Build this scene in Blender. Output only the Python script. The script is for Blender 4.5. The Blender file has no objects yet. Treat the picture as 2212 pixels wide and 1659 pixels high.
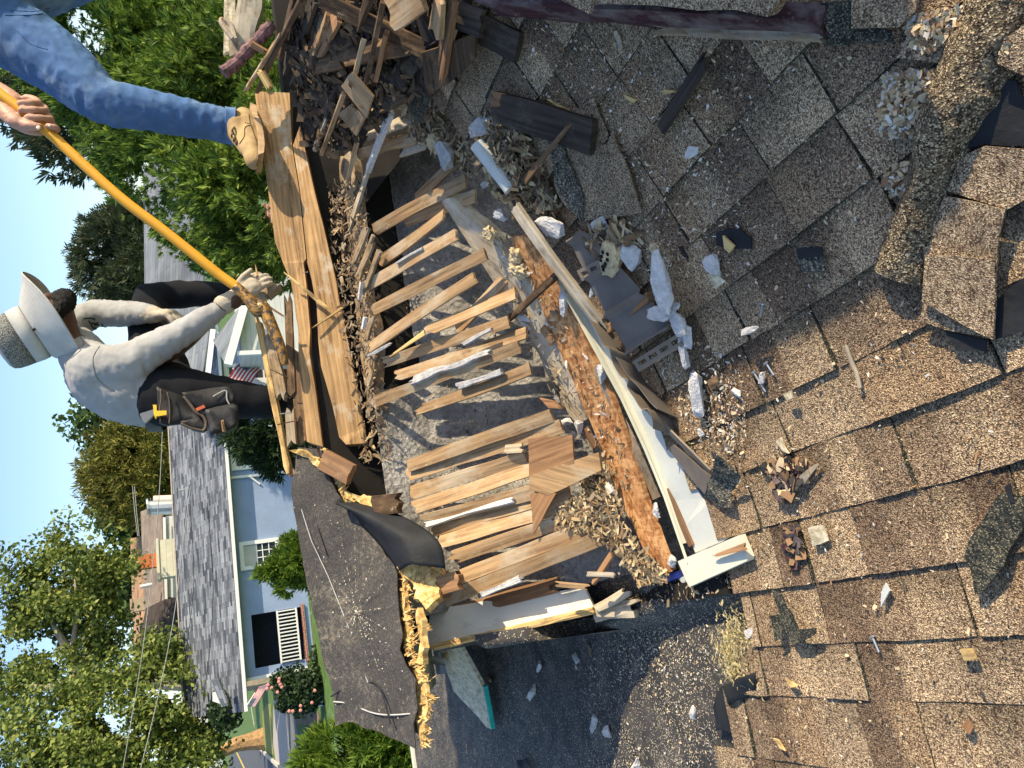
import bpy, bmesh, math, random
import numpy as np
from mathutils import Vector, Matrix, noise
random.seed(7); rng = np.random.default_rng(7)
sc = bpy.context.scene
C = sc.collection

# ------------------------------------------------------------------ camera, sky, sun
# world: X runs along the roof ridge line (house direction), Y away along the shingle courses, Z up; the lens is the origin
FL = 1640.0; PITCH = math.atan(690/FL); ROLL = math.radians(3.7); YAW = math.radians(18)
F0 = np.array([math.sin(YAW), math.cos(YAW), 0]); R0 = np.array([math.cos(YAW), -math.sin(YAW), 0]); ZZ = np.array([0, 0, 1.])
FW = F0*math.cos(PITCH) - ZZ*math.sin(PITCH); UP = F0*math.sin(PITCH) + ZZ*math.cos(PITCH)
ER = np.array([-math.sin(ROLL), -math.cos(ROLL)]); EU = np.array([-math.cos(ROLL), math.sin(ROLL)])
cam = bpy.data.cameras.new('camera'); cam.sensor_width = 36; cam.lens = 36*FL/2212; cam.clip_start = .05; cam.clip_end = 2000
camo = bpy.data.objects.new('camera', cam); C.objects.link(camo)
ix = R0*ER[0] + UP*EU[0]; iy = -(R0*ER[1] + UP*EU[1])
camo.matrix_world = Matrix([[ix[i], iy[i], -FW[i], 0] for i in range(3)] + [[0, 0, 0, 1]])
sc.camera = camo
TOSUN = Vector((.71, -.41, .574)).normalized()
world = bpy.data.worlds.new("World"); sc.world = world; world.use_nodes = True
nt = world.node_tree; bg = nt.nodes['Background']
sky = nt.nodes.new('ShaderNodeTexSky'); sky.sky_type = 'NISHITA'; sky.sun_disc = False
sky.sun_elevation = math.asin(TOSUN.z); sky.sun_rotation = math.atan2(TOSUN.x, TOSUN.y)
sky.air_density = 1.0; sky.dust_density = 1.0; sky.ozone_density = 2.8
nt.links.new(sky.outputs[0], bg.inputs[0]); bg.inputs[1].default_value = .15
sun = bpy.data.lights.new('sun', 'SUN'); sun.energy = 4.1; sun.angle = math.radians(.5); sun.color = (1, .85, .60)
suno = bpy.data.objects.new('sun', sun); C.objects.link(suno); suno.rotation_euler = (-TOSUN).to_track_quat('-Z', 'Y').to_euler()
suno.location = (6, -4, 8)
sc.view_settings.view_transform = 'Standard'; sc.view_settings.look = 'None'; sc.view_settings.gamma = 1; sc.view_settings.exposure = .82

# ------------------------------------------------------------------ survey helpers: a sighting in the photo meets a real surface
ZO = dict(a=(0, 0), b=(0, 1000), c=(0, 1972), d=(800, 0), e=(1000, 800), f=(1000, 1972), g=(1900, 0), h=(1900, 900), i=(1900, 1972), j=(2996, 0), k=(2996, 1000), l=(2996, 1972), hand=(0, 350, .14465), glove=(850, 1000, .14465), boot=(870, 420, .15674), hat=(0, 1100, .24108), belt=(500, 1450, .24108), yard=(850, 2600, .28458))
def Q(s, *xy):
    """sheet letter + x,y pairs -> list of sight points"""
    o = ZO[s]; k = (o[2] if len(o) > 2 else 1100/1659)/1.85172
    return [(o[0]/1.85172 + xy[i]*k, o[1]/1.85172 + xy[i+1]*k) for i in range(0, len(xy), 2)]
def ray(q):
    d = np.array([q[0]-1106, q[1]-829.5]); return (FW*FL + R0*(ER@d) + UP*(EU@d))/FL
def on_z(q, z): v = ray(q); return Vector(v*(z/v[2]))
def on_y(q, y): v = ray(q); return Vector(v*(y/v[1]))
def on_x(q, x): v = ray(q); return Vector(v*(x/v[0]))
def hit(q, fn, h=0, tmax=9):
    v = ray(q); lo = .4; hi = tmax
    for t in np.linspace(.4, tmax, 260):
        P = v*t
        if P[2] < fn(P[0], P[1])+h: hi = t; break
        lo = t
    for _ in range(26):
        m = (lo+hi)/2; P = v*m
        if P[2] < fn(P[0], P[1])+h: hi = m
        else: lo = m
    return Vector(v*hi)
PB = [-9, 0, .28, .55, .8, 1.1, 1.4, 2.0, 3.5]; PZ = [-1.28, -1.28, -1.26, -1.20, -1.12, -.987, -.84, -.52, .28]
def zroof(x, y=0): return float(np.interp(x, PB, PZ))
NEARY, FARY = 2.0, 2.8
def zhole(x, y):
    zn = np.interp(x, [-.2, .26, .65, 1.0, 1.3, 2], [-1.27, -1.25, -1.17, -1.06, -.95, -.75]); zf = np.interp(x, [0, .7, 1.2], [-.74, -.66, -.63])
    t = (y-NEARY)/(FARY-NEARY); return float(zn + (zf-zn)*t)
ZM = -1.34
def zflat(x, y): return ZM
ZG = -3.9
def nrm_of(fn, x, y, e=.02):
    return Vector((-(fn(x+e, y)-fn(x-e, y))/(2*e), -(fn(x, y+e)-fn(x, y-e))/(2*e), 1)).normalized()

# ------------------------------------------------------------------ object helpers
def tag(o, label=None, cat=None, group=None, kind=None):
    if label: o['label'] = label
    if cat: o['category'] = cat
    if group: o['group'] = group
    if kind: o['kind'] = kind
    return o
def empty(name, loc, label=None, cat=None, group=None):
    o = bpy.data.objects.new(name, None); C.objects.link(o); o.location = loc; o.empty_display_size = .1
    return tag(o, label, cat, group)
def link(name, me, mats, parent=None, mw=None, smooth=False):
    o = bpy.data.objects.new(name, me); C.objects.link(o)
    for m in (mats if isinstance(mats, (list, tuple)) else [mats]): me.materials.append(m)
    if smooth: me.polygons.foreach_set('use_smooth', [True]*len(me.polygons))
    mw = mw or Matrix.Identity(4)
    if parent is not None:
        o.parent = parent; o.matrix_basis = wm(parent).inverted() @ mw
    else: o.matrix_basis = mw
    return o
def wm(o):
    m = Matrix.Translation(o.location) if o.type == 'EMPTY' else o.matrix_basis.copy()
    return (wm(o.parent) @ m) if o.parent else m
class MB:
    def __init__(s): s.v = []; s.f = []; s.m = []; s.c = []
    def add(s, vs, fs, mi=0, col=None):
        n = len(s.v); s.v += [tuple(p) for p in vs]; s.f += [tuple(i+n for i in f) for f in fs]; s.m += [mi]*len(fs)
        s.c += (col if isinstance(col, list) else [col or (1, 1, 1)]*len(vs))
    def box(s, c, d, M=None, mi=0, col=None):
        x, y, z = d[0]/2, d[1]/2, d[2]/2
        vs = [Vector((a, b, e)) for e in (-z, z) for b in (-y, y) for a in (-x, x)]
        if M is not None: vs = [M @ p for p in vs]
        c = Vector(c); vs = [p+c for p in vs]
        s.add(vs, [(0, 2, 3, 1), (4, 5, 7, 6), (0, 1, 5, 4), (2, 6, 7, 3), (0, 4, 6, 2), (1, 3, 7, 5)], mi, col)
    def bar(s, p0, p1, w, t, up=(0, 0, 1), mi=0, col=None):
        p0 = Vector(p0); p1 = Vector(p1); X = (p1-p0); L = X.length; X.normalize(); U = Vector(up); Y = U.cross(X)
        if Y.length < 1e-4: Y = Vector((0, 1, 0)).cross(X)
        Y.normalize(); Zv = X.cross(Y)
        s.box((p0+p1)/2, (L, w, t), Matrix((X, Y, Zv)).transposed(), mi, col)
    def tube(s, pts, rad, n=8, mi=0, cap=True, col=None):
        pts = [Vector(p) for p in pts]; k = len(pts)
        rad = rad if isinstance(rad, (list, tuple)) else [rad]*k
        vs = []; ref = None
        for i in range(k):
            T = (pts[min(i+1, k-1)]-pts[max(i-1, 0)]).normalized()
            if ref is None: ref = T.orthogonal().normalized()
            ref = (ref - T*ref.dot(T)).normalized(); B = T.cross(ref)
            for j in range(n):
                a = 2*math.pi*j/n; vs.append(pts[i] + (ref*math.cos(a)+B*math.sin(a))*rad[i])
        fs = [(i*n+j, i*n+(j+1) % n, (i+1)*n+(j+1) % n, (i+1)*n+j) for i in range(k-1) for j in range(n)]
        if cap: fs += [tuple(reversed(range(n))), tuple((k-1)*n+j for j in range(n))]
        s.add(vs, fs, mi, col)
    def grid(s, P, mi=0, col=None, closed=False):
        """P: 2D list of points"""
        r = len(P); c = len(P[0]); vs = [p for row in P for p in row]
        fs = [(i*c+j, i*c+(j+1) % c, (i+1)*c+(j+1) % c, (i+1)*c+j) for i in range(r-1) for j in range(c if closed else c-1)]
        s.add(vs, fs, mi, col)
    def build(s, name, mats, parent=None, smooth=False, mw=None, colors=False):
        me = bpy.data.meshes.new(name); me.from_pydata(s.v, [], s.f)
        me.polygons.foreach_set('material_index', s.m)
        if colors:
            at = me.color_attributes.new('tone', 'FLOAT_COLOR', 'POINT')
            at.data.foreach_set('color', np.array([(c[0], c[1], c[2], 1) for c in s.c], dtype=np.float32).ravel())
        me.update()
        return link(name, me, mats, parent, mw, smooth)
def fix(o):
    bm = bmesh.new(); bm.from_mesh(o.data); bmesh.ops.recalc_face_normals(bm, faces=bm.faces); bm.to_mesh(o.data); bm.free(); return o

# ------------------------------------------------------------------ materials
class NT:
    def __init__(s, name):
        s.m = bpy.data.materials.new(name); s.m.use_nodes = True; s.t = s.m.node_tree; s.b = s.t.nodes['Principled BSDF']
        s.co = s.n('ShaderNodeTexCoord').outputs['Object']
    def n(s, typ, **kw):
        nd = s.t.nodes.new(typ)
        for k, v in kw.items(): setattr(nd, k, v)
        return nd
    def l(s, a, b): s.t.links.new(a, b)
    def mapping(s, sc_, rnd=0):
        mp = s.n('ShaderNodeMapping'); s.l(s.co, mp.inputs[0]); mp.inputs['Scale'].default_value = sc_
        if rnd:
            oi = s.n('ShaderNodeObjectInfo'); mu = s.n('ShaderNodeMath', operation='MULTIPLY'); mu.inputs[1].default_value = rnd
            s.l(oi.outputs['Random'], mu.inputs[0]); cb = s.n('ShaderNodeCombineXYZ')
            for i in range(3): s.l(mu.outputs[0], cb.inputs[i])
            s.l(cb.outputs[0], mp.inputs['Location'])
        return mp.outputs[0]
    def noise(s, scale, vec=None, detail=6, rough=.6, dist=0):
        nd = s.n('ShaderNodeTexNoise'); nd.inputs['Scale'].default_value = scale; nd.inputs['Detail'].default_value = detail
        nd.inputs['Roughness'].default_value = rough; nd.inputs['Distortion'].default_value = dist
        s.l(vec or s.co, nd.inputs['Vector']); return nd.outputs['Fac']
    def vor(s, scale, out='Color', vec=None):
        nd = s.n('ShaderNodeTexVoronoi'); nd.inputs['Scale'].default_value = scale; s.l(vec or s.co, nd.inputs['Vector']); return nd.outputs[out]
    def ramp(s, fac, stops):
        r = s.n('ShaderNodeValToRGB'); e = r.color_ramp.elements
        while len(e) < len(stops): e.new(.5)
        for k, (p, c) in enumerate(stops): e[k].position = p; e[k].color = (*c, 1) if len(c) == 3 else c
        s.l(fac, r.inputs[0]); return r.outputs[0]
    def mix(s, fac, a, b, mode='MIX'):
        m = s.n('ShaderNodeMix', data_type='RGBA', blend_type=mode)
        for sock, v in ((m.inputs[0], fac), (m.inputs[6], a), (m.inputs[7], b)):
            if isinstance(v, (int, float)): sock.default_value = v
            elif isinstance(v, tuple): sock.default_value = (*v, 1)
            else: s.l(v, sock)
        return m.outputs[2]
    def math(s, op, a, b=0.):
        m = s.n('ShaderNodeMath', operation=op)
        for k, v in enumerate((a, b)):
            if isinstance(v, (int, float)): m.inputs[k].default_value = v
            else: s.l(v, m.inputs[k])
        return m.outputs[0]
    def bump(s, h, st, dist=.01):
        b = s.n('ShaderNodeBump'); b.inputs['Strength'].default_value = st; b.inputs['Distance'].default_value = dist; s.l(h, b.inputs['Height']); s.l(b.outputs[0], s.b.inputs['Normal'])
    def fin(s, col, rough=.8, spec=.3, metal=0):
        if isinstance(col, tuple): s.b.inputs['Base Color'].default_value = (*col, 1)
        else: s.l(col, s.b.inputs['Base Color'])
        s.b.inputs['Roughness'].default_value = rough; s.b.inputs['Specular IOR Level'].default_value = spec; s.b.inputs['Metallic'].default_value = metal
        return s.m
def m_plain(name, col, rough=.7, var=.25, scale=12, bump=.2, bscale=60, spec=.3, metal=0, bdist=.004, rnd=0.):
    t = NT(name); n = t.noise(scale); c = t.ramp(n, [(.3, tuple(v*(1-var) for v in col)), (.7, tuple(min(1, v*(1+var)) for v in col))])
    if rnd:
        oi = t.n('ShaderNodeObjectInfo'); k = t.math('MULTIPLY_ADD', oi.outputs['Random'], rnd)
        k.node.inputs[2].default_value = 1-rnd/2; cb = t.n('ShaderNodeCombineXYZ')
        for i in range(3): t.l(k, cb.inputs[i])
        c = t.mix(1., c, cb.outputs[0], 'MULTIPLY')
    if bump: t.bump(t.noise(bscale), bump, bdist)
    return t.fin(c, rough, spec, metal)
def m_wood(name, dark, light, gx=3, gy=70, weather=None, wamt=.5, rough=.8, wav=.06, dust=0., rnd=.5):
    """grain along local X"""
    t = NT(name); v = t.mapping((gx, gy, gy), 37)
    g = t.noise(1., v, 8, .65, .6); v2 = t.mapping((gx*.4, gy*.16, gy*.16), 17); g2 = t.noise(1.3, v2, 3, .5, 1.5)
    w = t.n('ShaderNodeTexWave', wave_type='BANDS', bands_direction='Y'); t.l(t.mapping((.35, 8, 8), 11), w.inputs[0]); w.inputs['Scale'].default_value = 2.2
    w.inputs['Distortion'].default_value = 9; w.inputs['Detail'].default_value = 3; w.inputs['Detail Scale'].default_value = .8
    f = t.math('ADD', t.math('MULTIPLY', g, .62), t.math('MULTIPLY', g2, .4)); f = t.math('ADD', f, t.math('MULTIPLY', w.outputs['Fac'], wav))
    mid = tuple((a+b)/2 for a, b in zip(dark, light))
    c = t.ramp(f, [(.38, dark), (.50, mid), (.65, light)])
    if weather:
        wn = t.noise(5.5, t.mapping((1, 1.6, 1.6), 23), 6, .7); wf = t.ramp(wn, [(.62-.35*wamt, (0, 0, 0)), (.72-.25*wamt, (1, 1, 1))]); c = t.mix(wf, c, weather)
    if rnd:
        oi = t.n('ShaderNodeObjectInfo'); k = t.math('MULTIPLY_ADD', oi.outputs['Random'], rnd); k.node.inputs[2].default_value = 1-rnd/2
        cb = t.n('ShaderNodeCombineXYZ')
        for i in range(3): t.l(k, cb.inputs[i])
        c = t.mix(1., c, cb.outputs[0], 'MULTIPLY')
    if dust:
        dn = t.math('MULTIPLY', t.noise(170, None, 5, .8), t.ramp(t.noise(14, None, 4, .7), [(.35, (.55, .55, .55)), (.7, (1.2, 1.2, 1.2))])); c = t.mix(t.ramp(dn, [(.60-dust*.08, (0, 0, 0)), (.70-dust*.08, (.8, .8, .8))]), c, (.46, .36, .23))
    t.bump(f, .55, .004); return t.fin(c, rough, .2)
def m_gran(name, dark, mid, light, scale=330, tone=True, rough=.95, dust=0.):
    t = NT(name); sp = t.n('ShaderNodeSeparateColor'); t.l(t.vor(scale), sp.inputs[0]); c = t.ramp(sp.outputs[0], [(.0, dark), (.34, dark), (.5, mid), (.74, mid), (.9, light)])
    sp2 = t.n('ShaderNodeSeparateColor'); t.l(t.vor(scale*.38), sp2.inputs[0]); c = t.mix(.17, c, t.ramp(sp2.outputs[1], [(.2, dark), (.5, mid), (.9, light)]))
    big = t.noise(6, None, 5, .65); c = t.mix(1., c, t.ramp(big, [(.3, (.72, .72, .74)), (.7, (1.15, 1.13, 1.1))]), 'MULTIPLY')
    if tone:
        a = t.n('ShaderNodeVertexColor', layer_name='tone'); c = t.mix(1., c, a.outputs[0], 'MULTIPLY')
    if dust:
        d = t.math('MULTIPLY', t.noise(3.2, None, 5, .7), t.noise(60, None, 3, .8)); c = t.mix(t.ramp(d, [(.27, (0, 0, 0)), (.36, (dust, dust, dust))]), c, (.55, .46, .32))
    t.bump(t.vor(scale, 'Distance'), .8, .004); return t.fin(c, rough, .25)
def m_leaf(name, cols, rough=.6, trans=.25):
    t = NT(name); g = t.n('ShaderNodeNewGeometry'); c = t.ramp(g.outputs['Random Per Island'], [(k/(len(cols)-1), x) for k, x in enumerate(cols)])
    big = t.noise(1.2, None, 3); c = t.mix(1., c, t.ramp(big, [(.3, (.75, .8, .75)), (.7, (1.2, 1.15, 1.05))]), 'MULTIPLY')
    t.fin(c, rough, .25); tr = t.n('ShaderNodeBsdfTranslucent'); t.l(c, tr.inputs[0]); mx = t.n('ShaderNodeMixShader'); mx.inputs[0].default_value = trans
    t.l(t.b.outputs[0], mx.inputs[1]); t.l(tr.outputs[0], mx.inputs[2]); t.l(mx.outputs[0], t.t.nodes['Material Output'].inputs[0]); return t.m

W_LATH = m_wood('lath wood', (.19, .115, .06), (.49, .31, .155), 4, 85, (.45, .35, .23), .40, dust=.5, rnd=.6)
W_BEAM = m_wood('old beam wood', (.085, .042, .02), (.46, .285, .13), 2.6, 65, (.44, .36, .26), .22, dust=.25, rnd=.15)
W_GREY = m_wood('grey weathered wood', (.17, .125, .08), (.48, .39, .27), 3, 70, (.52, .45, .34), .5, dust=.2, rnd=.3)
W_DARK = m_wood('smoke dark wood', (.025, .016, .010), (.14, .085, .046), 3, 60, (.24, .15, .08), .3, dust=.15, rnd=.7)
W_CHAR = m_wood('blackened wood', (.012, .010, .009), (.07, .052, .038), 3, 60, (.10, .08, .06), .2, rnd=.5)
W_RED = m_wood('red brown wood', (.14, .065, .032), (.37, .205, .10), 3, 75, (.20, .12, .07), .3, dust=.2, rnd=.4)
W_YEL = m_wood('fresh split wood', (.28, .16, .06), (.66, .46, .19), 4, 90, (.20, .13, .06), .3, rnd=.3)
W_ROT = m_wood('rotten wood', (.06, .04, .025), (.40, .28, .16), 14, 60, (.35, .3, .24), .4, dust=.8, rnd=.4)
def m_osb(name, base, dark, light):
    t = NT(name); vs = []
    for k, (r, s1) in enumerate(((.4, (22, 90, 40)), (1.5, (26, 110, 40)), (2.6, (20, 85, 40)))):
        m0 = t.n('ShaderNodeMapping'); t.l(t.co, m0.inputs[0]); m0.inputs['Rotation'].default_value = (.2, .3, r)
        mp = t.n('ShaderNodeMapping'); t.l(m0.outputs[0], mp.inputs[0]); mp.inputs['Scale'].default_value = s1
        vs.append(t.vor(1., 'Color', mp.outputs[0]))
    sp = t.n('ShaderNodeSeparateColor'); t.l(vs[0], sp.inputs[0]); s2 = t.n('ShaderNodeSeparateColor'); t.l(vs[1], s2.inputs[0]); s3 = t.n('ShaderNodeSeparateColor'); t.l(vs[2], s3.inputs[0])
    f = t.math('ADD', t.math('MULTIPLY', sp.outputs[0], .36), t.math('ADD', t.math('MULTIPLY', s2.outputs[0], .34), t.math('MULTIPLY', s3.outputs[1], .3)))
    f = t.math('ADD', f, t.math('MULTIPLY', t.math('SUBTRACT', t.noise(40, None, 5), .5), .3))
    c = t.ramp(f, [(.22, dark), (.5, base), (.8, light)]); t.bump(f, .5, .004); return t.fin(c, .75, .25)
OSB = m_osb('orange strand board', (.50, .24, .095), (.27, .11, .04), (.66, .38, .17))
OSB_Y = m_osb('yellow torn strand board', (.62, .41, .15), (.33, .19, .06), (.80, .60, .27))
OSB_L = m_osb('pale strand board', (.62, .53, .36), (.4, .33, .2), (.75, .66, .48))
PLAS = m_plain('plaster crumb', (.60, .575, .545), .95, .22, 60, 1., 160, bdist=.006)
PLAS2 = m_plain('grey plaster', (.40, .39, .38), .95, .35, 30, .9, 90, bdist=.006)
FOAMY = m_plain('yellow nest foam', (.52, .41, .24), .95, .35, 40, .9, 60, bdist=.008)
WHITE = m_plain('cream painted trim', (.68, .66, .52), .45, .06, 9, .1, 30, spec=.4)
PALE = m_plain('pale painted board', (.50, .52, .49), .5, .08, 9, .15, 40, spec=.4)
WPAINT = m_wood('worn white paint on wood', (.22, .19, .15), (.62, .58, .47), 4, 60, (.66, .63, .52), .9, rnd=.1)
VINYL = m_plain('brown grey vinyl', (.135, .115, .098), .55, .2, 10, .1, 50, spec=.4)
VINYL_B = m_plain('vinyl back', (.20, .16, .12), .6, .2, 10, .1, 50)
BLACKV = m_plain('void shade and print black', (.012, .010, .008), .95, .4, 8, .3)  # near black colour stands for shade in voids, holes, slots; also lettering
SHG = m_gran('brown blend shingle granules', (.085, .055, .036), (.40, .285, .18), (.76, .60, .395), 450)
SHG1 = m_gran('brown shingle granules loose', (.08, .052, .034), (.36, .255, .16), (.72, .57, .375), 450, tone=False)
SHG2 = m_gran('dark brown shingle granules', (.03, .02, .014), (.17, .125, .075), (.62, .50, .31), 380, tone=False)
SHGD = m_gran('dark shingle granules', (.025, .025, .024), (.11, .105, .085), (.42, .37, .26), 300, tone=False)
SHB = m_gran('shingle back felt', (.018, .021, .019), (.045, .05, .042), (.3, .26, .17), 420, tone=False)
ROLL_ = m_gran('grey roll roofing', (.055, .052, .053), (.085, .081, .08), (.17, .15, .125), 480, tone=False, dust=.25)
FELT = m_plain('black felt', (.016, .017, .019), .7, .4, 14, .4, 70)
SLATE = m_gran('slate shingle', (.05, .055, .065), (.10, .11, .125), (.2, .21, .22), 200, tone=True)
MAROON = m_wood('flaking maroon paint on wood', (.022, .010, .012), (.075, .028, .034), 4, 30, (.16, .13, .125), .45, dust=.3, rnd=0)
METAL = m_plain('galvanised steel', (.55, .55, .55), .35, .1, 9, .05, 40, metal=.9)
def m_stucco():
    t = NT('grey rough stucco'); n = t.noise(70, None, 8, .7); n2 = t.noise(6, None, 4, .6)
    c = t.mix(t.ramp(n2, [(.35, (0, 0, 0)), (.65, (1, 1, 1))]), (.24, .225, .20), (.50, .47, .43)); c = t.mix(1., c, t.ramp(n, [(.3, (.6, .6, .6)), (.6, (1.1, 1.1, 1.1))]), 'MULTIPLY')
    t.bump(t.math('ADD', n, t.math('MULTIPLY', t.vor(55, 'Distance'), .6)), 1., .02); return t.fin(c, .95, .1)
STUC = m_stucco()
def m_membrane():
    t = NT('black rubber membrane'); n = t.noise(3.5, None, 5, .65)
    sp = t.n('ShaderNodeSeparateColor'); t.l(t.vor(120), sp.inputs[0]); d = t.vor(120, 'Distance')
    f = t.math('MULTIPLY', t.math('GREATER_THAN', sp.outputs[0], .80), t.math('LESS_THAN', d, .0042)); 
    base = t.ramp(n, [(.35, (.026, .026, .027)), (.7, (.065, .059, .052))]); c = t.mix(t.ramp(t.noise(11, None, 6, .75), [(.46, (0, 0, 0)), (.72, (.5, .5, .5))]), base, (.20, .17, .135))
    sm = t.ramp(t.math('MULTIPLY', t.noise(2.6, None, 6, .75), t.noise(17, None, 4, .7)), [(.20, (0, 0, 0)), (.38, (1, 1, 1))])
    s2 = t.n('ShaderNodeSeparateColor'); v2 = t.vor(230); t.l(v2, s2.inputs[0]); sp = t.math('MULTIPLY', t.math('GREATER_THAN', t.math('ADD', s2.outputs[0], t.math('MULTIPLY', sm, .34)), .94), t.math('LESS_THAN', t.vor(230, 'Distance'), .45)); c = t.mix(sp, c, (.52, .44, .31))
    t.bump(t.noise(25), .15, .01); return t.fin(c, .7, .3)
MEMB = m_membrane()
# ------------------------------------------------------------------ builders for boards, sheets, lumps and shreds
def plank(name, P0, P1, w, t, mat, up=(0, 0, 1), jag=(0, 0), label=None, cat=None, group=None, parent=None, wob=.03, n=12, m=5, taper=(1, 1), sag=0, twist=0, seed=None):
    """board from P0 to P1 (centre of its top face), grain along local X, ends torn by jag metres"""
    rr = random.Random(seed if seed is not None else hash((round(P0[0], 3), round(P1[1], 3), round(P0[2], 3))))
    P0 = Vector(P0); P1 = Vector(P1); X = P1-P0; L = X.length; X.normalize(); U = Vector(up); Y = U.cross(X).normalized(); Zv = X.cross(Y)
    mw = Matrix((X, Y, Zv)).transposed().to_4x4(); mw.translation = P0
    ph = rr.uniform(0, 99); je = [[rr.random()**1.6*jag[e] for _ in range(m)] for e in (0, 1)]
    b = MB(); top = []; bot = []
    for i in range(n+1):
        s = i/n; ww = w*(taper[0]+(taper[1]-taper[0])*s)/2; rt = []; rb = []
        for j in range(m):
            c = j/(m-1)*2-1; x = L*s
            if jag[0]: x += je[0][j]*max(0, 1-s*n/2.)
            if jag[1]: x -= je[1][j]*max(0, 1-(1-s)*n/2.)
            e = noise.noise((x*6, ph, c*3))*w*wob*(1.6 if abs(c) == 1 else .6)
            zz = noise.noise((x*9, ph+7, c*2))*t*.12 + sag*4*s*(1-s) + twist*c*w*(s-.5)
            edge = -t*.07 if abs(c) == 1 else 0
            rt.append((x, c*ww+e, zz+edge)); rb.append((x, c*ww+e*1.05, zz-t-edge))
        top.append(rt); bot.append(rb)
    N = (n+1)*m; vs = [p for r in top for p in r]+[p for r in bot for p in r]; fs = []
    for i in range(n):
        for j in range(m-1):
            a = i*m+j; fs.append((a, a+m, a+m+1, a+1)); fs.append((a+N, a+1+N, a+m+1+N, a+m+N))
        a = i*m; fs.append((a, a+N, a+m+N, a+m)); a = i*m+m-1; fs.append((a, a+m, a+m+N, a+N))
    for j in range(m-1):
        fs.append((j, j+1, j+1+N, j+N)); a = n*m+j; fs.append((a, a+N, a+1+N, a+1))
    b.add(vs, fs); o = fix(b.build(name, mat, parent, mw=mw)); return tag(o, label, cat, group)
def board(name, s, c, fn, w, t, mat, h=(0, 0), **kw):
    """two sights on a surface -> plank lying there"""
    q = Q(s, *c) if s else [(c[0], c[1]), (c[2], c[3])]
    if callable(fn): P = [hit(q[k], fn, h[k]) for k in (0, 1)]
    else: P = [on_y(q[k], fn[k]) for k in (0, 1)]
    return plank(name, P[0], P[1], w, t, mat, **kw)
def sheet(name, pts, t, mats, label=None, cat=None, group=None, parent=None, torn=.006, step=.03, smooth=False, bumpy=.003, mi_edge=0, hgt=None):
    """sheet with outline pts (3D, roughly flat), torn edge, thickness t, optional hgt(u,v in 0..1)->lift"""
    pts = [Vector(p) for p in pts]; c = sum(pts, Vector())/len(pts); n = Vector()
    for i in range(len(pts)): n += (pts[i]-c).cross(pts[(i+1) % len(pts)]-c)
    n.normalize()
    if n.z < 0: n = -n; pts.reverse()
    X = (pts[1]-pts[0]); X = (X-n*X.dot(n)).normalized(); Y = n.cross(X)
    out = []
    for i in range(len(pts)):
        a = pts[i]; b2 = pts[(i+1) % len(pts)]; k = max(1, int((b2-a).length/step))
        for j in range(k):
            p = a.lerp(b2, j/k); d = p-c; q = [d.dot(X), d.dot(Y), d.dot(n)]
            e = torn*(random.random()-.5)*2*(1 if j else .3); r = math.hypot(q[0], q[1]) or 1
            q[0] += q[0]/r*e; q[1] += q[1]/r*e; out.append(Vector(q))
    bm = bmesh.new(); vs = [bm.verts.new(p) for p in out]; f = bm.faces.new(vs)
    if step < .2:
        bmesh.ops.triangulate(bm, faces=[f])
        L = max((a-b_).length for a in out for b_ in out[::3]); cuts = 2 if L > .2 else 1
        bmesh.ops.subdivide_edges(bm, edges=bm.edges[:], cuts=cuts, use_grid_fill=True)
    ph = random.uniform(0, 50)
    for v in bm.verts:
        v.co.z += noise.noise((v.co.x*14+ph, v.co.y*14, ph))*bumpy
        if hgt: v.co.z += hgt(v.co.x, v.co.y)
    top = bm.faces[:]; r = bmesh.ops.extrude_face_region(bm, geom=top); ev = [g for g in r['geom'] if isinstance(g, bmesh.types.BMVert)]
    for v in ev: v.co.z -= t
    bmesh.ops.recalc_face_normals(bm, faces=bm.faces)
    for f in bm.faces: f.material_index = mi_edge if abs(f.normal.z) < .5 else 0
    me = bpy.data.meshes.new(name); bm.to_mesh(me); bm.free()
    mw = Matrix((X, Y, n)).transposed().to_4x4(); mw.translation = c
    return tag(link(name, me, mats, parent, mw, smooth), label, cat, group)
def sheet_q(name, s, c, fn, t, mats, h=.006, **kw):
    q = Q(s, *c) if s else [(c[i], c[i+1]) for i in range(0, len(c), 2)]
    h = h if isinstance(h, (list, tuple)) else [h]*len(q)
    return sheet(name, [hit(p, fn, h[k]) for k, p in enumerate(q)], t, mats, **kw)
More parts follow.
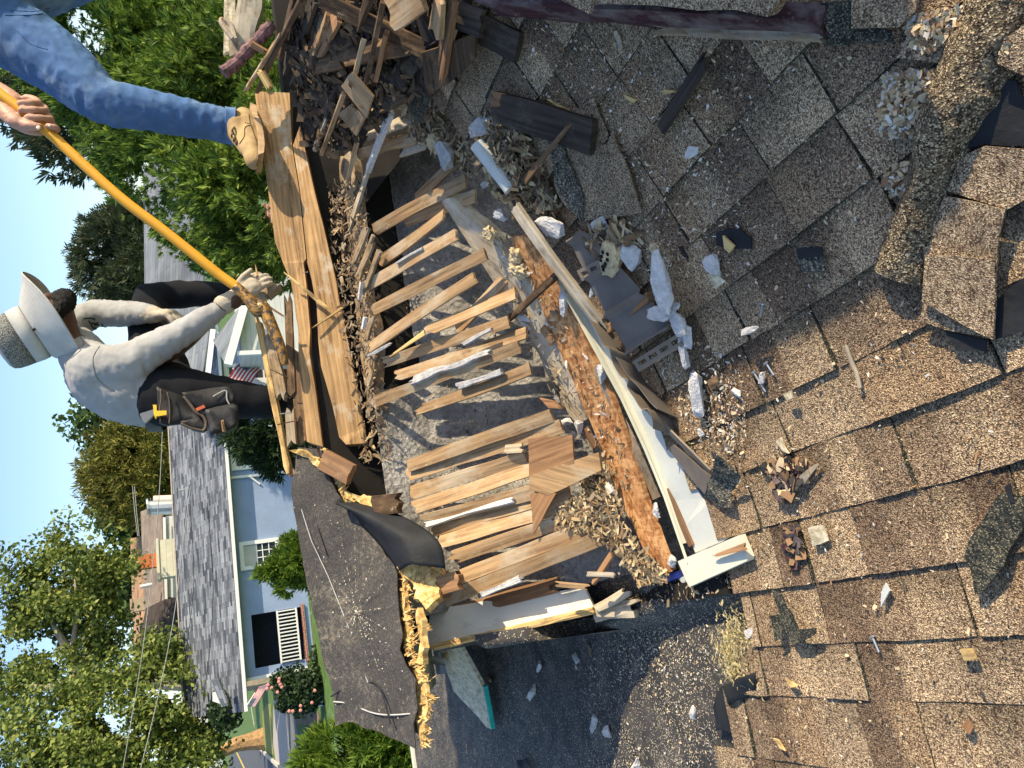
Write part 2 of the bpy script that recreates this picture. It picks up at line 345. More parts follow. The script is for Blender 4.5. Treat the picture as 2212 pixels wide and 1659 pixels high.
def lump_mesh(size, sub=3, rough=.25, freq=2.2, box=.55, holes=0):
    bm = bmesh.new(); ph = random.uniform(0, 99)
    if box > .55:   # broken plaster: angular hull with crumbled faces
        for k in range(16):
            d = Vector((random.uniform(-1, 1), random.uniform(-1, 1), random.uniform(-1, 1))); m = max(abs(d.x), abs(d.y), abs(d.z)); d = d/m*random.uniform(.8, 1.05)
            bm.verts.new((d.x*size[0]/2, d.y*size[1]/2, d.z*size[2]/2))
        r = bmesh.ops.convex_hull(bm, input=bm.verts[:]); bmesh.ops.delete(bm, geom=[g for g in r['geom_interior'] if isinstance(g, bmesh.types.BMVert)], context='VERTS')
        for c_ in (3, 2): bmesh.ops.subdivide_edges(bm, edges=bm.edges[:], cuts=c_ if c_ == 3 else 1, use_grid_fill=True); bmesh.ops.triangulate(bm, faces=bm.faces[:])
        bm.normal_update(); q = min(size)
        for v in bm.verts: v.co += v.normal*(q*.09*noise.noise(v.co*(1.5/q)+Vector((ph, 0, 0)))+q*.07*noise.noise(v.co*(6/q)+Vector((0, ph, 0))))
    else:
        bmesh.ops.create_icosphere(bm, subdivisions=sub, radius=1)
        for v in bm.verts:
            d = v.co.normalized(); m = max(abs(d.x), abs(d.y), abs(d.z)); k = (1-box)+box/m
            k *= 1+rough*noise.noise(d*freq+Vector((ph, 0, 0)))+rough*.5*noise.noise(d*freq*3+Vector((0, ph, 0)))+rough*.3*noise.noise(d*freq*8+Vector((0, ph, 0)))
            v.co = Vector((d.x*size[0]/2*k, d.y*size[1]/2*k, d.z*size[2]/2*k))
    me = bpy.data.meshes.new('lump'); bm.to_mesh(me); bm.free(); return me
def lump(name, q, fn, size, ang, mat, label=None, cat='debris', group=None, h=None, rough=.25, box=.6, sub=3, freq=2.2, tilt=0):
    hh = size[2]*.38 if h is None else h; P = hit(q, fn, hh) if callable(fn) else Vector(fn); n = nrm_of(fn, P.x, P.y) if callable(fn) else Vector((0, 0, 1))
    X = Vector((math.cos(ang), math.sin(ang), 0)); X = (X-n*X.dot(n)).normalized(); Y = n.cross(X)
    if tilt: X = (X*math.cos(tilt)+n*math.sin(tilt)); n = X.cross(Y)
    mw = Matrix((X, Y, n)).transposed().to_4x4(); mw.translation = P
    o = link(name, lump_mesh(size, sub, rough, freq, box), mat, None, mw); return tag(o, label, cat, group)
def shreds(name, n, sampler, mats, lo, hi, wid=(.15, .4), label=None, cat='debris', curl=.35, lift=.004, thick=.0):
    """loose shavings: many small bent flakes in one uncountable heap"""
    b = MB(); k = 0
    while k < n:
        r = sampler()
        if r is None: continue
        P, nv, spread = r; k += 1
        L = random.uniform(lo, hi)*random.choice((.6, 1, 1, 1.3)); w = L*random.uniform(*wid); a = random.uniform(0, 6.283); tl = random.uniform(-.5, .5)*spread
        X = Vector((math.cos(a), math.sin(a), 0)); X = (X-nv*X.dot(nv)).normalized(); Y = nv.cross(X); X2 = X*math.cos(tl)+nv*math.sin(tl); N2 = X2.cross(Y); cu = random.uniform(-curl, curl)*L
        tw = random.uniform(-.6, .6)*spread; Y2 = Y*math.cos(tw)+N2*math.sin(tw); P = P+nv*(lift+abs(math.sin(tl))*L*.5)
        row = []
        for i, s in enumerate((-.5, -.17, .17, .5)):
            ww = w*(1, 1.1, .9, .5)[i]*random.uniform(.6, 1.1)/2; z = cu*(.25-s*s)
            row.append([P+X2*(L*s)+N2*z-Y2*ww, P+X2*(L*s)+N2*z+Y2*ww*random.uniform(.7, 1.2)])
        b.grid(row, random.randrange(len(mats)))
    o = b.build(name, mats); tag(o, label, cat, None, 'stuff'); return o
def in_poly(q, poly):
    x, y = q; r = False; j = len(poly)-1
    for i in range(len(poly)):
        xi, yi = poly[i]; xj, yj = poly[j]
        if (yi > y) != (yj > y) and x < (xj-xi)*(y-yi)/(yj-yi)+xi: r = not r
        j = i
    return r
def area(s, c, fn, heap=0., spread=1., dens=None):
    """sampler over the patch of surface inside a surveyed outline; heap raises its middle"""
    q = Q(s, *c) if s else [(c[i], c[i+1]) for i in range(0, len(c), 2)]
    W = [hit(p, fn, 0) for p in q]; poly = [(p.x, p.y) for p in W]; xs = [p[0] for p in poly]; ys = [p[1] for p in poly]
    cx = sum(xs)/len(xs); cy = sum(ys)/len(ys); R = max(max(xs)-min(xs), max(ys)-min(ys))/2
    def smp():
        x = random.uniform(min(xs), max(xs)); y = random.uniform(min(ys), max(ys))
        if not in_poly((x, y), poly): return None
        if dens and noise.noise((x*dens, y*dens, 3.3)) < random.uniform(-.5, .45): return None
        d = min(1, math.hypot(x-cx, y-cy)/R)
        return Vector((x, y, fn(x, y)+heap*(1-d*d)*random.random())), nrm_of(fn, x, y), spread
    return smp

# ------------------------------------------------------------------ shingled roof under the camera
def b_of_phi(ph):
    lo, hi = -3., 3.4
    for _ in range(50):
        m = (lo+hi)/2
        if math.degrees(math.atan2(-zroof(m), m)) > ph: lo = m
        else: hi = m
    return m
courses = [b_of_phi(p) for p in (19, 21.5, 24.3, 27.3, 30.6, 35, 40.2, 45.4, 50.7, 56, 61.7, 67.5, 73.8, 79.5, 86, 92.4, 98.3, 103.3)] + [-.455, -.60, -.75, -.9, -1.05]
def far_edge(x): return float(np.interp(x, [-1.1, -.6, -.35, -.06, .02, .5, .9, 1.35, 2.3], [2.25, 2.05, 1.86, 1.63, 1.70, 1.80, 1.82, 1.86, 1.9]))
house = empty('house_roof', (0, .5, -1.28), 'brown shingled low roof in the foreground with torn far edge and debris', 'roof')
def zsmooth(x): return sum(zroof(x+d) for d in (-.1, -.05, 0, .05, .1))/5
sh = MB(); rs = random.Random(5)
TONES = [(.78, .74, .72), (1.02, 1.0, .96), (1.30, 1.27, 1.2), (.95, .88, .80), (.60, .55, .54), (1.12, 1.1, 1.06)]
for k in range(len(courses)-1):
    xr, xl = courses[k], courses[k+1]
    y = -1.3+rs.uniform(-.1, .1); ph = rs.uniform(0, 9); thick = rs.random() < .5
    while y < 2.3:
        wy = rs.choice((.10, .13, .16, .2, .24, .17)); y2 = y+wy; thick = not thick if rs.random() < .8 else thick
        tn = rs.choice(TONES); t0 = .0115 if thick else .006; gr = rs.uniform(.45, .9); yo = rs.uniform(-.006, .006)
        ye = min(y2, far_edge((xl+xr)/2)+rs.uniform(-.01, .03))
        if y < ye-.01:
            rows = []; cols = []; nx = 6; ny = 8; gap = .0015; tb = [tn]*(ny+1) if wy < .15 else ([tn]*rs.choice((4, 5))+[rs.choice(TONES)]*9)[:ny+1]
            for i in range(nx+1):
                s = i/nx; x = xl-.004 + (xr-xl+.012)*s; row = []
                for j in range(ny+1):
                    yy = y+gap+(ye-y-2*gap)*j/ny + yo*(1-s)
                    hx = t0*(1-s*.72)+.0035*noise.noise((x*7, yy*5, k*3.1))*(1-s)+.002*noise.noise((x*25, yy*25, ph)) + (.006*max(0, noise.noise((yy*3, k*7.7, 1)))*(1-s)**2)
                    xx = x+(.0025*noise.noise((yy*30, k*2.2, 0))+.004*noise.noise((yy*4, k*9.2, 5)) if i == 0 else 0)
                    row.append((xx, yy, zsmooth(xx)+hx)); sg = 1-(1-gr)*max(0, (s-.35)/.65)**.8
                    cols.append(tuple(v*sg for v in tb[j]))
                rows.append(row)
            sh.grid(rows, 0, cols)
            ed = [rows[0], [(p[0]+.001, p[1], p[2]-t0-.004) for p in rows[0]]]; sh.grid(ed, 1, [(1, 1, 1)]*(2*(ny+1)))
            for jj in (0, ny):
                ln = [r[jj] for r in rows]; sh.grid([ln, [(p[0], p[1], p[2]-t0-.003) for p in ln]], 1, [(1, 1, 1)]*(2*len(ln)))
            if ye < y2: sh.grid([[r[ny] for r in rows], [(r[ny][0], r[ny][1], r[ny][2]-.02) for r in rows]], 1, [(1, 1, 1)]*(2*len(rows)))
        y = y2
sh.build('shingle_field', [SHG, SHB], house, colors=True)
d = MB(); rows = []
for x in np.linspace(-1.1, 2.6, 60): rows.append([(x, yy, zsmooth(x)-.006) for yy in (-1.4, far_edge(x)-.01)])
d.grid(rows); rows2 = [[(p[1][0], p[1][1], p[1][2]), (p[1][0], p[1][1], p[1][2]-.12)] for p in rows]; d.grid(rows2); d.build('roof_deck', [SHB], house)
zf = lambda x, y: zsmooth(x)+.009
# flat membrane roof beyond and left
flat = empty('flat_roof', (-1.5, 3.5, ZM), 'black rubber membrane flat roof left of the torn open hole, dusted with chips', 'roof')
m = MB(); rows = []
for x in np.linspace(-2.2, .05, 46):
    row = []
    for y in np.linspace(1.5, 6.0, 90):
        e = far_edge(x) if x < .05 else 1.6; lift = max(0, 1-abs(y-e+.1)/.16) if y > e-.2 else 1
        z = ZM+.004*noise.noise((x*3, y*3, 0))+.03*lift*(lift > 0)*(1 if y > e-.2 else 0)
        c = max(0, (x+.12)/.17); z += .10*c*c*(3-2*c)*min(1, max(0, (y-1.85)/.3))
        row.append((x, y, z))
    rows.append(row)
m.grid(rows); m.build('membrane', [MEMB], flat, smooth=True)
b = MB(); b.box((-2.23, 3.9, ZM-.05), (.06, 4.6, .14)); b.box((-1.1, 6.03, ZM-.05), (2.3, .06, .14)); b.build('roof_edge_trim', [WHITE], flat)
# body of the house below the roofs, ceiling hollow and stucco seen through the open laths
body = empty('porch_body', (.5, 2.5, ZG), 'blue sided porch wall below the roofs with hollow eave and grey stucco inside the hole', 'house')
b = MB(); b.box((-1.1, 3.75, (ZG+ZM-.12)/2), (2.15, 4.5, ZM-.12-ZG)); b.box((.9, .2, (ZG-1.6)/2-.02), (4.0, 3.0, -1.6-ZG)); b.box((1.4, 2.9, (ZG-2.1)/2), (2.8, 2.3, -2.1-ZG)); b.build('lower_wall', [m_plain('pale blue siding', (.42, .50, .58), .6)], body)
def zst(x, y): return -.90-.86*(2.74-y)
b = MB(); rows = []
for x in np.linspace(.05, 2.7, 110): rows.append([(x, y, zst(x, y)+.010*noise.noise((x*9, y*9, 1))+.007*noise.noise((x*45, y*45, 0))+.004*noise.noise((x*110, y*110, 5))) for y in np.linspace(1.72, 2.80, 70)])
b.grid(rows); b.build('stucco_slope', [STUC], body)
b = MB(); b.grid([[(x, 2.795+.006*noise.noise((x*40, z*40, 0)), z) for z in np.linspace(-.93, -.645, 24)] for x in np.linspace(.05, .92, 60)]); b.build('stucco_rise', [STUC], body)
b = MB(); b.box((1.7, 2.96, -1.0), (2.6, .08, 1.08)); b.box((.2, 2.96, -1.1), (.4, .08, .8)); b.box((1.4, 2.86, -1.05), (2.7, .1, .72)); b.box((2.72, 2.3, -1.2), (.06, 1.1, 1.0)); b.box((1.3, 1.70, -1.62), (2.6, .06, .5)); b.box((-.03, 2.3, -1.5), (.05, 1.1, .45)); b.build('void_shade_boxes', [BLACKV], body)  # black boxes paint the darkness of the hollow and the beam gaps
# far slope of the little gable where the two men stand
b = MB(); b.grid([[(x, y, -.62-.34*(y-3.0)) for y in (2.97, 3.6, 4.6)] for x in (-.3, 3.4)]); b.grid([[(x, y, -.66-.34*(y-3.0)) for y in (2.97, 3.6, 4.6)] for x in (-.3, 3.4)]); b.build('far_slope_sheathing', [OSB_L], body)
b = MB(); b.box((1.55, 4.5, (ZG-1.2)/2), (3.6, .1, -1.2-ZG)); b.build('far_wall', [bpy.data.materials['pale blue siding']], body)
# ------------------------------------------------------------------ ridge beam, split in two, and far plate
def pan(name, items, t, mats, near=2.86, far=2.93, **kw):
    """outline of (sheet letter, x, y, lean 0..1) on the leaning far plane"""
    pts = []
    for it in items:
        q = Q(it[0], it[1], it[2])[0]; pts.append(on_y(q, far+(near-far)*it[3]))
    return sheet(name, pts, t, mats, **kw)
pan('split_ridge_board', [('d', 330, 555, 0), ('e', 150, 250, 0), ('e', 200, 380, 0), ('e', 248, 500, 0), ('e', 290, 780, .1), ('e', 295, 1000, .1), ('e', 345, 1460, .2), ('e', 440, 1490, .5), ('e', 400, 1180, .5), ('e', 357, 920, .5), ('e', 362, 780, .5), ('e', 340, 500, .5), ('e', 322, 380, .5), ('d', 640, 1560, .5), ('d', 598, 1150, .5), ('d', 553, 870, .5), ('d', 540, 560, .9)],
    .045, [W_BEAM, W_YEL], step=.06, torn=.004, label='upper half of the split brown ridge board, narrowing towards the grey flap', cat='board')
pan('split_ridge_board', [('d', 560, 880, .5), ('d', 604, 1150, .5), ('d', 650, 1590, .5), ('e', 340, 360, .5), ('e', 372, 480, .55), ('e', 403, 640, .6), ('e', 412, 850, .6), ('e', 428, 1000, .6), ('e', 500, 1250, .6), ('e', 538, 1430, .6), ('e', 580, 1475, .8), ('e', 706, 1465, 1), ('e', 640, 1100, 1), ('e', 560, 700, 1), ('e', 500, 400, 1), ('e', 440, 150, 1), ('d', 690, 1150, 1), ('d', 600, 760, 1)],
    .045, [W_BEAM, W_YEL], step=.06, torn=.004, label='lower half of the split ridge board with pale paint patch and square sawn end', cat='board')
DARKB = [('e', 270, 900, 'e', 320, 1480, .05, 'dark brown strip wedged behind the split ridge board'), ('e', 225, 560, 'e', 250, 1180, .03, 'thin dark slat behind the ridge board below the gloved hand')]
for s, x0, y0, s2, x1, y1, w, lb in DARKB:
    plank('board', on_y(Q(s, x0, y0)[0], 2.97), on_y(Q(s2, x1, y1)[0], 2.97), w, .02, W_DARK, up=(0, -1, .4), jag=(.05, .03), label=lb, cat='board')
# splintered fresh boards at the top edge, where the blade pries
plank('splintered_board', on_y(Q('e', 25, 640)[0], 3.02), on_y(Q('e', 230, 1659)[0], 2.98), .022, .03, W_YEL, up=(0, -1, .6), jag=(.1, .05), wob=.15, label='long yellow splintered board edge along the ridge below the worker', cat='board')
plank('splintered_board', on_y(Q('e', 100, 780)[0], 3.0), on_y(Q('e', 190, 1250)[0], 2.99), .05, .03, W_ROT, up=(0, -1, .6), jag=(.1, .12), wob=.2, label='short torn brown board under the curved pry blade', cat='board')
plank('splintered_board', on_y(Q('e', 140, 480)[0], 2.99), on_y(Q('e', 60, 560)[0], 3.0), .07, .05, W_ROT, up=(0, -1, .6), jag=(.1, .1), wob=.25, label='rotten board stub held in the gloved hand', cat='board')
plank('splintered_board', on_y(Q('e', 235, 1250)[0], 2.95), on_y(Q('e', 250, 1490)[0], 2.95), .035, .02, W_GREY, up=(0, -1, .6), jag=(.04, .03), label='short grey lath stub behind the ridge board with two nails through it', cat='board')
for k, (s, x0, y0, x1, y1, lb) in enumerate((('e', 5, 570, 235, 720, 'reddish splinter running down from the gloved hand'), ('e', 180, 410, 480, 665, 'long pale splinter lying across the split ridge board'), ('e', 370, 775, 610, 610, 'short pale splinter crossing the lower ridge board'), ('e', 30, 380, 45, 470, 'tiny splinter sticking up from the glove'))):
    P = [on_y(Q(s, x0, y0)[0], 2.86-.03*(k == 0)), on_y(Q(s, x1, y1)[0], 2.84)]
    plank('splinter', P[0], P[1], .012, .008, W_YEL if k else W_RED, up=(0, -1, .5), jag=(.06, .06), taper=(.4, 1), wob=.3, label=lb, cat='splinter')
for k, (x0, y0, x1, y1) in enumerate(((165, 1355, 285, 1330), (180, 1290, 240, 1285), (120, 1020, 225, 1070), (110, 1360, 130, 1362), (205, 1180, 240, 1195), (318, 438, 345, 436))):
    b = MB(); P = on_y(Q('e', x0, y0)[0], 2.9); R_ = on_y(Q('e', x1, y1)[0], 2.9); b.tube([P, R_], .0022, 6); b.tube([R_, R_+(R_-P).normalized()*.002], .005, 8)
    tag(b.build('nail', METAL if k % 2 else W_DARK), 'bent nail left sticking out of the torn ridge boards', 'nail', 'nails in the ridge boards')
board('far_plate', None, (742, 330, 805, 900), (2.8, 2.8), .07, .06, W_ROT, up=(0, -.5, 1), jag=(.05, .05), wob=.35, n=40, label='rotten far plate along the ridge side of the hole, crusted with plaster', cat='timber')

# ------------------------------------------------------------------ laths over the hole
LATH = [  # sheet, far end, near end, height far, height near, mat, label
 ('d', 1040, 1390, 1600, 1090, .03, .03, 'widest tan lath, the one just beside the dark upper end of the hole'),
 ('d', 1230, 1340, 1659, 1180, .0, .01, 'lath tucked under the widest tan lath'),
 ('e', 775, 375, 1165, 85, .03, .05, 'cut lath with split bottom end, second from the dark gap'),
 ('e', 690, 525, 1240, 205, .04, .06, 'cut lath with a grey plaster edge and square free end'),
 ('e', 735, 668, 1420, 325, .04, .06, 'long lath with square end, half in shade, over the dark gap'),
 ('e', 700, 905, 1355, 465, .05, .06, 'dull brown lath with a nail at its square upper end'),
 ('e', 1050, 790, 1600, 560, .05, .02, 'lath ending in a long yellow splinter tail'),
 ('e', 790, 985, 1560, 735, .02, .02, 'lath beside the yellow splinter, touching the near plate'),
 ('e', 870, 1062, 1665, 795, .02, .0, 'shaded lath with thin plaster line, pressed against its neighbour'),
 ('e', 750, 1215, 1625, 885, .03, .03, 'thick lath carrying a long grey plaster ridge and sawdust'),
 ('e', 985, 1275, 1690, 1015, .02, .02, 'lath with a plaster roll on its edge before the open stucco patch'),
 ('e', 945, 1605, 1730, 1335, .03, .03, 'first lath beyond the open stucco patch, brightest orange tan'),
 ('e', 940, 1660, 1790, 1400, .02, .02, 'second lath beyond the stucco patch with sharp torn far end'),
 ('f', 975, 95, 1545, -95, .02, .02, 'third lath beyond the stucco patch, under the square plywood'),
 ('f', 1030, 180, 1600, 25, .03, .03, 'lath with a thick white plaster edge beside the felt tongue'),
 ('f', 1090, 225, 1680, 55, .01, .01, 'dark shaded lath between two bright ones'),
 ('f', 1130, 300, 1690, 130, .03, .02, 'bright saw marked lath next to the yellow strand board lump'),
 ('f', 1180, 405, 1700, 235, .03, .02, 'tan lath running to the sharp plywood triangle'),
 ('f', 962, 5, 1660, -215, .02, .02, 'narrow lath between the torn far end and the square plywood'),
 ('f', 1260, 510, 2050, 205, .03, .02, 'second last lath at the flat roof side'),
 ('f', 1165, 650, 2130, 265, .03, .02, 'last lath at the flat roof side with plaster on its edge'),
]
for k, (s, x0, y0, x1, y1, h0, h1, lb) in enumerate(LATH):
    w = .041 if 0 < k < 11 else .047
    if k in (11, 12): x1 += 90; y1 -= 36
    if 13 <= k <= 17: x1, y1 = x0+(x1-x0)*1.42, y0+(y1-y0)*1.42
    q = Q(s, x0, y0, x1, y1); P0 = hit(q[0], zhole, h0); P1 = hit(q[1], zhole, h1)
    plank('lath', P0, P1, w, .011, W_LATH, up=nrm_of(zhole, 1, 2.4)+Vector((random.uniform(-.25, .25), 0, 0)), jag=(random.choice((.01, .03, .06)), .004), wob=.05, label=lb, cat='lath', group='laths over the open hole', n=20, seed=k, sag=random.uniform(-.012, .012), twist=random.uniform(-.25, .25))
def lbrd(name, s, c, w, t, mat, h=(.02, .02), fn=zhole, **kw): return board(name, s, c, fn, w, t, mat, h, up=kw.pop('up', (random.uniform(-.2, .2), -.3, 1)), **kw)
lbrd('lath_splinter', 'e', (830, 950, 1050, 800), .02, .006, W_YEL, (.05, .05), jag=(.1, 0), taper=(.2, 1), label='long fresh yellow splinter tail of a broken lath', cat='splinter')
lbrd('broken_lath', 'd', (1300, 1200, 1540, 965), .04, .012, W_LATH, (-.02, .0), label='loose lath leaning diagonally across the dark upper end of the hole', cat='lath')
lbrd('broken_lath', 'e', (1245, 785, 1545, 455), .04, .012, W_LATH, (-.06, -.01), label='loose lath leaning under the others towards the near plate', cat='lath')
for c, w, lb in (((1000, 830, 1300, 690), .04, 'short lath crusted with plaster below the tan plywood scrap'), ((945, 930, 1310, 815), .045, 'short lath with leaves lying on it'), ((1030, 660, 1260, 555), .035, 'dim lath under the nest lumps'), ((1200, 915, 1360, 850), .045, 'grey broken lath stub with a notched end'), ((890, 1385, 1015, 1000), .03, 'plaster coated lath standing along the far plate'), ((875, 1110, 945, 830), .035, 'pale lath stub rising to the plywood scrap')):
    lbrd('broken_lath', 'd', c, w, .012, W_GREY if 'grey' in lb or 'plaster' in lb else W_LATH, (.02, .04), jag=(.04, .02), wob=.12, label=lb, cat='lath')
lbrd('plaster_strip', 'd', (1000, 1020, 1140, 655), .038, .02, PLAS, (.06, .13), jag=(.01, .01), wob=.2, label='long white plaster strip leaning up out of the dark gap', cat='plaster')
for c, w, lb in (((610, 390, 705, 150), .04, 'torn grey lath end fanned out against the far plate, nearest the dark gap'), ((645, 470, 745, 225), .035, 'middle torn lath end fanned out against the far plate'), ((680, 560, 775, 300), .032, 'shortest torn lath end fanned out against the far plate'), ((690, 860, 740, 690), .03, 'splintered lath end hanging from the far plate'), ((700, 1130, 735, 1000), .03, 'split wood wedge on the far plate above the stucco')):
    lbrd('broken_lath', 'e', c, w, .012, W_ROT, (.05, .07), jag=(.06, .06), wob=.15, label=lb, cat='lath')
def crust(s, pts, w, h, mat, lb, fn=zhole, name='plaster_crust'):
    P = [hit(p, fn, h) for p in Q(s, *pts)]
    return plank(name, P[0], P[1], w*1.3, w*1.2, PLAS2 if mat is PLAS2 else PLAS, up=(random.uniform(-.4, .4), -.3, 1), jag=(w*2, w*2), wob=.55, n=34, m=6, taper=(.8, .9), label=lb, cat='plaster')
crust('e', (955, 1095, 1455, 915), .019, .045, PLAS2, 'long lumpy grey plaster ridge on the thick lath')
crust('e', (1235, 1125, 1530, 1035), .014, .035, PLAS2, 'grey plaster roll on the lath before the stucco patch')
crust('f', (1045, 195, 1590, 35), .009, .04, PLAS, 'white plaster edge on the lath beside the felt tongue')
crust('f', (1375, 610, 1640, 510), .012, .035, PLAS, 'white plaster edge on the last lath by the flat roof')
crust('e', (700, 945, 850, 865), .008, .06, PLAS2, 'thin plaster string hanging from the dull brown lath')
crust('e', (1275, 875, 1460, 775), .010, .05, PLAS2, 'small plaster shard on the lath touching the near plate')
crust('e', (875, 385, 1040, 290), .007, .06, PLAS2, 'grey plaster line on the square ended lath')
crust('e', (650, 600, 670, 490), .010, .07, PLAS, 'white plaster blob standing on the far plate')
crust('e', (670, 780, 685, 700), .012, .06, PLAS, 'second white plaster blob on the far plate, by the splinter')
crust('i', (20, 630, 285, 515), .010, .035, PLAS, 'white plaster edge on the lath end above the white board')

# ------------------------------------------------------------------ near plate, strand board strip, white trim and fascia
def zed(x, y): return zroof(x)
def ed(s, c, h=.0): return [hit(p, zed, h) for p in Q(s, *c)]
sheet('near_plate', [hit(Q('d', *p)[0] if k in (0, 11) else Q('h', *p)[0], zed, .012) for k, p in enumerate([(1440, 1190), (150, 100), (240, 360), (330, 560), (430, 830), (560, 1130), (610, 1200), (670, 1170), (600, 950), (450, 600), (330, 330), (1500, 1200)])], .05, [W_GREY, W_ROT], step=.05, torn=.008,
      label='pale weathered near plate holding the lower lath ends, edge rotten', cat='timber')
plank('rotten_wood_edge', *ed('h', (70, 60, 540, 1130), -.005), .035, .05, W_ROT, up=(-.3, .5, 1), jag=(.04, .04), wob=.6, n=44, label='crumbling rotten edge along the near plate', cat='timber')
q = ed('h', (255, 60, 400, 330, 640, 850, 830, 1250, 955, 1659), .02); r_ = ed('i', (1130, 470), .02)
rows = []
OL = ed('h', (215, 70, 360, 400, 460, 640, 590, 940, 700, 1200, 800, 1440, 870, 1659), .02)+ed('i', (960, 200, 1085, 510), .02); OR_ = ed('i', (1190, 470, 1110, 260), .02)+ed('h', (1030, 1659, 940, 1380, 830, 1060, 700, 780, 560, 440, 420, 170, 350, 80), .02)
sheet('strand_board_strip', OL+OR_, .018, [OSB, OSB], step=.05, torn=.004, label='long orange strand board strip between the near plate and the white trim', cat='board')
plank('blue_edge_strip', *ed('i', (1100, 535, 1225, 490), .0), .02, .02, m_plain('blue plastic edge', (.10, .13, .45), .5), label='short blue strip at the end of the orange strand board', cat='strip')
for c in ((400, 620, 465, 710), (660, 1230, 720, 1345)):
    P = ed('h', c, .03); plank('cedar_shim', P[0], P[1], .035, .008, W_RED, up=(0, 0, 1), label='orange ribbed wood shim by the near plate, '+('upper one' if c[0] == 400 else 'lower one by the square plywood'), cat='shim')
plank('rotten_wood_edge', *ed('h', (430, 250, 1050, 1659), -.012), .07, .03, W_ROT, up=(-.2, .2, 1), wob=.2, n=40, label='rotten dusty timber in the slot between strand board and cream trim', cat='timber')
fas = empty('fascia_trim', hit(Q('h', 900, 1000)[0], zed, 0), 'pale fascia, its greyer tone standing in for shade, with cream trim along the torn roof edge', 'fascia')  # fascia paint is cream like the trim; the greyer tone stands for shade
sheet('fascia_board', ed('h', (500, 300, 640, 560, 760, 760, 890, 1000, 1050, 1330, 1200, 1659), .012)+ed('i', (1330, 360), .012)+ed('i', (1500, 290, 1560, 250, 1400, 70), .006)+ed('h', (1370, 1650, 1190, 1300, 1010, 1000, 900, 780, 760, 560, 650, 390), -.0), .02, [PALE, PALE], step=.06, torn=.001, bumpy=.002, parent=fas)
tr = MB(); L1 = ed('h', (505, 320, 640, 570, 760, 790, 880, 1010, 1020, 1310, 1140, 1600), .03)+ed('i', (1275, 375), .03); W1 = Vector((.75, .1, .25)).normalized()
for a_, b_ in zip(L1[:-1], L1[1:]): pass
rw = [[p+Vector((-.022, -.004, 0)), p+Vector((-.020, -.004, .010)), p+Vector((.012, 0, .010)), p+Vector((.014, 0, .004)), p+Vector((.032, .002, .004)), p+Vector((.034, .002, -.02))] for p in L1]
tr.grid(rw); tr.build('trim_strip', [WHITE], fas)
sheet('end_cap', ed('i', (1222, 412, 1590, 255, 1645, 390, 1640, 410, 1290, 568), .035), .022, [WHITE, PALE], step=.3, torn=.0, parent=fas)
sheet('end_return', ed('i', (1222, 520, 1262, 500, 1295, 570, 1265, 560), .0), .05, [PALE, PALE], step=.3, torn=0, parent=fas)
plank('splinter', *ed('i', (1420, 385, 1630, 322), .05), .018, .006, W_RED, jag=(.05, .01), taper=(.3, 1), label='brown splinter lying on the cream end cap', cat='splinter')
plank('red_lath', *ed('i', (1150, -20, 1300, 320), .02), .022, .012, W_RED, label='red brown strip in the slot beside the cream trim', cat='strip')
plank('pale_batten', ed('g', (225, 1240), .10)[0], ed('h', (790, 650), .045)[0], .032, .02, W_GREY, up=(.3, -.3, 1), jag=(.01, .05), n=24, sag=.01, label='long pale batten lying on the strand board and fascia', cat='batten')
plank('brown_stick', ed('h', (180, 580), .06)[0], ed('h', (495, 290), .06)[0], .022, .012, W_DARK, jag=(.03, .01), label='brown stick bridging the near plate and the pale batten', cat='stick')
plank('brown_stick', *ed('h', (785, 635, 1050, 425), .05), .026, .014, W_RED, jag=(.03, .03), label='reddish split stick lying on the vinyl soffit', cat='stick')
plank('vinyl_strip', *ed('h', (1010, 1090, 1420, 1500), .03), .035, .006, VINYL_B, up=(-.4, .5, 1), n=10, label='long brown vinyl strip across the fascia', cat='strip')
sheet('vinyl_scrap', ed('h', (1168, 1350, 1200, 1325, 1430, 1520, 1385, 1625, 1290, 1510), .03), .004, [VINYL, VINYL], step=.06, torn=.001, bumpy=.008, label='bent brown vinyl scrap over the lower fascia', cat='vinyl')

# vinyl soffit panel: ribbed channels, slotted hem
vs = empty('vinyl_soffit', hit(Q('h', 850, 500)[0], zf, .01), 'torn brown grey vinyl soffit panel with slotted hems lying on the shingles', 'soffit panel')
A_, B_, D_, E_ = [hit(p, zf, .035) for p in Q('h', 955, 820, 1222, 655, 560, 95, 665, 25)]
def vprof(v):
    r = 0
    for c_ in (.0, .31, .62, .93): r += .016*max(0, 1-abs(v-c_-.06)/.035)
    return r
V = MB(); nv = 70; nu = 10
V.grid([[A_.lerp(D_, v).lerp(B_.lerp(E_, v), u)+Vector((0, 0, vprof(v)+.006*math.sin(u*3+v*4))) for u in np.linspace(0, 1, nu)] for v in np.linspace(.05, 1, nv)]); V.build('channel_panel', [VINYL], vs)
for base in ((955, 820, 1222, 655), (615, 275, 775, 195)):
    P, R2 = [hit(p, zf, .045) for p in Q('h', *base)]; dn = Vector((-.35, -.9, 0)).normalized()*-.03 if 0 else (A_-D_).normalized()*.034
    hm = MB(); X = (R2-P); L = X.length; X.normalize(); k = max(3, int(L/.045)); nz = Vector((0, 0, .0))
    for i in range(k):  # hem with real slots
        s0 = P+X*(L*i/k); s1 = P+X*(L*(i+.3)/k); s2 = P+X*(L*(i+1)/k)
        for lo, hi, aa, bb in ((0, 1, s0, s1), (0, .3, s1, s2), (.62, 1, s1, s2)): hm.grid([[aa+dn*lo, bb+dn*lo], [aa+dn*hi, bb+dn*hi]])
    o = hm.build('slotted_hem', [VINYL_B], vs); o.modifiers.new('t', 'SOLIDIFY').thickness = .002
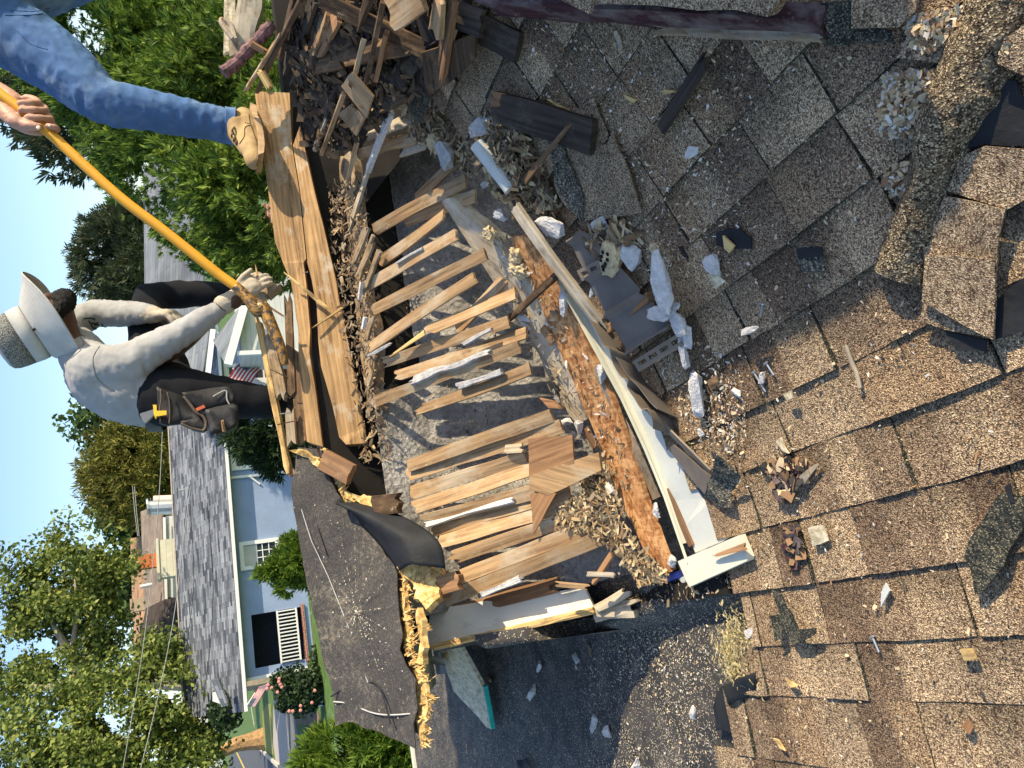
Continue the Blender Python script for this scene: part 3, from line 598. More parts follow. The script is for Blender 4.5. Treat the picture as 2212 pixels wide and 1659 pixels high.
def ribbon(name, pts, ht, mat, lb, cat, lean=(0, 0, 0)):
    b = MB(); b.grid([[p, p+Vector((0, 0, ht))+Vector(lean)] for p in pts]); o = b.build(name, mat); o.modifiers.new('t', 'SOLIDIFY').thickness = .002; return tag(o, lb, cat)
def smooth_path(P, n=6):
    out = []
    for i in range(len(P)-1):
        p0 = P[max(i-1, 0)]; p1 = P[i]; p2 = P[i+1]; p3 = P[min(i+2, len(P)-1)]
        for k in range(n):
            t = k/n; out.append(.5*((2*p1)+(p2-p0)*t+(2*p0-5*p1+4*p2-p3)*t*t+(3*p1-p0-3*p2+p3)*t**3))
    return out+[P[-1]]
ribbon('bent_soffit_edge', smooth_path(ed('h', (820, 625, 860, 690, 905, 775, 935, 790, 960, 880, 1010, 960, 1050, 975, 1045, 1020, 1090, 1090, 1130, 1150, 1170, 1150, 1195, 1210, 1200, 1270), .01)), .075, VINYL_B, 'wavy cut edge of soffit standing on the pale fascia', 'soffit edge', (.02, -.02, 0))
ribbon('bent_soffit_edge', smooth_path(ed('h', (990, 860, 1060, 970, 1120, 1030, 1190, 1120, 1240, 1170), .0)), .08, VINYL, 'second soffit edge standing on the shingles beside the wavy one', 'soffit edge', (.03, -.02, 0))

# ------------------------------------------------------------------ boards lying on the laths
sheet_q('plywood_square', 'h', (320, 1290, 585, 1265, 600, 1440, 470, 1470, 325, 1520), zhole, .008, [W_RED, W_DARK], h=.055, step=.05, torn=.003, label='square brown plywood piece lying over the laths', cat='plywood')
sheet_q('brown_board', 'h', (330, 1510, 745, 1370, 760, 1480, 440, 1630, 325, 1595), zhole, .014, [W_LATH, W_DARK], h=(.06, .05, .05, .06, .06), step=.05, torn=.003, label='wide brown board crossing the laths next to the square plywood', cat='board')
sheet_q('plywood_triangle', 'i', (330, 0, 490, 0, 350, 250), zhole, .008, [W_RED, W_DARK], h=.06, step=.05, torn=.003, label='sharp plywood triangle pointing over the laths', cat='plywood')
lbrd('wood_chip_block', 'h', (165, 1355, 285, 1345), .03, .012, W_LATH, (.05, .05), jag=(.02, .02), label='short split lath piece beside the square plywood', cat='wood piece')
sheet_q('split_wedge', 'h', (390, 1045, 480, 1060, 520, 1110, 440, 1105), zhole, .015, [W_RED, W_YEL], h=.0, torn=.012, label='splintered red wedge at the near plate edge', cat='wood piece')

# ------------------------------------------------------------------ raised rake board between hole and flat roof
def rake(lst, h0=0, **k): return [on_x(q, .02) for q in lst]
def rk(s, c, ys, dx=0.): return [on_y(q, y) for q, y in zip(Q(s, *c), ys)]
bR = rk('i', (0, 715, 660, 570, 715, 690, 0, 850), (2.62, 2.36, 2.33, 2.60)); bF = rk('f', (1060, 930, 1090, 700), (2.83, 2.86))
sheet('white_rake_board', [bF[1], bR[1], bR[2], bF[0]], .02, [WPAINT, W_DARK], step=.07, torn=.003, label='worn white rake board along the flat roof side of the hole', cat='board')
plank('yellow_batten', rk('f', (1045, 945), (2.8,))[0], rk('i', (715, 708), (2.31,))[0], .022, .03, W_YEL, up=(0, -.5, 1), jag=(.05, .003), label='yellow batten under the worn white rake board', cat='batten')
plank('red_brown_board', rk('f', (1080, 760), (2.84,))[0]+Vector((0, .03, -.02)), rk('i', (500, 545), (2.42,))[0], .05, .02, W_RED, up=(.3, -.5, 1), jag=(.04, .04), label='dark red brown board above the white rake board', cat='board')
plank('brown_stick', *[hit(q, zhole, .02) for q in Q('i', 700, 550, 850, 320)], .02, .012, W_RED, jag=(.03, .03), label='dark red stick leaning across the end of the last laths', cat='stick')
plank('pale_stick', *[hit(q, zhole, .03) for q in Q('i', 480, 550, 690, 570)], .016, .008, W_LATH, jag=(.02, .02), label='thin tan splinter above the white rake board', cat='stick')
plank('pale_stick', *[hit(q, zhole, .03) for q in Q('i', 670, 490, 840, 495)], .014, .01, W_GREY, jag=(.01, .02), label='thin pale stick by the grey plaster at the end of the laths', cat='stick')
plank('torn_timber_end', rk('i', (715, 745), (2.33,))[0], rk('i', (985, 680), (2.18,))[0], .055, .05, W_GREY, up=(0, -.4, 1), jag=(.01, .08), wob=.2, label='pale torn timber end above the rubber membrane', cat='timber')
plank('torn_timber_end', rk('i', (715, 700), (2.30,))[0], rk('i', (930, 590), (2.2,))[0], .025, .02, W_GREY, up=(0, -.4, 1), jag=(.01, .04), wob=.3, label='grey splintered strip on the pale torn timber', cat='timber')
c = MB(); cp = rk('i', (0, 880, 300, 830, 640, 775, 1000, 690, 1300, 610, 1600, 540), (2.62, 2.48, 2.34, 2.15, 1.95, 1.76)); 
cp[2] = on_z(Q('i', 640, 775)[0], -1.22); cp[3] = on_z(Q('i', 1000, 690)[0], -1.265); cp[4] = on_z(Q('i', 1300, 610)[0], -1.285); cp[5] = on_z(Q('i', 1600, 540)[0], -1.29)
cp = smooth_path(cp, 5); c.grid([[p+Vector((.012, .0, .0)), p+Vector((-.02, -.012, .002)), p+Vector((-.04, -.02, -.03)), Vector((p.x-.06, p.y-.03, ZM+.003))] for p in cp]); c.build('membrane_upstand', [MEMB], flat, smooth=True)
wl = MB(); wl.grid([[on_y(q, y)+Vector((-.01, 0, -.03)), Vector((on_y(q, y).x-.012, y, ZM-.02))] for q, y in zip(Q('f', 1040, 960)+Q('i', 0, 870, 300, 800, 700, 730), (2.84, 2.62, 2.48, 2.32))]); wl.build('upstand_wall', [FELT], flat)
# ------------------------------------------------------------------ grey roll roofing flap on torn strand board
FLO = [('f', 245, 0, 2.93), ('f', 270, 130, 2.93), ('f', 320, 400, 2.93), ('f', 380, 720, 2.93), ('f', 450, 1040, 2.93), ('f', 510, 1230, 2.93), ('f', 515, 1405, 2.93), ('f', 635, 1385, 2.86), ('f', 850, 1480, 2.7), ('f', 1000, 1540, 2.56), ('f', 985, 1390, 2.56), ('f', 1010, 1300, 2.55), ('f', 1000, 1130, 2.55), ('f', 940, 1040, 2.58), ('f', 905, 950, 2.6), ('f', 925, 860, 2.6), ('f', 890, 680, 2.62), ('f', 890, 480, 2.64), ('f', 790, 320, 2.70), ('f', 660, 170, 2.76), ('f', 520, 0, 2.82), ('e', 395, 1500, 2.86), ('e', 285, 1490, 2.92)]
fl = empty('roofing_flap', on_y(Q('f', 600, 700)[0], 2.8), 'large grey roll roofing flap on torn strand board, left of the ridge boards', 'roofing')
fp = [on_y(Q(a, x, y)[0], d) for a, x, y, d in FLO]
sheet('roll_roofing', fp, .004, [ROLL_, FELT], parent=fl, torn=.008, step=.04, bumpy=.006)
fo = [p+Vector((0, .004, -.012)) for p in fp]; ctr = sum(fo, Vector())/len(fo)
lowr = [p for k, p in enumerate(fo) if 9 <= k <= 21]
ob = [p+Vector((0, -.022, -.016))*random.uniform(.2, 1.25) for p in lowr]+[p.lerp(ctr, .22)+Vector((0, .012, -.030)) for p in reversed(lowr)]
sheet('torn_strand_board', ob, .012, [OSB_Y, OSB_Y], parent=fl, torn=.016, step=.016, bumpy=.002)
sheet('deck_board', [p.lerp(ctr, .06)+Vector((0, .008, -.030)) for p in fo], .008, [W_DARK, W_DARK], parent=fl, torn=.002, step=.5, bumpy=0)
rim = MB(); lowp = [p for k, p in enumerate(fo) if 9 <= k <= 21]
for k in range(260):   # splinters along the torn edge
    i = random.randrange(len(lowp)-1); p = lowp[i].lerp(lowp[i+1], random.random())+Vector((0, random.uniform(-.03, .01), random.uniform(-.03, -.008)))
    dr = Vector((random.uniform(-.6, .6), -1, random.uniform(-.7, .2))).normalized(); rim.tube([p-dr*.02, p+dr*random.uniform(.005, .045)], [random.uniform(.002, .006), .0006], 4)
rim.build('torn_splinters', [OSB_Y], fl)['kind'] = 'stuff'
def chalk(pts, w):
    b = MB(); P = [on_y(Q('f', x, y)[0], d)+Vector((0, -.006, .006)) for x, y, d in pts]; b.tube(P, w, 5); return b
lifts = chalk([(300, 40, 2.925), (380, 290, 2.89), (480, 500, 2.865), (600, 800, 2.82), (720, 1140, 2.765)], .0016)
P_ = [on_y(Q('f', x, y)[0], d)+Vector((0, -.005, .007)) for x, y, d in ((515, 1255, 2.92), (620, 1270, 2.87), (740, 1320, 2.77), (850, 1335, 2.68), (1010, 1325, 2.57))]
lifts.tube(smooth_path(P_), .0022, 5); lifts.build('chalk_line', [m_plain('chalk dust', (.5, .48, .46), .9)], fl)
P_ = [on_y(Q('f', x, y)[0], d)+Vector((0, -.006, .008)) for x, y, d in ((500, 1225, 2.92), (620, 1160, 2.86), (780, 1155, 2.72), (860, 1390, 2.66))]
b = MB(); b.tube(smooth_path(P_), .003, 5); P_ = [on_y(Q('f', x, y)[0], d)+Vector((0, -.006, .008)) for x, y, d in ((420, 200, 2.88), (480, 380, 2.86),)]; b.tube(P_, .002, 5); P_ = [on_y(Q('f', x, y)[0], d)+Vector((0, -.006, .008)) for x, y, d in ((630, 760, 2.81), (660, 850, 2.8), (740, 1020, 2.75))]; b.tube(P_, .002, 5); b.build('lap_seam', [FELT], fl)
# curled felt tongue
tg = MB(); T0 = smooth_path([on_y(Q('f', x, y)[0], d) for x, y, d in ((545, 20, 2.79), (660, 165, 2.74), (800, 330, 2.66), (900, 470, 2.60))], 5); T1 = smooth_path([on_y(Q('f', x, y)[0], d) for x, y, d in ((600, 60, 2.76), (790, 140, 2.66), (960, 240, 2.53), (1060, 420, 2.48))], 5); T2 = smooth_path([on_y(Q('f', x, y)[0], d) for x, y, d in ((640, 60, 2.75), (890, 130, 2.60), (1130, 280, 2.42), (1180, 455, 2.42))], 5)
rows = []
for a_, b_, c_ in zip(T0, T1, T2):
    row = []
    for u in np.linspace(0, 1, 13):
        p = a_*(1-u)**2+b_*2*u*(1-u)+c_*u*u if 0 else (a_.lerp(b_, u*2) if u < .5 else b_.lerp(c_, u*2-1)); row.append(p+Vector((0, -.02, .05))*math.sin(u*math.pi)**1.5)
    rows.append(row)
tg.grid(rows); o = tg.build('felt_tongue', [FELT], None, smooth=True); o.modifiers.new('t', 'SOLIDIFY').thickness = .004; tag(o, 'curled black felt tongue hanging from the grey flap over the laths', 'felt')
def ylump(s, c, y, sz, lb):
    o = sheet('torn_strand_board', [on_y(q, d) for q, d in zip(Q(s, *c), y)], sz, [OSB_Y, OSB_Y], torn=.02, step=.02, bumpy=.01); return tag(o, lb, 'strand board')
ylump('f', (885, 450, 1000, 390, 1145, 450, 1110, 540, 1140, 620, 1060, 700, 990, 640, 960, 530), (2.6, 2.56, 2.5, 2.5, 2.46, 2.46, 2.52, 2.58), .03, 'bright yellow torn strand board lump below the felt tongue')
ylump('f', (610, 0, 680, 0, 830, 120, 840, 150, 760, 120, 650, 50), (2.74, 2.72, 2.64, 2.63, 2.67, 2.73), .02, 'yellow torn strand board edge above the felt tongue')
ylump('f', (1010, 700, 1050, 760, 1045, 860, 1030, 960, 1040, 1030, 995, 1030, 1020, 900, 1000, 760), (2.55, 2.53, 2.53, 2.53, 2.54, 2.56, 2.56, 2.58), .02, 'ragged yellow strand board strip hanging below the dark gap of the flap')
ylump('e', (230, 1510, 280, 1500, 400, 1560, 440, 1600, 400, 1610, 350, 1560), (2.9, 2.89, 2.84, 2.82, 2.84, 2.88), .02, 'small yellow insulation tuft at the upper corner of the grey flap')
for c, d, lb in (((1030, 1240, 1110, 1250), (2.56, 2.52), 'short yellow peg sticking out of the flap edge'), ((1050, 815, 1085, 808), (2.55, 2.52), 'tiny yellow peg at the torn flap')): plank('splinter', *[on_y(q, y) for q, y in zip(Q('f', *c), d)], .022, .012, W_YEL, jag=(0, .004), label=lb, cat='splinter')
bl = plank('red_wood_block', on_y(Q('e', 420, 1560)[0], 2.80), on_y(Q('e', 600, 1660)[0], 2.72), .075, .03, W_RED, up=(0, -.6, 1), jag=(.01, .01), label='reddish saw marked wood block under the flap corner', cat='block')
plank('red_wood_block', on_y(Q('f', 720, 80)[0], 2.66), on_y(Q('f', 900, 60)[0], 2.56), .07, .03, W_DARK, up=(0, -.6, 1), jag=(.03, .04), label='broken brown wood block above the felt tongue', cat='block')
plank('board_stub', on_y(Q('f', 1120, 560)[0], 2.5), on_y(Q('f', 1270, 520)[0], 2.42), .06, .03, W_RED, up=(0, -.6, 1), jag=(.02, .05), label='broken red brown board stub below the yellow lump', cat='board')

# things on the flat roof
fb = sheet_q('foam_board', 'f', (1145, 960, 1260, 915, 1400, 1165, 1455, 1425, 1425, 1410, 1230, 1195), zflat, .02, [OSB_L, OSB_L], h=(.20, .20, .09, .05, .05, .12), torn=.003, step=.08, label='pale strand board with a teal edge leaning on the flat roof', cat='board')
plank('teal_edge', hit(Q('f', 1408, 1168)[0], zflat, .085), hit(Q('f', 1455, 1425)[0], zflat, .052), .012, .022, m_plain('teal paint', (.02, .42, .33), .5), up=(0, 0, 1), parent=fb)
mbk = MB(); P = [hit(q, zflat, .24) for q in Q('f', 1040, 975, 1175, 995)]; P2 = [hit(q, zflat, .20) for q in Q('f', 1045, 1010, 1190, 1035)]; mbk.grid([[P[0], P[1]], [P2[0], P2[1]]]); mbk.bar(P2[0], P2[1], .012, .02)
o = mbk.build('metal_bracket', [METAL]); o.modifiers.new('t', 'SOLIDIFY').thickness = .004; tag(o, 'galvanised metal bracket under the flap above the pale board', 'bracket')
for s, x, y, sz, an, lb in (('i', 385, 1045, (.06, .028, .022), -1.0, 'oblong plaster crumb on the shaded membrane, nearest the upstand'), ('i', 605, 990, (.045, .033, .02), .5, 'squarish plaster crumb on the membrane beside the shade line'), ('i', 330, 1205, (.11, .05, .04), -1.1, 'largest white plaster block on the shaded black membrane'), ('i', 715, 1390, (.08, .035, .025), -.4, 'white plaster stick just past the shade line on the membrane'), ('i', 800, 1440, (.055, .04, .03), -.7, 'white plaster piece with a dark shadow beside the plaster stick'), ('i', 970, 1640, (.06, .035, .03), -.8, 'white plaster piece at the lower picture edge of the membrane'), ('i', 610, 1050, (.018, .014, .01), 0, 'tiny plaster crumb below the squarish one'), ('i', 1315, 1325, (.05, .025, .015), -.6, 'grey plaster crumb near the membrane seam')):
    lump('plaster_crumb', Q(s, x, y)[0], zflat, sz, an, PLAS, lb, 'plaster')
lump('chip', Q('i', 90, 1125)[0], zflat, (.05, .03, .01), 1.2, W_LATH, 'brown wood chip near the teal edged board', 'wood chip'); lump('chip', Q('i', 690, 945)[0], zflat, (.05, .016, .012), .2, W_LATH, 'wood chip lying exactly on the shade line', 'wood chip')
sheet_q('felt_scrap', 'i', (255, 1610, 300, 1600, 345, 1659, 260, 1659), zflat, .004, [FELT, FELT], h=.03, bumpy=.02, label='crumpled felt scrap at the lower picture edge', cat='felt')
TUFT = m_leaf('yellow insulation fibre', [(.42, .33, .16), (.56, .47, .26), (.66, .58, .38)], .9, .3)
# membrane end flap curling over shingles, yellow insulation tufts
sheet_q('membrane_end', 'i', (1440, 1210, 1530, 1150, 1660, 1090, 1680, 1180, 1640, 1240, 1540, 1260, 1520, 1330, 1560, 1470, 1500, 1430, 1440, 1440), zflat, .004, [FELT, FELT], h=(.03, .08, .10, .08, .07, .07, .06, .05, .04, .03), bumpy=.02, smooth=True, label='curled end of the black membrane overlapping the shingles', cat='membrane')
for x, y, sz, lb in ((1620, 960, (.12, .09, .06), 'fluffy yellow insulation tuft by the dark torn shingle end'), (1545, 1000, (.07, .05, .04), 'smaller yellow insulation tuft on the membrane edge'), (1590, 1040, (.06, .05, .03), 'third insulation tuft below the fluffy one')):
    c0 = hit(Q('i', x, y)[0], zflat, .05); b = MB()
    for k in range(1300):   # loose fibres
        d = Vector((random.gauss(0, .42), random.gauss(0, .42), random.gauss(0, .40))); p = c0+Vector((d.x*sz[0], d.y*sz[1], abs(d.z)*sz[2]-.02)); a = random.uniform(0, 6.28); u = Vector((math.cos(a), math.sin(a), random.uniform(-.5, .6)))*random.uniform(.003, .009); w = u.orthogonal().normalized()*random.uniform(.0006, .002); k1 = Vector((random.uniform(-.003, .003), random.uniform(-.003, .003), random.uniform(-.001, .004)))
        b.grid([[p-u-w, p-u+w], [p+k1-w, p+k1+w], [p+u-w, p+u+w]])
    tag(b.build('insulation_tuft', [TUFT]), lb, 'insulation')
sheet_q('pale_chip', 'i', (1620, 830, 1670, 810, 1680, 860, 1640, 880), zflat, .01, [PLAS, PLAS], h=.07, label='cream chip above the insulation tuft', cat='chip')

# ------------------------------------------------------------------ loose things on the shingles
def rsheet(name, s, c, mats, lb, cat, h=.008, t=.004, **kw): return sheet_q(name, s, c, zf, t, mats, h=h, label=lb, cat=cat, **kw)
rsheet('loose_shingle', 'g', (530, 690, 715, 590, 800, 830, 765, 890, 690, 890, 700, 770), [SHG1, SHB], 'loose shingle corner lying under the dark board', 'shingle', h=.012)
rsheet('loose_shingle', 'g', (450, 860, 530, 880, 700, 895, 790, 870, 830, 790, 900, 960, 1000, 1280, 920, 1300, 740, 1330, 640, 1340, 530, 1220, 480, 1120), [SHG1, SHB], 'large loose shingle sheet with grey green upper strip in the shade', 'shingle', h=.016, bumpy=.006)
rsheet('dull_strip', 'g', (440, 850, 530, 880, 600, 1050, 650, 1170, 640, 1335, 560, 1240, 490, 1120), [SHGD, SHB], 'grey green self seal strip of the large loose shingle', 'shingle strip', h=.024)
board('dark_board', 'g', (95, 640, 700, 830), zf, .085, .022, W_CHAR, (.04, .05), up=(-.2, 0, 1), jag=(.01, .004), label='dark smoke stained board lying on the shaded shingles', cat='board')
board('dark_stick', 'g', (1110, 780, 1390, 345), zf, .034, .010, W_CHAR, (.02, .025), jag=(.004, .03), label='narrow black stick lying alone on the shaded shingles', cat='stick')
board('thin_stake', 'g', (290, 1100, 565, 745), zf, .017, .008, W_DARK, (.06, .075), taper=(1.6, .3), jag=(.02, .02), label='thin dark stake propped on the dark board', cat='stick')
board('dark_board', 'g', (-40, 140, 255, 290), zf, .075, .02, W_CHAR, (.04, .03), jag=(.03, .005), label='short dark board end under the eave at the edge of the heap', cat='board')
rsheet('felt_scrap', 'g', (1450, 1400, 1600, 1380, 1665, 1440, 1660, 1500, 1540, 1505, 1455, 1480), [FELT, FELT], 'black felt scrap with a pale wood chip on top', 'felt')
rsheet('pale_chip', 'g', (1495, 1425, 1530, 1460, 1560, 1485, 1535, 1530, 1500, 1500), [W_YEL, W_YEL], 'pale split wood chip lying on the black felt scrap', 'chip', h=.02, t=.006)
rsheet('dark_shingle_scrap', 'j', (285, 1500, 435, 1490, 450, 1560, 455, 1640, 310, 1645), [SHGD, SHB], 'small square dark shingle scrap in the sun', 'shingle scrap', h=.012)
rsheet('dark_shingle_scrap', 'j', (285, 1500, 435, 1490, 445, 1545, 300, 1562), [FELT, FELT], 'black tar strip across the small square shingle scrap', 'tar strip', h=.019, t=.003)
rsheet('dark_shingle_scrap', 'h', (1390, 1640, 1455, 1390, 1610, 1505, 1545, 1620, 1560, 1700, 1470, 1710), [SHGD, SHB], 'dark triangular shingle scrap by the lower end of the fascia', 'shingle scrap', h=(.02, .08, .03, .02, .02, .01), bumpy=.01)
rsheet('dark_shingle_scrap', 'l', (1290, 385, 1420, 150, 1510, 0, 1700, 20, 1640, 230, 1540, 430, 1400, 605, 1360, 610), [SHB, SHGD], 'long dark shingle piece lying face down near the lower right corner', 'shingle scrap', h=.022, bumpy=.008)
rsheet('tar_patch', 'k', (1540, 1430, 1575, 1410, 1600, 1530, 1570, 1530), [FELT, FELT], 'black tar smear on the face down shingle', 'tar', h=.028, t=.002)
# lifted ridge strip bulging across the roof and torn tabs beyond it
st = []; CL = smooth_path([hit(q, zf, 0) for q in Q('j', 1560, -40, 1420, 280, 1310, 560, 1190, 830, 1110, 1110, 1000, 1420, 930, 1659)], 6)
sm = MB(); rows = []
for k, p in enumerate(CL):
    f_ = k/(len(CL)-1); T = (CL[min(k+1, len(CL)-1)]-CL[max(k-1, 0)]).normalized(); S = Vector((T.y, -T.x, 0)).normalized(); n_ = nrm_of(zf, p.x, p.y); S = (S-n_*S.dot(n_)).normalized(); wd = .050+.010*math.sin(f_*7)
    rows.append([p-n_*.0+S*(wd*u)+n_*(.006+.055*max(0, 1-u*u)**.8*(.55+.45*math.sin(f_*3.1))+.004*noise.noise((f_*9, u*3, 2)))+S*.01*noise.noise((f_*14, u, 0)) for u in np.linspace(-1, 1, 12)])
sm.grid(rows); sg = sm.build('lifted_cap_strip', [SHG2], None, smooth=False); sg.modifiers.new('t', 'SOLIDIFY').thickness = .004; tag(sg, 'bulging lifted shingle strip running across the roof from the top right corner', 'shingle strip')
TORN = [('j', (1260, 950, 1420, 880, 1659, 900, 1700, 1000, 1700, 1180, 1560, 1260, 1380, 1210, 1200, 1150), .03, 'tan torn shingle tab beyond the bulging strip, upper one'),
 ('j', (1175, 1180, 1390, 1225, 1550, 1265, 1500, 1440, 1490, 1690, 1340, 1650, 1050, 1560, 1040, 1500), .035, 'tan torn shingle tab beyond the bulging strip, lower one'),
 ('k', (1040, 310, 1060, 30, 1480, 60, 1480, 300, 1475, 540, 1420, 520, 1200, 400), .05, 'large lifted shingle tab casting a black shadow at its corner'),
 ('k', (1055, 310, 1200, 370, 1470, 470, 1475, 545, 1400, 520, 1180, 480, 1030, 430), .03, 'brown shingle tab under the large lifted one'),
 ('j', (620, 0, 1020, -60, 1010, 60, 900, 165, 620, 170), .05, 'beige shingle piece at the top edge above a black gap'),
 ('j', (880, 350, 950, 250, 1270, 300, 1260, 395, 1050, 370), .035, 'tan shingle tab over a dark triangular gap'),
 ('j', (1500, 380, 1540, 230, 1700, 130, 1700, 470), .05, 'torn shingle tab in the upper right corner')]
for s, c, h, lb in TORN: rsheet('torn_shingle_tab', s, c, [SHG1, SHB], lb, 'shingle', h=h*.7, t=.004, bumpy=.004, torn=.003, step=.04)
for s, c, h, lb in (('j', (400, 20, 620, 0, 640, 160, 600, 240, 500, 230, 460, 130), .03, 'black bent shingle end beside the maroon eave'), ('j', (600, 180, 860, 175, 870, 245, 740, 265, 620, 240), .02, 'dark shingle butt under the beige piece'), ('j', (460, 210, 580, 230, 640, 270, 460, 280), .014, 'black felt under the bent shingle end'), ('j', (1470, 470, 1600, 490, 1700, 700, 1700, 880, 1420, 870, 1270, 910, 1330, 650), .014, 'dark sheet painting the shaded cavity beyond the bulging strip'), ('k', (1480, 310, 1560, 230, 1700, 130, 1700, 470, 1490, 540), .012, 'dark sheet painting the shadow beside the large lifted tab'), ('k', (1170, 480, 1440, 540, 1430, 610, 1250, 610), .014, 'black sheet painting the shade under the large lifted tab'), ('j', (1090, 400, 1250, 400, 1200, 540, 1150, 480), .012, 'dark sheet painting the shaded triangular gap under the tan tab'), ('l', (130, 590, 200, 620, 290, 820, 400, 815, 400, 850, 260, 910, 200, 800), .03, 'folded dark shingle edge at the membrane corner'), ('l', (120, 740, 180, 730, 190, 880, 150, 900), .03, 'grey folded strip at the membrane corner')):
    rsheet('felt_and_shade_patch', s, c, [SHB if 'shingle' in lb or 'folded' in lb else FELT, FELT], lb, 'felt', h=h, t=.004, bumpy=.008)  # sheets in the gaps and beside lifted tabs paint the shade there
# white plaster pieces, nests, mud
WP = [('g', 455, 1370, (.15, .085, .03), .9, 'large white plaster slab by the vinyl soffit'), ('g', 755, 1355, (.13, .05, .02), 1.3, 'flat white plaster shard beside the large slab'), ('h', 925, 190, (.10, .085, .04), .7, 'white plaster cube next to the wasp nest'),
 ('h', 1120, 330, (.22, .075, .045), -.5, 'long white plaster bar on the vinyl soffit'), ('h', 1140, 520, (.16, .06, .05), 1.4, 'arched plaster piece at the end of the long bar'), ('h', 1230, 580, (.10, .06, .035), -.2, 'plaster shard under the arched piece'), ('h', 1260, 770, (.12, .028, .02), -.5, 'thin plaster stick pointing away from the vinyl'), ('h', 1285, 680, (.08, .035, .025), -.9, 'plaster crumb between the thin stick and the arched piece'),
 ('h', 1345, 1010, (.17, .065, .04), -.4, 'lone white plaster bar on the sunny shingles'), ('h', 540, 480, (.13, .04, .03), -.6, 'plaster shard lying on the orange strand board'), ('h', 760, 895, (.10, .035, .03), -.7, 'plaster shard in the gap along the cream trim'), ('h', 290, 560, (.07, .03, .02), .9, 'small plaster shard on the near plate'), ('h', 300, 605, (.07, .025, .02), .5, 'second small plaster shard on the near plate'),
 ('h', 550, 1190, (.08, .035, .03), 1.5, 'plaster roll at the end of the near plate'), ('h', 630, 1215, (.06, .05, .035), .2, 'knobby plaster lump at the end of the near plate'), ('h', 590, 1270, (.05, .04, .03), .9, 'grey plaster crumb by the lower cedar shim'), ('g', 40, 770, (.12, .10, .06), .6, 'grey rounded plaster boulder in the shavings heap'), ('g', 145, 950, (.07, .05, .04), .1, 'grey plaster ball in the shavings heap'), ('g', 60, 1110, (.10, .025, .02), 1.2, 'grey plaster twig near the pale pipe'),
 ('g', 160, 1300, (.06, .05, .04), .4, 'plaster knob on the strand board end'), ('k', 80, 775, (.04, .022, .015), -.6, 'tiny plaster chip beside two nails'), ('h', 1640, 640, (.09, .022, .015), 1.3, 'slim plaster stick lying alone right of the vinyl'), ('h', 1580, 1015, (.04, .025, .015), .8, 'small plaster chip beyond the lone bar'), ('h', 1360, 1250, (.03, .025, .015), .3, 'plaster crumb near the brown vinyl strip'), ('g', 130, 850, (.06, .03, .025), .9, 'grey plaster shard beside the pale pipe'), ('h', 820, 1610, (.08, .05, .03), -.5, 'plaster shard at the lower end of the strand board'), ('i', 1090, 110, (.06, .045, .03), -.3, 'plaster crumb in the slot by the cream trim'), ('i', 1180, 410, (.05, .035, .03), .6, 'plaster crumb near the end cap'), ('h', 705, 410, (.05, .018, .018), -1.2, 'plaster finger beside the vinyl'), ('g', 1430, 1600, (.09, .06, .035), .4, 'white plaster block past the wasp nest')]
for s, x, y, sz, an, lb in WP:
    fn = zf if s in 'gk' or x > 640 else zed; sz = tuple(v*.78 for v in sz)
    lump('plaster_piece', Q(s, x, y)[0], fn, sz, an, PLAS2 if 'grey' in lb else PLAS, lb, 'plaster', rough=.22, box=.75, h=sz[2]*.4+(.03 if fn is zed or ('vinyl' in lb) else .004)+(.03 if 'arched' in lb or 'bar on the vinyl' in lb else 0))
wn = lump('wasp_nest', Q('h', 820, 205)[0], zf, (.10, .065, .05), -.9, FOAMY, 'tan mud wasp nest with round holes on the vinyl soffit', 'wasp nest', rough=.3, box=.3, h=.035)
hb = MB()
for k in range(11):
    a = random.uniform(0, 6.28); r = random.uniform(.2, .8); x = math.cos(a)*r*.038; y = math.sin(a)*r*.026; z = .0275*math.sqrt(max(0.1, 1-(x/.055)**2-(y/.036)**2)); ic = bmesh.new(); bmesh.ops.create_icosphere(ic, subdivisions=2, radius=.0055); hb.add([Vector((v.co.x+x, v.co.y+y, v.co.z*.5+z)) for v in ic.verts], [[v.index for v in f.verts] for f in ic.faces]); ic.free()
o = hb.build('nest_hole', [BLACKV], wn, mw=wn.matrix_basis); 
for s, x, y, sz, lb in (('h', 265, 275, (.08, .05, .04), 'yellow mud nest on the near plate by the brown stick'), ('h', 90, 50, (.05, .045, .04), 'small round mud nest at the upper end of the near plate'), ('h', 245, 190, (.06, .05, .03), 'flaky mud nest on the near plate'), ('d', 1290, 560, (.10, .08, .06), 'pale mud nest lump at the edge of the heap'), ('d', 1245, 620, (.08, .06, .05), 'second mud nest lump below the pale one'), ('d', 1425, 850, (.07, .065, .05), 'round yellow mud nest in the shavings'), ('d', 795, 900, (.08, .06, .05), 'grey mud nest on the far plate below the boot'), ('g', 1080, 1500, (.03, .025, .02), 'tiny orange mud crumb on the shingles')):
    lump('mud_nest', Q(s, x, y)[0], zed if s != 'd' else zhole, sz, random.uniform(0, 3), FOAMY if 'grey' not in lb else PLAS2, lb, 'mud nest', rough=.45, box=.2, freq=3, h=.03)
lump('plaster_boulder', Q('d', 1480, 930)[0], zhole, (.10, .07, .06), .3, PLAS2, 'ribbed grey plaster lump below the round yellow mud nest', 'plaster', h=.05, freq=4)
pp = MB(); P = [hit(q, zf, .05) for q in Q('g', 15, 870, 215, 1145)]; pp.tube(P, [.024, .02], 14); o = pp.build('pale_pipe', [PALE], smooth=False); tag(o, 'pale grey green pipe end in the shavings heap', 'pipe')
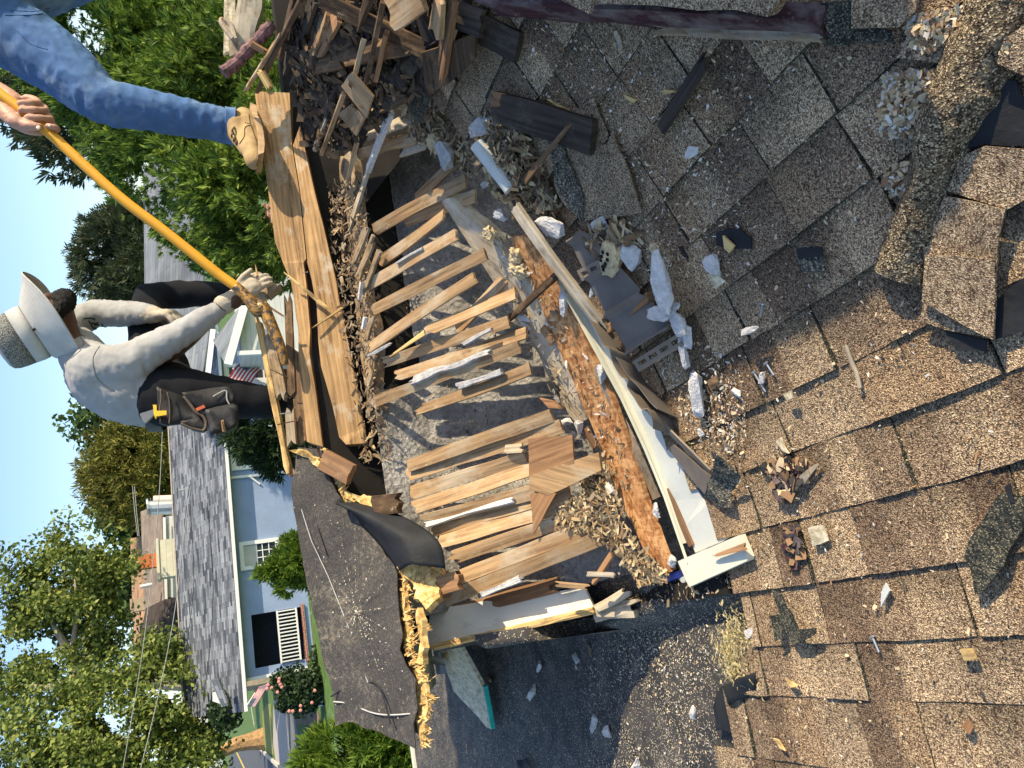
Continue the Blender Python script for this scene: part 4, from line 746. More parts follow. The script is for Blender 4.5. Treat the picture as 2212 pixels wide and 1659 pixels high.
for s, c, lb in (('k', (30, 740, 100, 855), 'bright nail lying by a plaster chip, longer one'), ('k', (105, 685, 150, 755), 'short bright nail on the sunny shingles'), ('k', (82, 325, 70, 400), 'screw standing up near the shade edge'), ('l', (745, 870, 785, 960), 'coarse screw lying on a shingle seam')):
    P = [hit(q, zf, .006) for q in Q(s, *c)]; b = MB(); b.tube([P[0], P[1]], .0025, 6); b.tube([P[0], P[0]+(P[0]-P[1]).normalized()*.003], .006, 8); tag(b.build('screw' if 'screw' in lb else 'nail', [METAL]), lb, 'screw' if 'screw' in lb else 'nail')
for s, c, lb, mt in (('l', (1285, 940, 1360, 935, 1380, 1000, 1300, 1015), 'square orange wood chip near the lower right corner', W_YEL), ('l', (1270, 1410, 1310, 1370, 1345, 1420, 1330, 1455), 'reddish wood chip near the lower right corner', W_RED), ('l', (365, 210, 445, 195, 470, 290, 380, 320), 'cream foil scrap with a dark shadow', OSB_L), ('l', (135, 1480, 170, 1490, 220, 1555, 180, 1545), 'orange wood flake at the bottom edge', W_YEL), ('k', (150, 1160, 190, 1130, 245, 1225, 200, 1210), 'yellow curled flake on the shingles', OSB_L), ('k', (215, 870, 265, 845, 275, 890, 235, 905), 'yellow leaf chip under the two nails', OSB_L), ('k', (300, 1370, 400, 1290, 412, 1300, 320, 1420), 'grey wood strip in the dirt patch', W_GREY), ('k', (1350, 1270, 1360, 1220, 1368, 1240, 1358, 1290), 'small red flake on a seam', W_RED), ('g', (1255, 950, 1290, 880, 1345, 890, 1340, 930, 1290, 960), 'torn white and brown paper scrap in the shade', PLAS), ('g', (820, 200, 840, 190, 880, 290, 860, 320), 'grey dry leaf under the eave', W_GREY), ('g', (1225, 1490, 1245, 1480, 1285, 1560, 1255, 1550), 'dark oval flake on the shingles', FELT), ('h', (1405, 300, 1440, 280, 1510, 340, 1460, 380), 'crumpled pale leaf on the shaded shingles', OSB_L), ('h', (1395, 940, 1450, 910, 1465, 950, 1410, 975), 'dark brown wood bit above the lone plaster bar', W_DARK), ('l', (225, 1120, 265, 1140, 290, 1165, 260, 1170), 'orange flake near the membrane corner', W_YEL), ('l', (790, 600, 815, 545, 845, 590, 790, 690), 'clear plastic scrap on a shingle seam', PALE), ('g', (430, 600, 450, 600, 570, 670, 550, 680), 'yellow wood strip beside the dark board', W_YEL), ('g', (890, 570, 985, 600, 960, 620, 920, 605), 'yellow chip on the shaded shingles', W_YEL), ('g', (1120, 550, 1150, 540, 1215, 555, 1150, 570), 'yellow splinter beside the black stick', W_YEL)):
    rsheet('loose_chip', s, c, [mt, mt], lb, 'chip', h=.014, t=.004, bumpy=.012, torn=.003, step=.02)
tw = MB(); P = smooth_path([hit(q, zf, .012) for q in Q('k', 585, 575, 625, 690, 650, 740, 670, 830)]); tw.tube(P, .0045, 6); tag(tw.build('twig', [W_GREY]), 'thin bent twig across a shingle seam', 'twig')
tw = MB(); P = [hit(q, zf, .03) for q in Q('g', 625, 1380, 750, 1560)]; tw.tube(P, .008, 6); tag(tw.build('twig', [W_DARK]), 'dark twig across the vinyl soffit behind the wasp nest', 'twig')

# ------------------------------------------------------------------ uncountable shreds and dust chips
CH = [OSB_Y, OSB_L, W_LATH, W_DARK, PLAS]; SHV = [m_plain('dry shaving', (.38, .27, .14), .9, .3), m_plain('grey shaving', (.22, .17, .11), .9, .3), m_plain('dark shaving', (.09, .062, .038), .9, .3), m_plain('pale shaving', (.50, .39, .23), .9, .2), m_plain('brown shaving', (.20, .12, .06), .9, .3)]
shreds('shavings', 1700, area('g', (0, 720, 120, 690, 330, 800, 420, 1000, 490, 1120, 540, 1250, 420, 1330, 300, 1280, 150, 1150, 40, 960), zf, .05), SHV, .012, .045, label='heap of dry wood shavings between the hole and the dark board')
shreds('shavings', 1500, area('d', (1290, 480, 1360, 480, 1480, 560, 1659, 700, 1659, 1050, 1560, 1000, 1400, 880, 1260, 760), zhole, .05), SHV, .010, .04, label='dry shavings and nest bits along the upper edge of the hole')
shreds('shavings', 260, area('g', (880, 1340, 1000, 1420, 900, 1500, 740, 1540, 680, 1420), zf, .02), SHV, .02, .06, label='shavings around the wasp nest')
shreds('shavings', 900, area('h', (560, 1480, 800, 1400, 1000, 1500, 1010, 1659, 700, 1690), zed, .02), SHV, .008, .03, label='shavings around the lower end of the strand board')
shreds('shavings', 1500, area('i', (480, 100, 640, 0, 860, 0, 900, 150, 1000, 300, 1180, 520, 1000, 560, 860, 330, 740, 230, 500, 210), lambda x, y: max(zed(x, y), zhole(x, y))+.015, .03), SHV, .008, .03, label='shavings piled over the lath ends near the flat roof')
shreds('sawdust', 500, area('h', (100, 60, 420, 900, 660, 1180, 1000, 1640, 900, 1200, 500, 400, 300, 60), zed, .01), SHV+[PLAS], .006, .025, label='sawdust and chips on the near plate and strand board', lift=.02)
shreds('sawdust', 450, area('h', (0, 1100, 500, 1130, 640, 1250, 600, 1450, 200, 1600, -500, 1659, -500, 1500), zst, .0), SHV, .004, .018, label='sawdust fallen between the laths by the square plywood', lift=.004)
shreds('sawdust', 420, area('e', (720, 400, 1659, 60, 1659, 1050, 800, 1250), zst, .0), SHV, .004, .014, label='sawdust fallen on the stucco below the upper laths', lift=.004)
shreds('rubble', 1300, area(None, (700, 400, 790, 380, 830, 700, 850, 1000, 790, 1000, 770, 900, 740, 600), zhole, .03), [SHV[2], SHV[2], SHV[4], SHV[1], W_ROT, W_ROT, SHV[0]], .008, .04, label='rotten rubble along the far plate')
ROOFA = (1120, 60, 1800, 60, 2212, 0, 2212, 1659, 1560, 1659, 1640, 1260, 1560, 1050, 1400, 900, 1300, 600, 1180, 330)
GR = [m_plain('tan chip', (.55, .43, .27), .9, .2), m_plain('white chip', (.62, .58, .5), .9, .2), m_plain('brown chip', (.25, .15, .08), .9, .3), m_plain('dark chip', (.05, .045, .04), .9, .3)]
shreds('wood_chips', 2600, area(None, ROOFA, zf), [GR[0], GR[0], GR[0], GR[1], GR[2], GR[3]], .002, .009, (.25, .7), label='small wood chips and crumbs scattered over the shingles', lift=.004)
shreds('wood_chips', 1100, area('g', (300, 130, 1659, 180, 1659, 1659, 1000, 1659, 700, 900, 250, 500), zf), [GR[0], GR[0], GR[1], GR[2]], .002, .010, (.2, .6), label='chips and splinters scattered in the shaded part of the shingles', lift=.004)
shreds('wood_chips', 900, area('h', (1080, 760, 1400, 700, 1659, 950, 1600, 1659, 1440, 1659, 1180, 1000), zf, 0, 1, 6), [GR[0], GR[0], GR[1], GR[2]], .003, .012, (.25, .7), label='denser chips beside the vinyl and fascia', lift=.004)
for c, n_ in (((1000, 100, 1380, 40, 1420, 200, 1150, 310, 980, 260), 1000), ((860, 440, 1160, 420, 1200, 600, 1100, 830, 820, 800), 1000), ((1580, 260, 1659, 200, 1659, 420), 120), ((900, 1000, 1010, 960, 1000, 1170, 880, 1170), 120)):
    shreds('shavings', n_, area('j', c, zf, .03), [GR[0], GR[1], SHV[3], SHV[0], GR[2]], .005, .015, (.3, .8), label='bright clump of chips beside the bulging strip', lift=.01)
shreds('dirt_clump', 260, area('k', (100, 1290, 220, 1240, 400, 1290, 300, 1450, 260, 1530, 180, 1480), zf, .015), [GR[2], GR[3], GR[2], GR[0], MAROON], .008, .03, (.3, .8), label='dark dirt patch with shards on the sunny shingles', lift=.004)
shreds('dirt_clump', 140, area('l', (230, 180, 320, 200, 330, 440, 260, 450), zf, .01), [GR[2], GR[3], MAROON], .008, .03, (.3, .8), label='red brown dirt trail below the dark dirt patch', lift=.004)
shreds('wood_chips', 3200, area('i', (720, 800, 1659, 560, 1659, 1000, 1480, 1659, 660, 1659), zflat, 0, 1, 4), [GR[0], GR[1], GR[0]], .002, .008, (.25, .7), label='bright chips scattered over the sunny membrane', lift=.003)
shreds('wood_chips', 260, area('i', (0, 900, 720, 800, 660, 1659, 0, 1659), zflat), [GR[0], GR[1]], .002, .008, (.25, .7), label='sparse chips on the shaded membrane', lift=.003)
shreds('wood_chips', 500, [on_y, None][1] or (lambda: (lambda i_, u: (fp[i_].lerp(ctr, u)+Vector((0, 0, .016)), Vector((0, -.5, .86)), .6))(random.randrange(len(fp)), random.random()**.6)), [GR[0], GR[1]], .002, .006, (.25, .7), label='chips dusted over the grey flap', lift=.002)

# ------------------------------------------------------------------ eave wreck and heap at the right
P0 = hit(Q('g', 60, 60)[0], zf, .05); P1 = hit(Q('j', 460, 190)[0], zf, .03)
ev = plank('maroon_eave_board', P0, P1, .078, .035, MAROON, up=(-.75, .5, .25), jag=(.05, .03), wob=.12, n=24, label='peeling maroon eave board along the upper picture edge', cat='board')
plank('eave_batten', hit(Q('g', 1050, 185)[0], zf, .02), hit(Q('j', 450, 220)[0], zf, .02), .02, .015, W_ROT, up=(-.3, .2, 1), jag=(.05, .02), wob=.2, label='rotten thin batten under the maroon eave board', cat='batten')
sl = [hit(q, zf, .14) for q in Q('g', 700, 25)+Q('g', 1100, 28)+Q('g', 1570, 62)+Q('j', 110, 100)+Q('j', 190, -20)]
sheet('eave_shingles', sl+[sl[-1]+Vector((.5, .0, .22)), sl[0]+Vector((.6, .2, .25))], .03, [SHG1, OSB_Y], step=.06, torn=.01, label='weathered shingle edge on top of the maroon eave board', cat='shingles')
sheet('eave_shingles', [hit(q, zf, .15) for q in Q('g', 520, 0)+Q('g', 690, 88)+Q('g', 720, -60)], .01, [SHG1, OSB_Y], step=.06, label='hanging shingle corner over the maroon eave board', cat='shingle')
dw = empty('added_shade_wall', (2.3, .55, -.5), 'added unseen wall block that shades the shingles, just outside the right of the view', 'wall')  # unseen wall block added to cast the shade over the upper shingles
b = MB(); b.box((2.3, .48, -.52), (.8, .98, .80)); b.build('shade_wall_block', [m_plain('tan siding', (.5, .44, .36), .7)], dw)
b = MB(); b.grid([[(1.86, -.05, -.10), (1.86, 1.0, -.12)], [(2.75, -.05, -.04), (2.75, 1.0, -.06)]]); o = b.build('shade_wall_cover', [SHG1], dw); o.modifiers.new('t', 'SOLIDIFY').thickness = .03
zheap = lambda x, y: max(zroof(x)+.012, zhole(x, y))
HB = [ # heap boards: d-coords, heights, width, material, label
 ((690, 385, 1290, 245), (.05, .06), .065, W_DARK, 'broad smoke brown board near the middle of the heap'), ((700, -10, 1375, 315), (.12, .06), .05, W_DARK, 'long brown board slanting across the heap'), ((1095, -20, 985, 500), (.16, .10), .032, W_DARK, 'tall narrow stick crossing over the long slanting board'), ((1110, 190, 1040, 500), (.13, .08), .026, W_RED, 'reddish stick beside the tall narrow one'),
 ((975, 225, 925, 430), (.14, .11), .016, W_LATH, 'short tan stick over the broad smoke brown board'), ((855, 555, 720, 930), (.08, .05), .013, W_LATH, 'thin pale lath leaning down towards the mud nest'), ((1130, 100, 1345, -70), (.17, .17), .085, W_LATH, 'wide grey tan board end at the top of the heap'), ((1440, -30, 1405, 225), (.16, .12), .052, W_LATH, 'sunlit tan board stub hanging over the heap'),
 ((1525, 0, 1440, 500), (.14, .07), .03, W_RED, 'reddish split stick pair at the right of the heap'), ((1500, 10, 1420, 420), (.13, .07), .02, W_DARK, 'dark stick close against the reddish pair'), ((1700, 150, 1530, 90), (.09, .09), .07, W_CHAR, 'charcoal grey board end by the eave'), ((770, 50, 650, 320), (.06, .03), .085, W_LATH, 'sunlit tan plank standing behind the broad board'), ((830, 80, 690, 330), (.08, .05), .05, W_RED, 'brown plank against the sunlit tan one'), ((640, 390, 760, 200), (.04, .05), .04, W_DARK, 'narrow brown plank at the foot of the tan ones'),
 ((560, 60, 330, 560), (.10, .05), .014, W_DARK, 'long thin dark stick left in the heap'), ((600, -10, 380, 430), (.12, .07), .016, W_DARK, 'second long thin stick left in the heap'), ((480, 200, 260, 550), (.10, .06), .012, W_LATH, 'pale thin stick under the maroon log'), ((300, 265, 400, 325), (.16, .12), .02, W_RED, 'small red brown stick on the maroon log'), ((690, -20, 560, 330), (.06, .02), .04, W_CHAR, 'blackened plank in the deep left of the heap'), ((1060, 640, 1240, 560), (.03, .03), .05, W_DARK, 'dim board end under the mud nests'), ((760, 690, 680, 900), (.03, .02), .03, W_GREY, 'dim grey slat below the plywood scraps'), ((700, 600, 640, 850), (.02, .0), .05, W_CHAR, 'blackened slat behind the thin pale lath'), ((1290, 30, 1400, 300), (.08, .06), .06, W_CHAR, 'blackened board between the tan stub and the wide end'), ((590, 110, 500, 420), (.02, .0), .06, W_CHAR, 'wide blackened plank at the back of the heap'), ((900, -20, 860, 120), (.06, .04), .06, W_DARK, 'smoky board end at the very top of the heap'), ((420, 540, 350, 420), (.10, .10), .03, W_YEL, 'splintered yellow stub above the ridge board')]
HB += [((1200, 330, 1500, 130), (.03, .05), .07, W_CHAR, 'blackened broad board low in the heap by the eave'), ((1250, -40, 1180, 260), (.05, .04), .06, W_DARK, 'dark plank end hidden under the wide tan board'), ((1380, 560, 1250, 330), (.03, .03), .05, W_CHAR, 'blackened plank pointing at the mud nests'), ((1600, -30, 1480, 330), (.05, .04), .06, W_CHAR, 'blackened plank next to the reddish pair'), ((950, 330, 1250, 470), (.02, .02), .05, W_CHAR, 'blackened slat crossing below the broad brown board'), ((780, 420, 900, 700), (.02, .02), .04, W_DARK, 'dark slat behind the plywood scraps'), ((560, -40, 470, 330), (.06, .02), .05, W_DARK, 'smoky plank in the deep left of the heap'), ((1650, 30, 1700, 300), (.03, .03), .06, W_CHAR, 'blackened plank end under the maroon board'), ((1010, -40, 940, 180), (.12, .09), .03, W_DARK, 'dark stick near the top edge of the heap')]
for k, (c, h, w, mt, lb) in enumerate(HB):
    board('heap_board', 'd', c, zheap, w, .016, mt, h, up=(random.uniform(-.5, .3), random.uniform(-.6, 0), 1), jag=(.02, .04), wob=.06, label=lb, cat='board', group='torn boards in the heap', seed=100+k, twist=random.uniform(-.3, .3))
sheet_q('plywood_scrap', 'd', (850, 520, 915, 435, 1042, 585, 1005, 712, 930, 620), zheap, .008, [W_LATH, W_LATH], h=(.07, .10, .07, .06, .07), step=.05, torn=.003, label='sunlit tan plywood diamond in the heap, upper piece', cat='plywood')
sheet_q('plywood_scrap', 'd', (830, 685, 905, 632, 1000, 705, 940, 822), zheap, .008, [W_LATH, W_LATH], h=.06, step=.05, torn=.004, label='sunlit tan plywood scrap, lower pointed piece', cat='plywood')
sheet_q('dark_sheet', 'd', (1340, 320, 1430, 290, 1659, 200, 1659, 350, 1500, 500, 1380, 582, 1350, 500), zheap, .01, [W_DARK, W_CHAR], h=(.09, .09, .09, .08, .07, .06, .08), step=.05, torn=.004, label='wide dark stained plywood leaning at the right of the heap', cat='plywood')
sheet_q('dark_sheet', 'd', (1560, 250, 1659, 200, 1720, 420, 1640, 600, 1580, 480), zhole, .006, [FELT, FELT], h=.03, label='grey black felt piece under the dark stained plywood', cat='felt')
sheet_q('plywood_scrap', 'd', (720, 590, 800, 500, 850, 560, 800, 690), zhole, .008, [W_CHAR, W_CHAR], h=.03, label='black panel scrap behind the plywood diamond', cat='plywood')
lg = MB(); P = [on_y(q, y) for q, y in zip(Q('d', 140, 440, 225, 375, 300, 295, 370, 220, 430, 150), (2.78, 2.76, 2.74, 2.72, 2.7))]; lg.tube(smooth_path(P), [.026+.003*math.sin(i*1.9)+.002*math.sin(i*.7) for i in range(len(smooth_path(P)))], 12)
tag(lg.build('maroon_log', [m_plain('flaking pink maroon paint', (.17, .085, .085), .75, .95, 38, .9, 60)]), 'flaking maroon painted trim post end at the left of the heap', 'post')
plank('grey_post', on_y(Q('d', 250, 350)[0], 2.85), on_y(Q('d', 290, -60)[0], 2.75), .10, .06, W_GREY, up=(-.2, -1, .2), jag=(.04, 0), wob=.15, label='grey rough post at the upper left of the heap', cat='post')
plank('cream_board', on_y(Q('d', 172, 340)[0], 2.9), on_y(Q('d', 180, -60)[0], 2.8), .045, .03, OSB_L, up=(-.4, -1, .2), jag=(.03, 0), label='sunlit cream board behind the grey post', cat='board')
ht = MB(); P = smooth_path([on_y(q, 2.8) for q in Q('d', 215, 240, 190, 160, 140, 120, 130, 135, 165, 190, 200, 235)]); ht.tube(P, .012, 7); tag(ht.build('splayed_splinter', [W_ROT]), 'hooked rotten splinter on the grey post', 'splinter')
fl_ = MB(); rows = [[hit(q, zhole, -.10) for q in ((480+i*60, 10+j*45) for i in range(11))] for j in range(10)]
shreds('heap_rubble', 1500, area('d', (560, 250, 700, -60, 1400, -80, 1720, 60, 1660, 300, 1420, 560, 1250, 600, 1150, 700, 800, 930, 640, 850), zheap, .04), [W_CHAR, W_DARK, W_CHAR, SHV[2]], .02, .09, (.15, .4), label='dark broken scraps filling the heap', lift=.0)
hb = MB(); hb.grid([[(x, y, zhole(x, y)-.09) for y in np.linspace(2.0, 2.84, 8)] for x in np.linspace(1.75, 2.7, 8)]); hb.build('heap_shade_backing', [BLACKV], body)  # black backing paints the shade behind and between the heap boards

hb = MB(); hb.grid([[(x, y, zroof(x)+.014+.01*noise.noise((x*9, y*9, 2))) for y in np.linspace(1.35+.25*abs(x-1.62), 2.0, 8)] for x in np.linspace(1.56, 2.3, 10)]); tag(hb.build('heap_shade_sheet', [SHB]), 'dark backing sheet painting the shade under the heap beside the maroon eave board', 'felt')  # dark backing added to paint the shade under the heap boards

shreds('sawdust', 500, area('i', (700, 620, 1000, 600, 1250, 540, 1620, 430, 1640, 560, 1300, 640, 1000, 720, 720, 780), lambda x, y: -1.285, .01), SHV+[GR[0]], .006, .022, label='dirt and shavings in the gap beside the membrane upstand', lift=.004)
# ------------------------------------------------------------------ people: lofted limbs fused into one skin by a voxel remesh
PEND = []
def vox(mb, name, mats, voxel=.009, parent=None, smooth_it=4, wr=None):
    """fuse overlapping limbs; all are evaluated together in fuse_all()"""
    me = bpy.data.meshes.new(name); me.from_pydata(mb.v, [], mb.f); me.update(); o = link(name, me, [], parent)
    r = o.modifiers.new('r', 'REMESH'); r.mode = 'VOXEL'; r.voxel_size = voxel; s = o.modifiers.new('s', 'SMOOTH'); s.iterations = smooth_it; s.factor = .5
    PEND.append((o, mats, wr)); return o
def fuse_all():
    dg = bpy.context.evaluated_depsgraph_get(); dg.update(); new = [bpy.data.meshes.new_from_object(o.evaluated_get(dg)) for o, _, _ in PEND]
    for (o, mats, wr), m2 in zip(PEND, new):
        o.modifiers.clear(); old = o.data; o.data = m2; m2.name = o.name; bpy.data.meshes.remove(old); m2.materials.clear()
        for m in mats: m2.materials.append(m)
        m2.polygons.foreach_set('use_smooth', [True]*len(m2.polygons)); m2.polygons.foreach_set('material_index', [0]*len(m2.polygons))
        if wr:
            M = wm(o); iv = M.inverted()
            nr = [v.normal.copy() for v in m2.vertices]
            for v, n_ in zip(m2.vertices, nr): v.co += n_*wr(M @ v.co)
def limb(mb, P, R, n=14, flat=None):
    """smooth tapering tube with round ends through joints P, radii R (number or (a,b) with flat axis)"""
    Ps = smooth_path([Vector(p) for p in P], 5); k = len(Ps)
    def rad(i):
        t = i/(k-1)*(len(R)-1); j = min(int(t), len(R)-2); u = t-j; a = R[j]; b = R[j+1]
        a = a if isinstance(a, tuple) else (a, a); b = b if isinstance(b, tuple) else (b, b); return a[0]*(1-u)+b[0]*u, a[1]*(1-u)+b[1]*u
    rings = []; ref = None
    for i in range(k):
        T = (Ps[min(i+1, k-1)]-Ps[max(i-1, 0)]).normalized()
        if ref is None: ref = (Vector(flat)-T*Vector(flat).dot(T)).normalized() if flat else T.orthogonal().normalized()
        ref = (ref-T*ref.dot(T)).normalized(); B = T.cross(ref); a, b = rad(i)
        rings.append((Ps[i], T, ref, B, a, b))
    out = []
    def ring(c, r, B, a, b): return [c+r*(a*math.cos(2*math.pi*j/n))+B*(b*math.sin(2*math.pi*j/n)) for j in range(n)]
    p, T, r, B, a, b = rings[0]
    for q in (80, 55, 28): c = math.cos(math.radians(q)); s = math.sin(math.radians(q)); out.append(ring(p-T*(s*min(a, b)), r, B, a*c, b*c))
    for p, T, r, B, a, b in rings: out.append(ring(p, r, B, a, b))
    p, T, r, B, a, b = rings[-1]
    for q in (28, 55, 80): c = math.cos(math.radians(q)); s = math.sin(math.radians(q)); out.append(ring(p+T*(s*min(a, b)), r, B, a*c, b*c))
    base = len(mb.v); mb.grid(out, closed=True); mb.f += [tuple(base+j for j in reversed(range(n)))]; mb.f += [tuple(base+(len(out)-1)*n+j for j in range(n))]; mb.m += [0, 0]
def ball(mb, c, r, M=None, sub=2):
    bm = bmesh.new(); bmesh.ops.create_icosphere(bm, subdivisions=sub, radius=1); r = r if isinstance(r, tuple) else (r, r, r)
    vs = [Vector((v.co.x*r[0], v.co.y*r[1], v.co.z*r[2])) for v in bm.verts]; vs = [(M @ v if M else v)+Vector(c) for v in vs]
    mb.add(vs, [[v.index for v in f.verts] for f in bm.faces]); bm.free()
def S(s, x, y, d): return on_y(Q(s, x, y)[0], d)
def fold(freq, amp, ph=0., ax=(1, 1, 1)):
    return lambda p: amp*noise.noise(Vector((p.x*freq*ax[0]+ph, p.y*freq*ax[1], p.z*freq*ax[2])))
def m_cloth(name, col, weave=400, fuzz=.2, dirt=None):
    t = NT(name); n = t.noise(9, None, 5, .6); c = t.ramp(n, [(.3, tuple(v*.85 for v in col)), (.7, tuple(min(1, v*1.12) for v in col))])
    if dirt: c = t.mix(t.ramp(t.noise(5, None, 4, .7), [(.52, (0, 0, 0)), (.7, (.6, .6, .6))]), c, dirt)
    t.bump(t.math('ADD', t.noise(weave, None, 2), t.math('MULTIPLY', t.noise(28, None, 4), 1.4)), .35, .003); return t.fin(c, .9, .15)
SHIRT = m_cloth('grey white shirt', (.34, .335, .33)); BLKP = m_cloth('black work trousers', (.012, .013, .016)); GLOVE = m_cloth('dusty work glove', (.46, .40, .31), dirt=(.26, .22, .18))
JEAN = m_cloth('blue denim', (.075, .145, .30), 600, dirt=(.22, .30, .40)); HATM = m_cloth('pale hat canvas', (.46, .45, .42)); SKIN_D = m_plain('dark brown skin', (.10, .048, .032), .5, .12, 20, .15, 120); SKIN_L = m_plain('tanned skin', (.46, .25, .17), .5, .15, 25, .3, 90)
BEARD = m_plain('black beard hair', (.008, .008, .009), .8, .3, 40, .8, 200); SUEDE = m_plain('tan suede boot', (.40, .27, .13), .9, .25, 14, .3, 120); LEATH = m_plain('black pouch leather', (.020, .019, .020), .55, .3, 12, .3, 80); LACE = m_plain('brown boot lace', (.16, .11, .06), .9)
YELM = m_plain('yellow tape', (.70, .42, .03), .6, .1)

# worker in the bucket hat
wk = empty('person', S('b', 1250, 860, 3.15), 'worker in a pale bucket hat and grey shirt bending over the ridge with gloved hands', 'person')
U_ = Vector(UP); Rr = Vector(R0); Cm = Vector(-FW)
hu = (U_*.84 - Rr*.46 + Cm*.44).normalized(); hf = (Rr*.90 + Cm*.06 - U_*.36); hf = (hf-hu*hf.dot(hu)).normalized(); hs = hu.cross(hf)   # head up, face, side (towards the lens)
if hs.dot(Cm) < 0: hs = -hs
HM = Matrix((hf, hs, hu)).transposed()
hc = S('b', 262, 455, 3.13)
hd = MB()
ball(hd, hc, (.098, .076, .118), HM, 3); ball(hd, hc+hf*.022-hu*.052, (.070, .060, .075), HM); ball(hd, hc+hf*.062-hu*.088, (.030, .032, .028), HM)     # skull, jaw, chin
limb(hd, [hc+hf*.092+hu*.016, hc+hf*.106-hu*.012, hc+hf*.120-hu*.034], [.010, .013, .017], 8); ball(hd, hc+hf*.104-hu*.036+hs*.013, .011); ball(hd, hc+hf*.104-hu*.036-hs*.013, .011)  # nose
for sg in (-1, 1): ball(hd, hc+hf*.084+hu*.020+hs*.032*sg, (.014, .022, .010), HM); ball(hd, hc+hf*.002-hu*.012+hs*.077*sg, (.020, .010, .032), HM)  # brow, ear
ball(hd, hc+hf*.094-hu*.062, (.016, .026, .010), HM); ball(hd, hc+hf*.091-hu*.076, (.015, .023, .009), HM)                                     # lips
nb = S('b', 470, 610, 3.15); limb(hd, [hc-hu*.05-hf*.02, hc.lerp(nb, .65)-hf*.02, nb, S('b', 560, 690, 3.17)], [.060, .058, .066, .08])
limb(hd, [S('b', 1270, 395, 2.95), S('b', 1345, 340, 2.94), S('b', 1420, 300, 2.93)], [.036, .034, .034])
limb(hd, [S('b', 560, 690, 3.17), S('b', 1000, 640, 3.08), S('b', 1270, 395, 2.95)], [.04, .03, .034])
vox(hd, 'body_skin', [SKIN_D], .007, wk)
eb = MB()
for sg in (-1, 1): ball(eb, hc+hf*.085+hu*.004+hs*.032*sg, (.010, .013, .010), HM)
eb.build('eyes', [m_plain('eye white', (.5, .48, .45), .3, .05)], wk, True)
bd = MB(); ball(bd, hc+hf*.052-hu*.102, (.050, .058, .044), HM); limb(bd, [hc+hf*.02-hu*.03+hs*.070, hc+hf*.035-hu*.075+hs*.055, hc+hf*.06-hu*.115, hc+hf*.035-hu*.075-hs*.055, hc+hf*.02-hu*.03-hs*.07], [.014, .026, .042, .026, .014]); limb(bd, [hc+hf*.098-hu*.052+hs*.026, hc+hf*.108-hu*.048, hc+hf*.098-hu*.052-hs*.026], [.006, .008, .006])
vox(bd, 'beard', [BEARD], .006, wk, 2, lambda p: .007*noise.noise(p*150))
# hat: mesh crown, band, stitched floppy brim
hat = MB(); hc2 = hc+hu*.045-hf*.008; rows = []; n = 48
def hring(rad_, h, wave=0., rx=1.): return [hc2+hf*(math.cos(2*math.pi*j/n)*rad_*1.10*rx)+hs*(math.sin(2*math.pi*j/n)*rad_)+hu*(h+wave*(math.sin(2*math.pi*j/n*2+.8)*.6+math.sin(2*math.pi*j/n*3+2)*.4)) for j in range(n)]
hat_o = empty('bucket_hat', hc2, None); hat_o.parent = wk; hat_o.matrix_basis = wm(wk).inverted() @ Matrix.Translation(hc2)
def hpart(name, rows, mat):
    b = MB(); b.grid(rows, closed=True); me = bpy.data.meshes.new(name); me.from_pydata(b.v, [], b.f); me.update(); o = bpy.data.objects.new(name, me); C.objects.link(o); me.materials.append(mat); me.polygons.foreach_set('use_smooth', [True]*len(me.polygons)); o.parent = hat_o; o.matrix_basis = Matrix.Translation(-hc2); o.modifiers.new('t', 'SOLIDIFY').thickness = .003; return o
brim = []
for k in range(29):
    t = k/28; brim.append(hring(.098+.100*t, -.010-.092*t**1.1+(.0016 if k % 3 == 0 else 0), .026*t*t))
hpart('brim', brim, HATM)
hpart('band', [hring(.098, -.008), hring(.099, .01), hring(.096, .042)], HATM)
def m_mesh():
    t = NT('grey hat mesh'); v = t.vor(260, 'Distance'); c = t.ramp(v, [(.25, (.45, .44, .40)), (.5, (.12, .12, .115))]); t.bump(v, .5, .003); return t.fin(c, .9, .1)
hpart('mesh_crown', [hring(.0955, .040), hring(.094, .07), hring(.090, .10, .003), hring(.083, .117, .004)], m_mesh())
hpart('crown_top', [hring(.083, .117, .004), hring(.07, .125, .004), hring(.04, .128, .005), hring(.004, .126)], HATM)
ey = MB(); pe = S('hat', 640, 965, 3.13); pe = hc2+hs*.108+hf*.03-hu*.015; ey.tube([pe-hs*.006, pe+hs*.008+hu*.004], .005, 10); o = ey.build('eyelet', [LEATH]); o.parent = hat_o; o.matrix_basis = Matrix.Translation(-hc2)
# shirt: torso, both sleeves
sh_ = MB()
limb(sh_, [S('b', 500, 650, 3.18), S('b', 600, 750, 3.18), S('b', 740, 845, 3.17), S('b', 880, 885, 3.16), S('b', 935, 890, 3.16)], [(.11, .085), (.165, .128), (.165, .126), (.150, .116), (.14, .105)], 20, (0, 1, 0))
limb(sh_, [S('b', 470, 560, 3.28), S('b', 520, 640, 3.2), S('b', 560, 740, 3.08)], [.07, .085, .08])
limb(sh_, [S('b', 575, 700, 3.07), S('b', 760, 690, 3.03), S('b', 900, 610, 3.0), S('b', 1080, 510, 2.97), S('b', 1240, 410, 2.95), S('b', 1320, 360, 2.945)], [.085, .083, .068, .056, .045, .037])
limb(sh_, [S('b', 470, 440, 3.33), S('b', 570, 385, 3.34), S('b', 720, 385, 3.30), S('b', 820, 380, 3.25), S('b', 915, 385, 3.2)], [.066, .060, .058, .05, .038])
SHO = vox(sh_, 'shirt', [SHIRT], .009, wk, 5, lambda p: .0045*(.5-abs(noise.noise(Vector((p.x*13+p.z*9, p.y*8, p.z*24-p.x*10)))*2))+.0025*(.5-abs(noise.noise(Vector((p.x*40, p.y*20, p.z*60)))*2)))
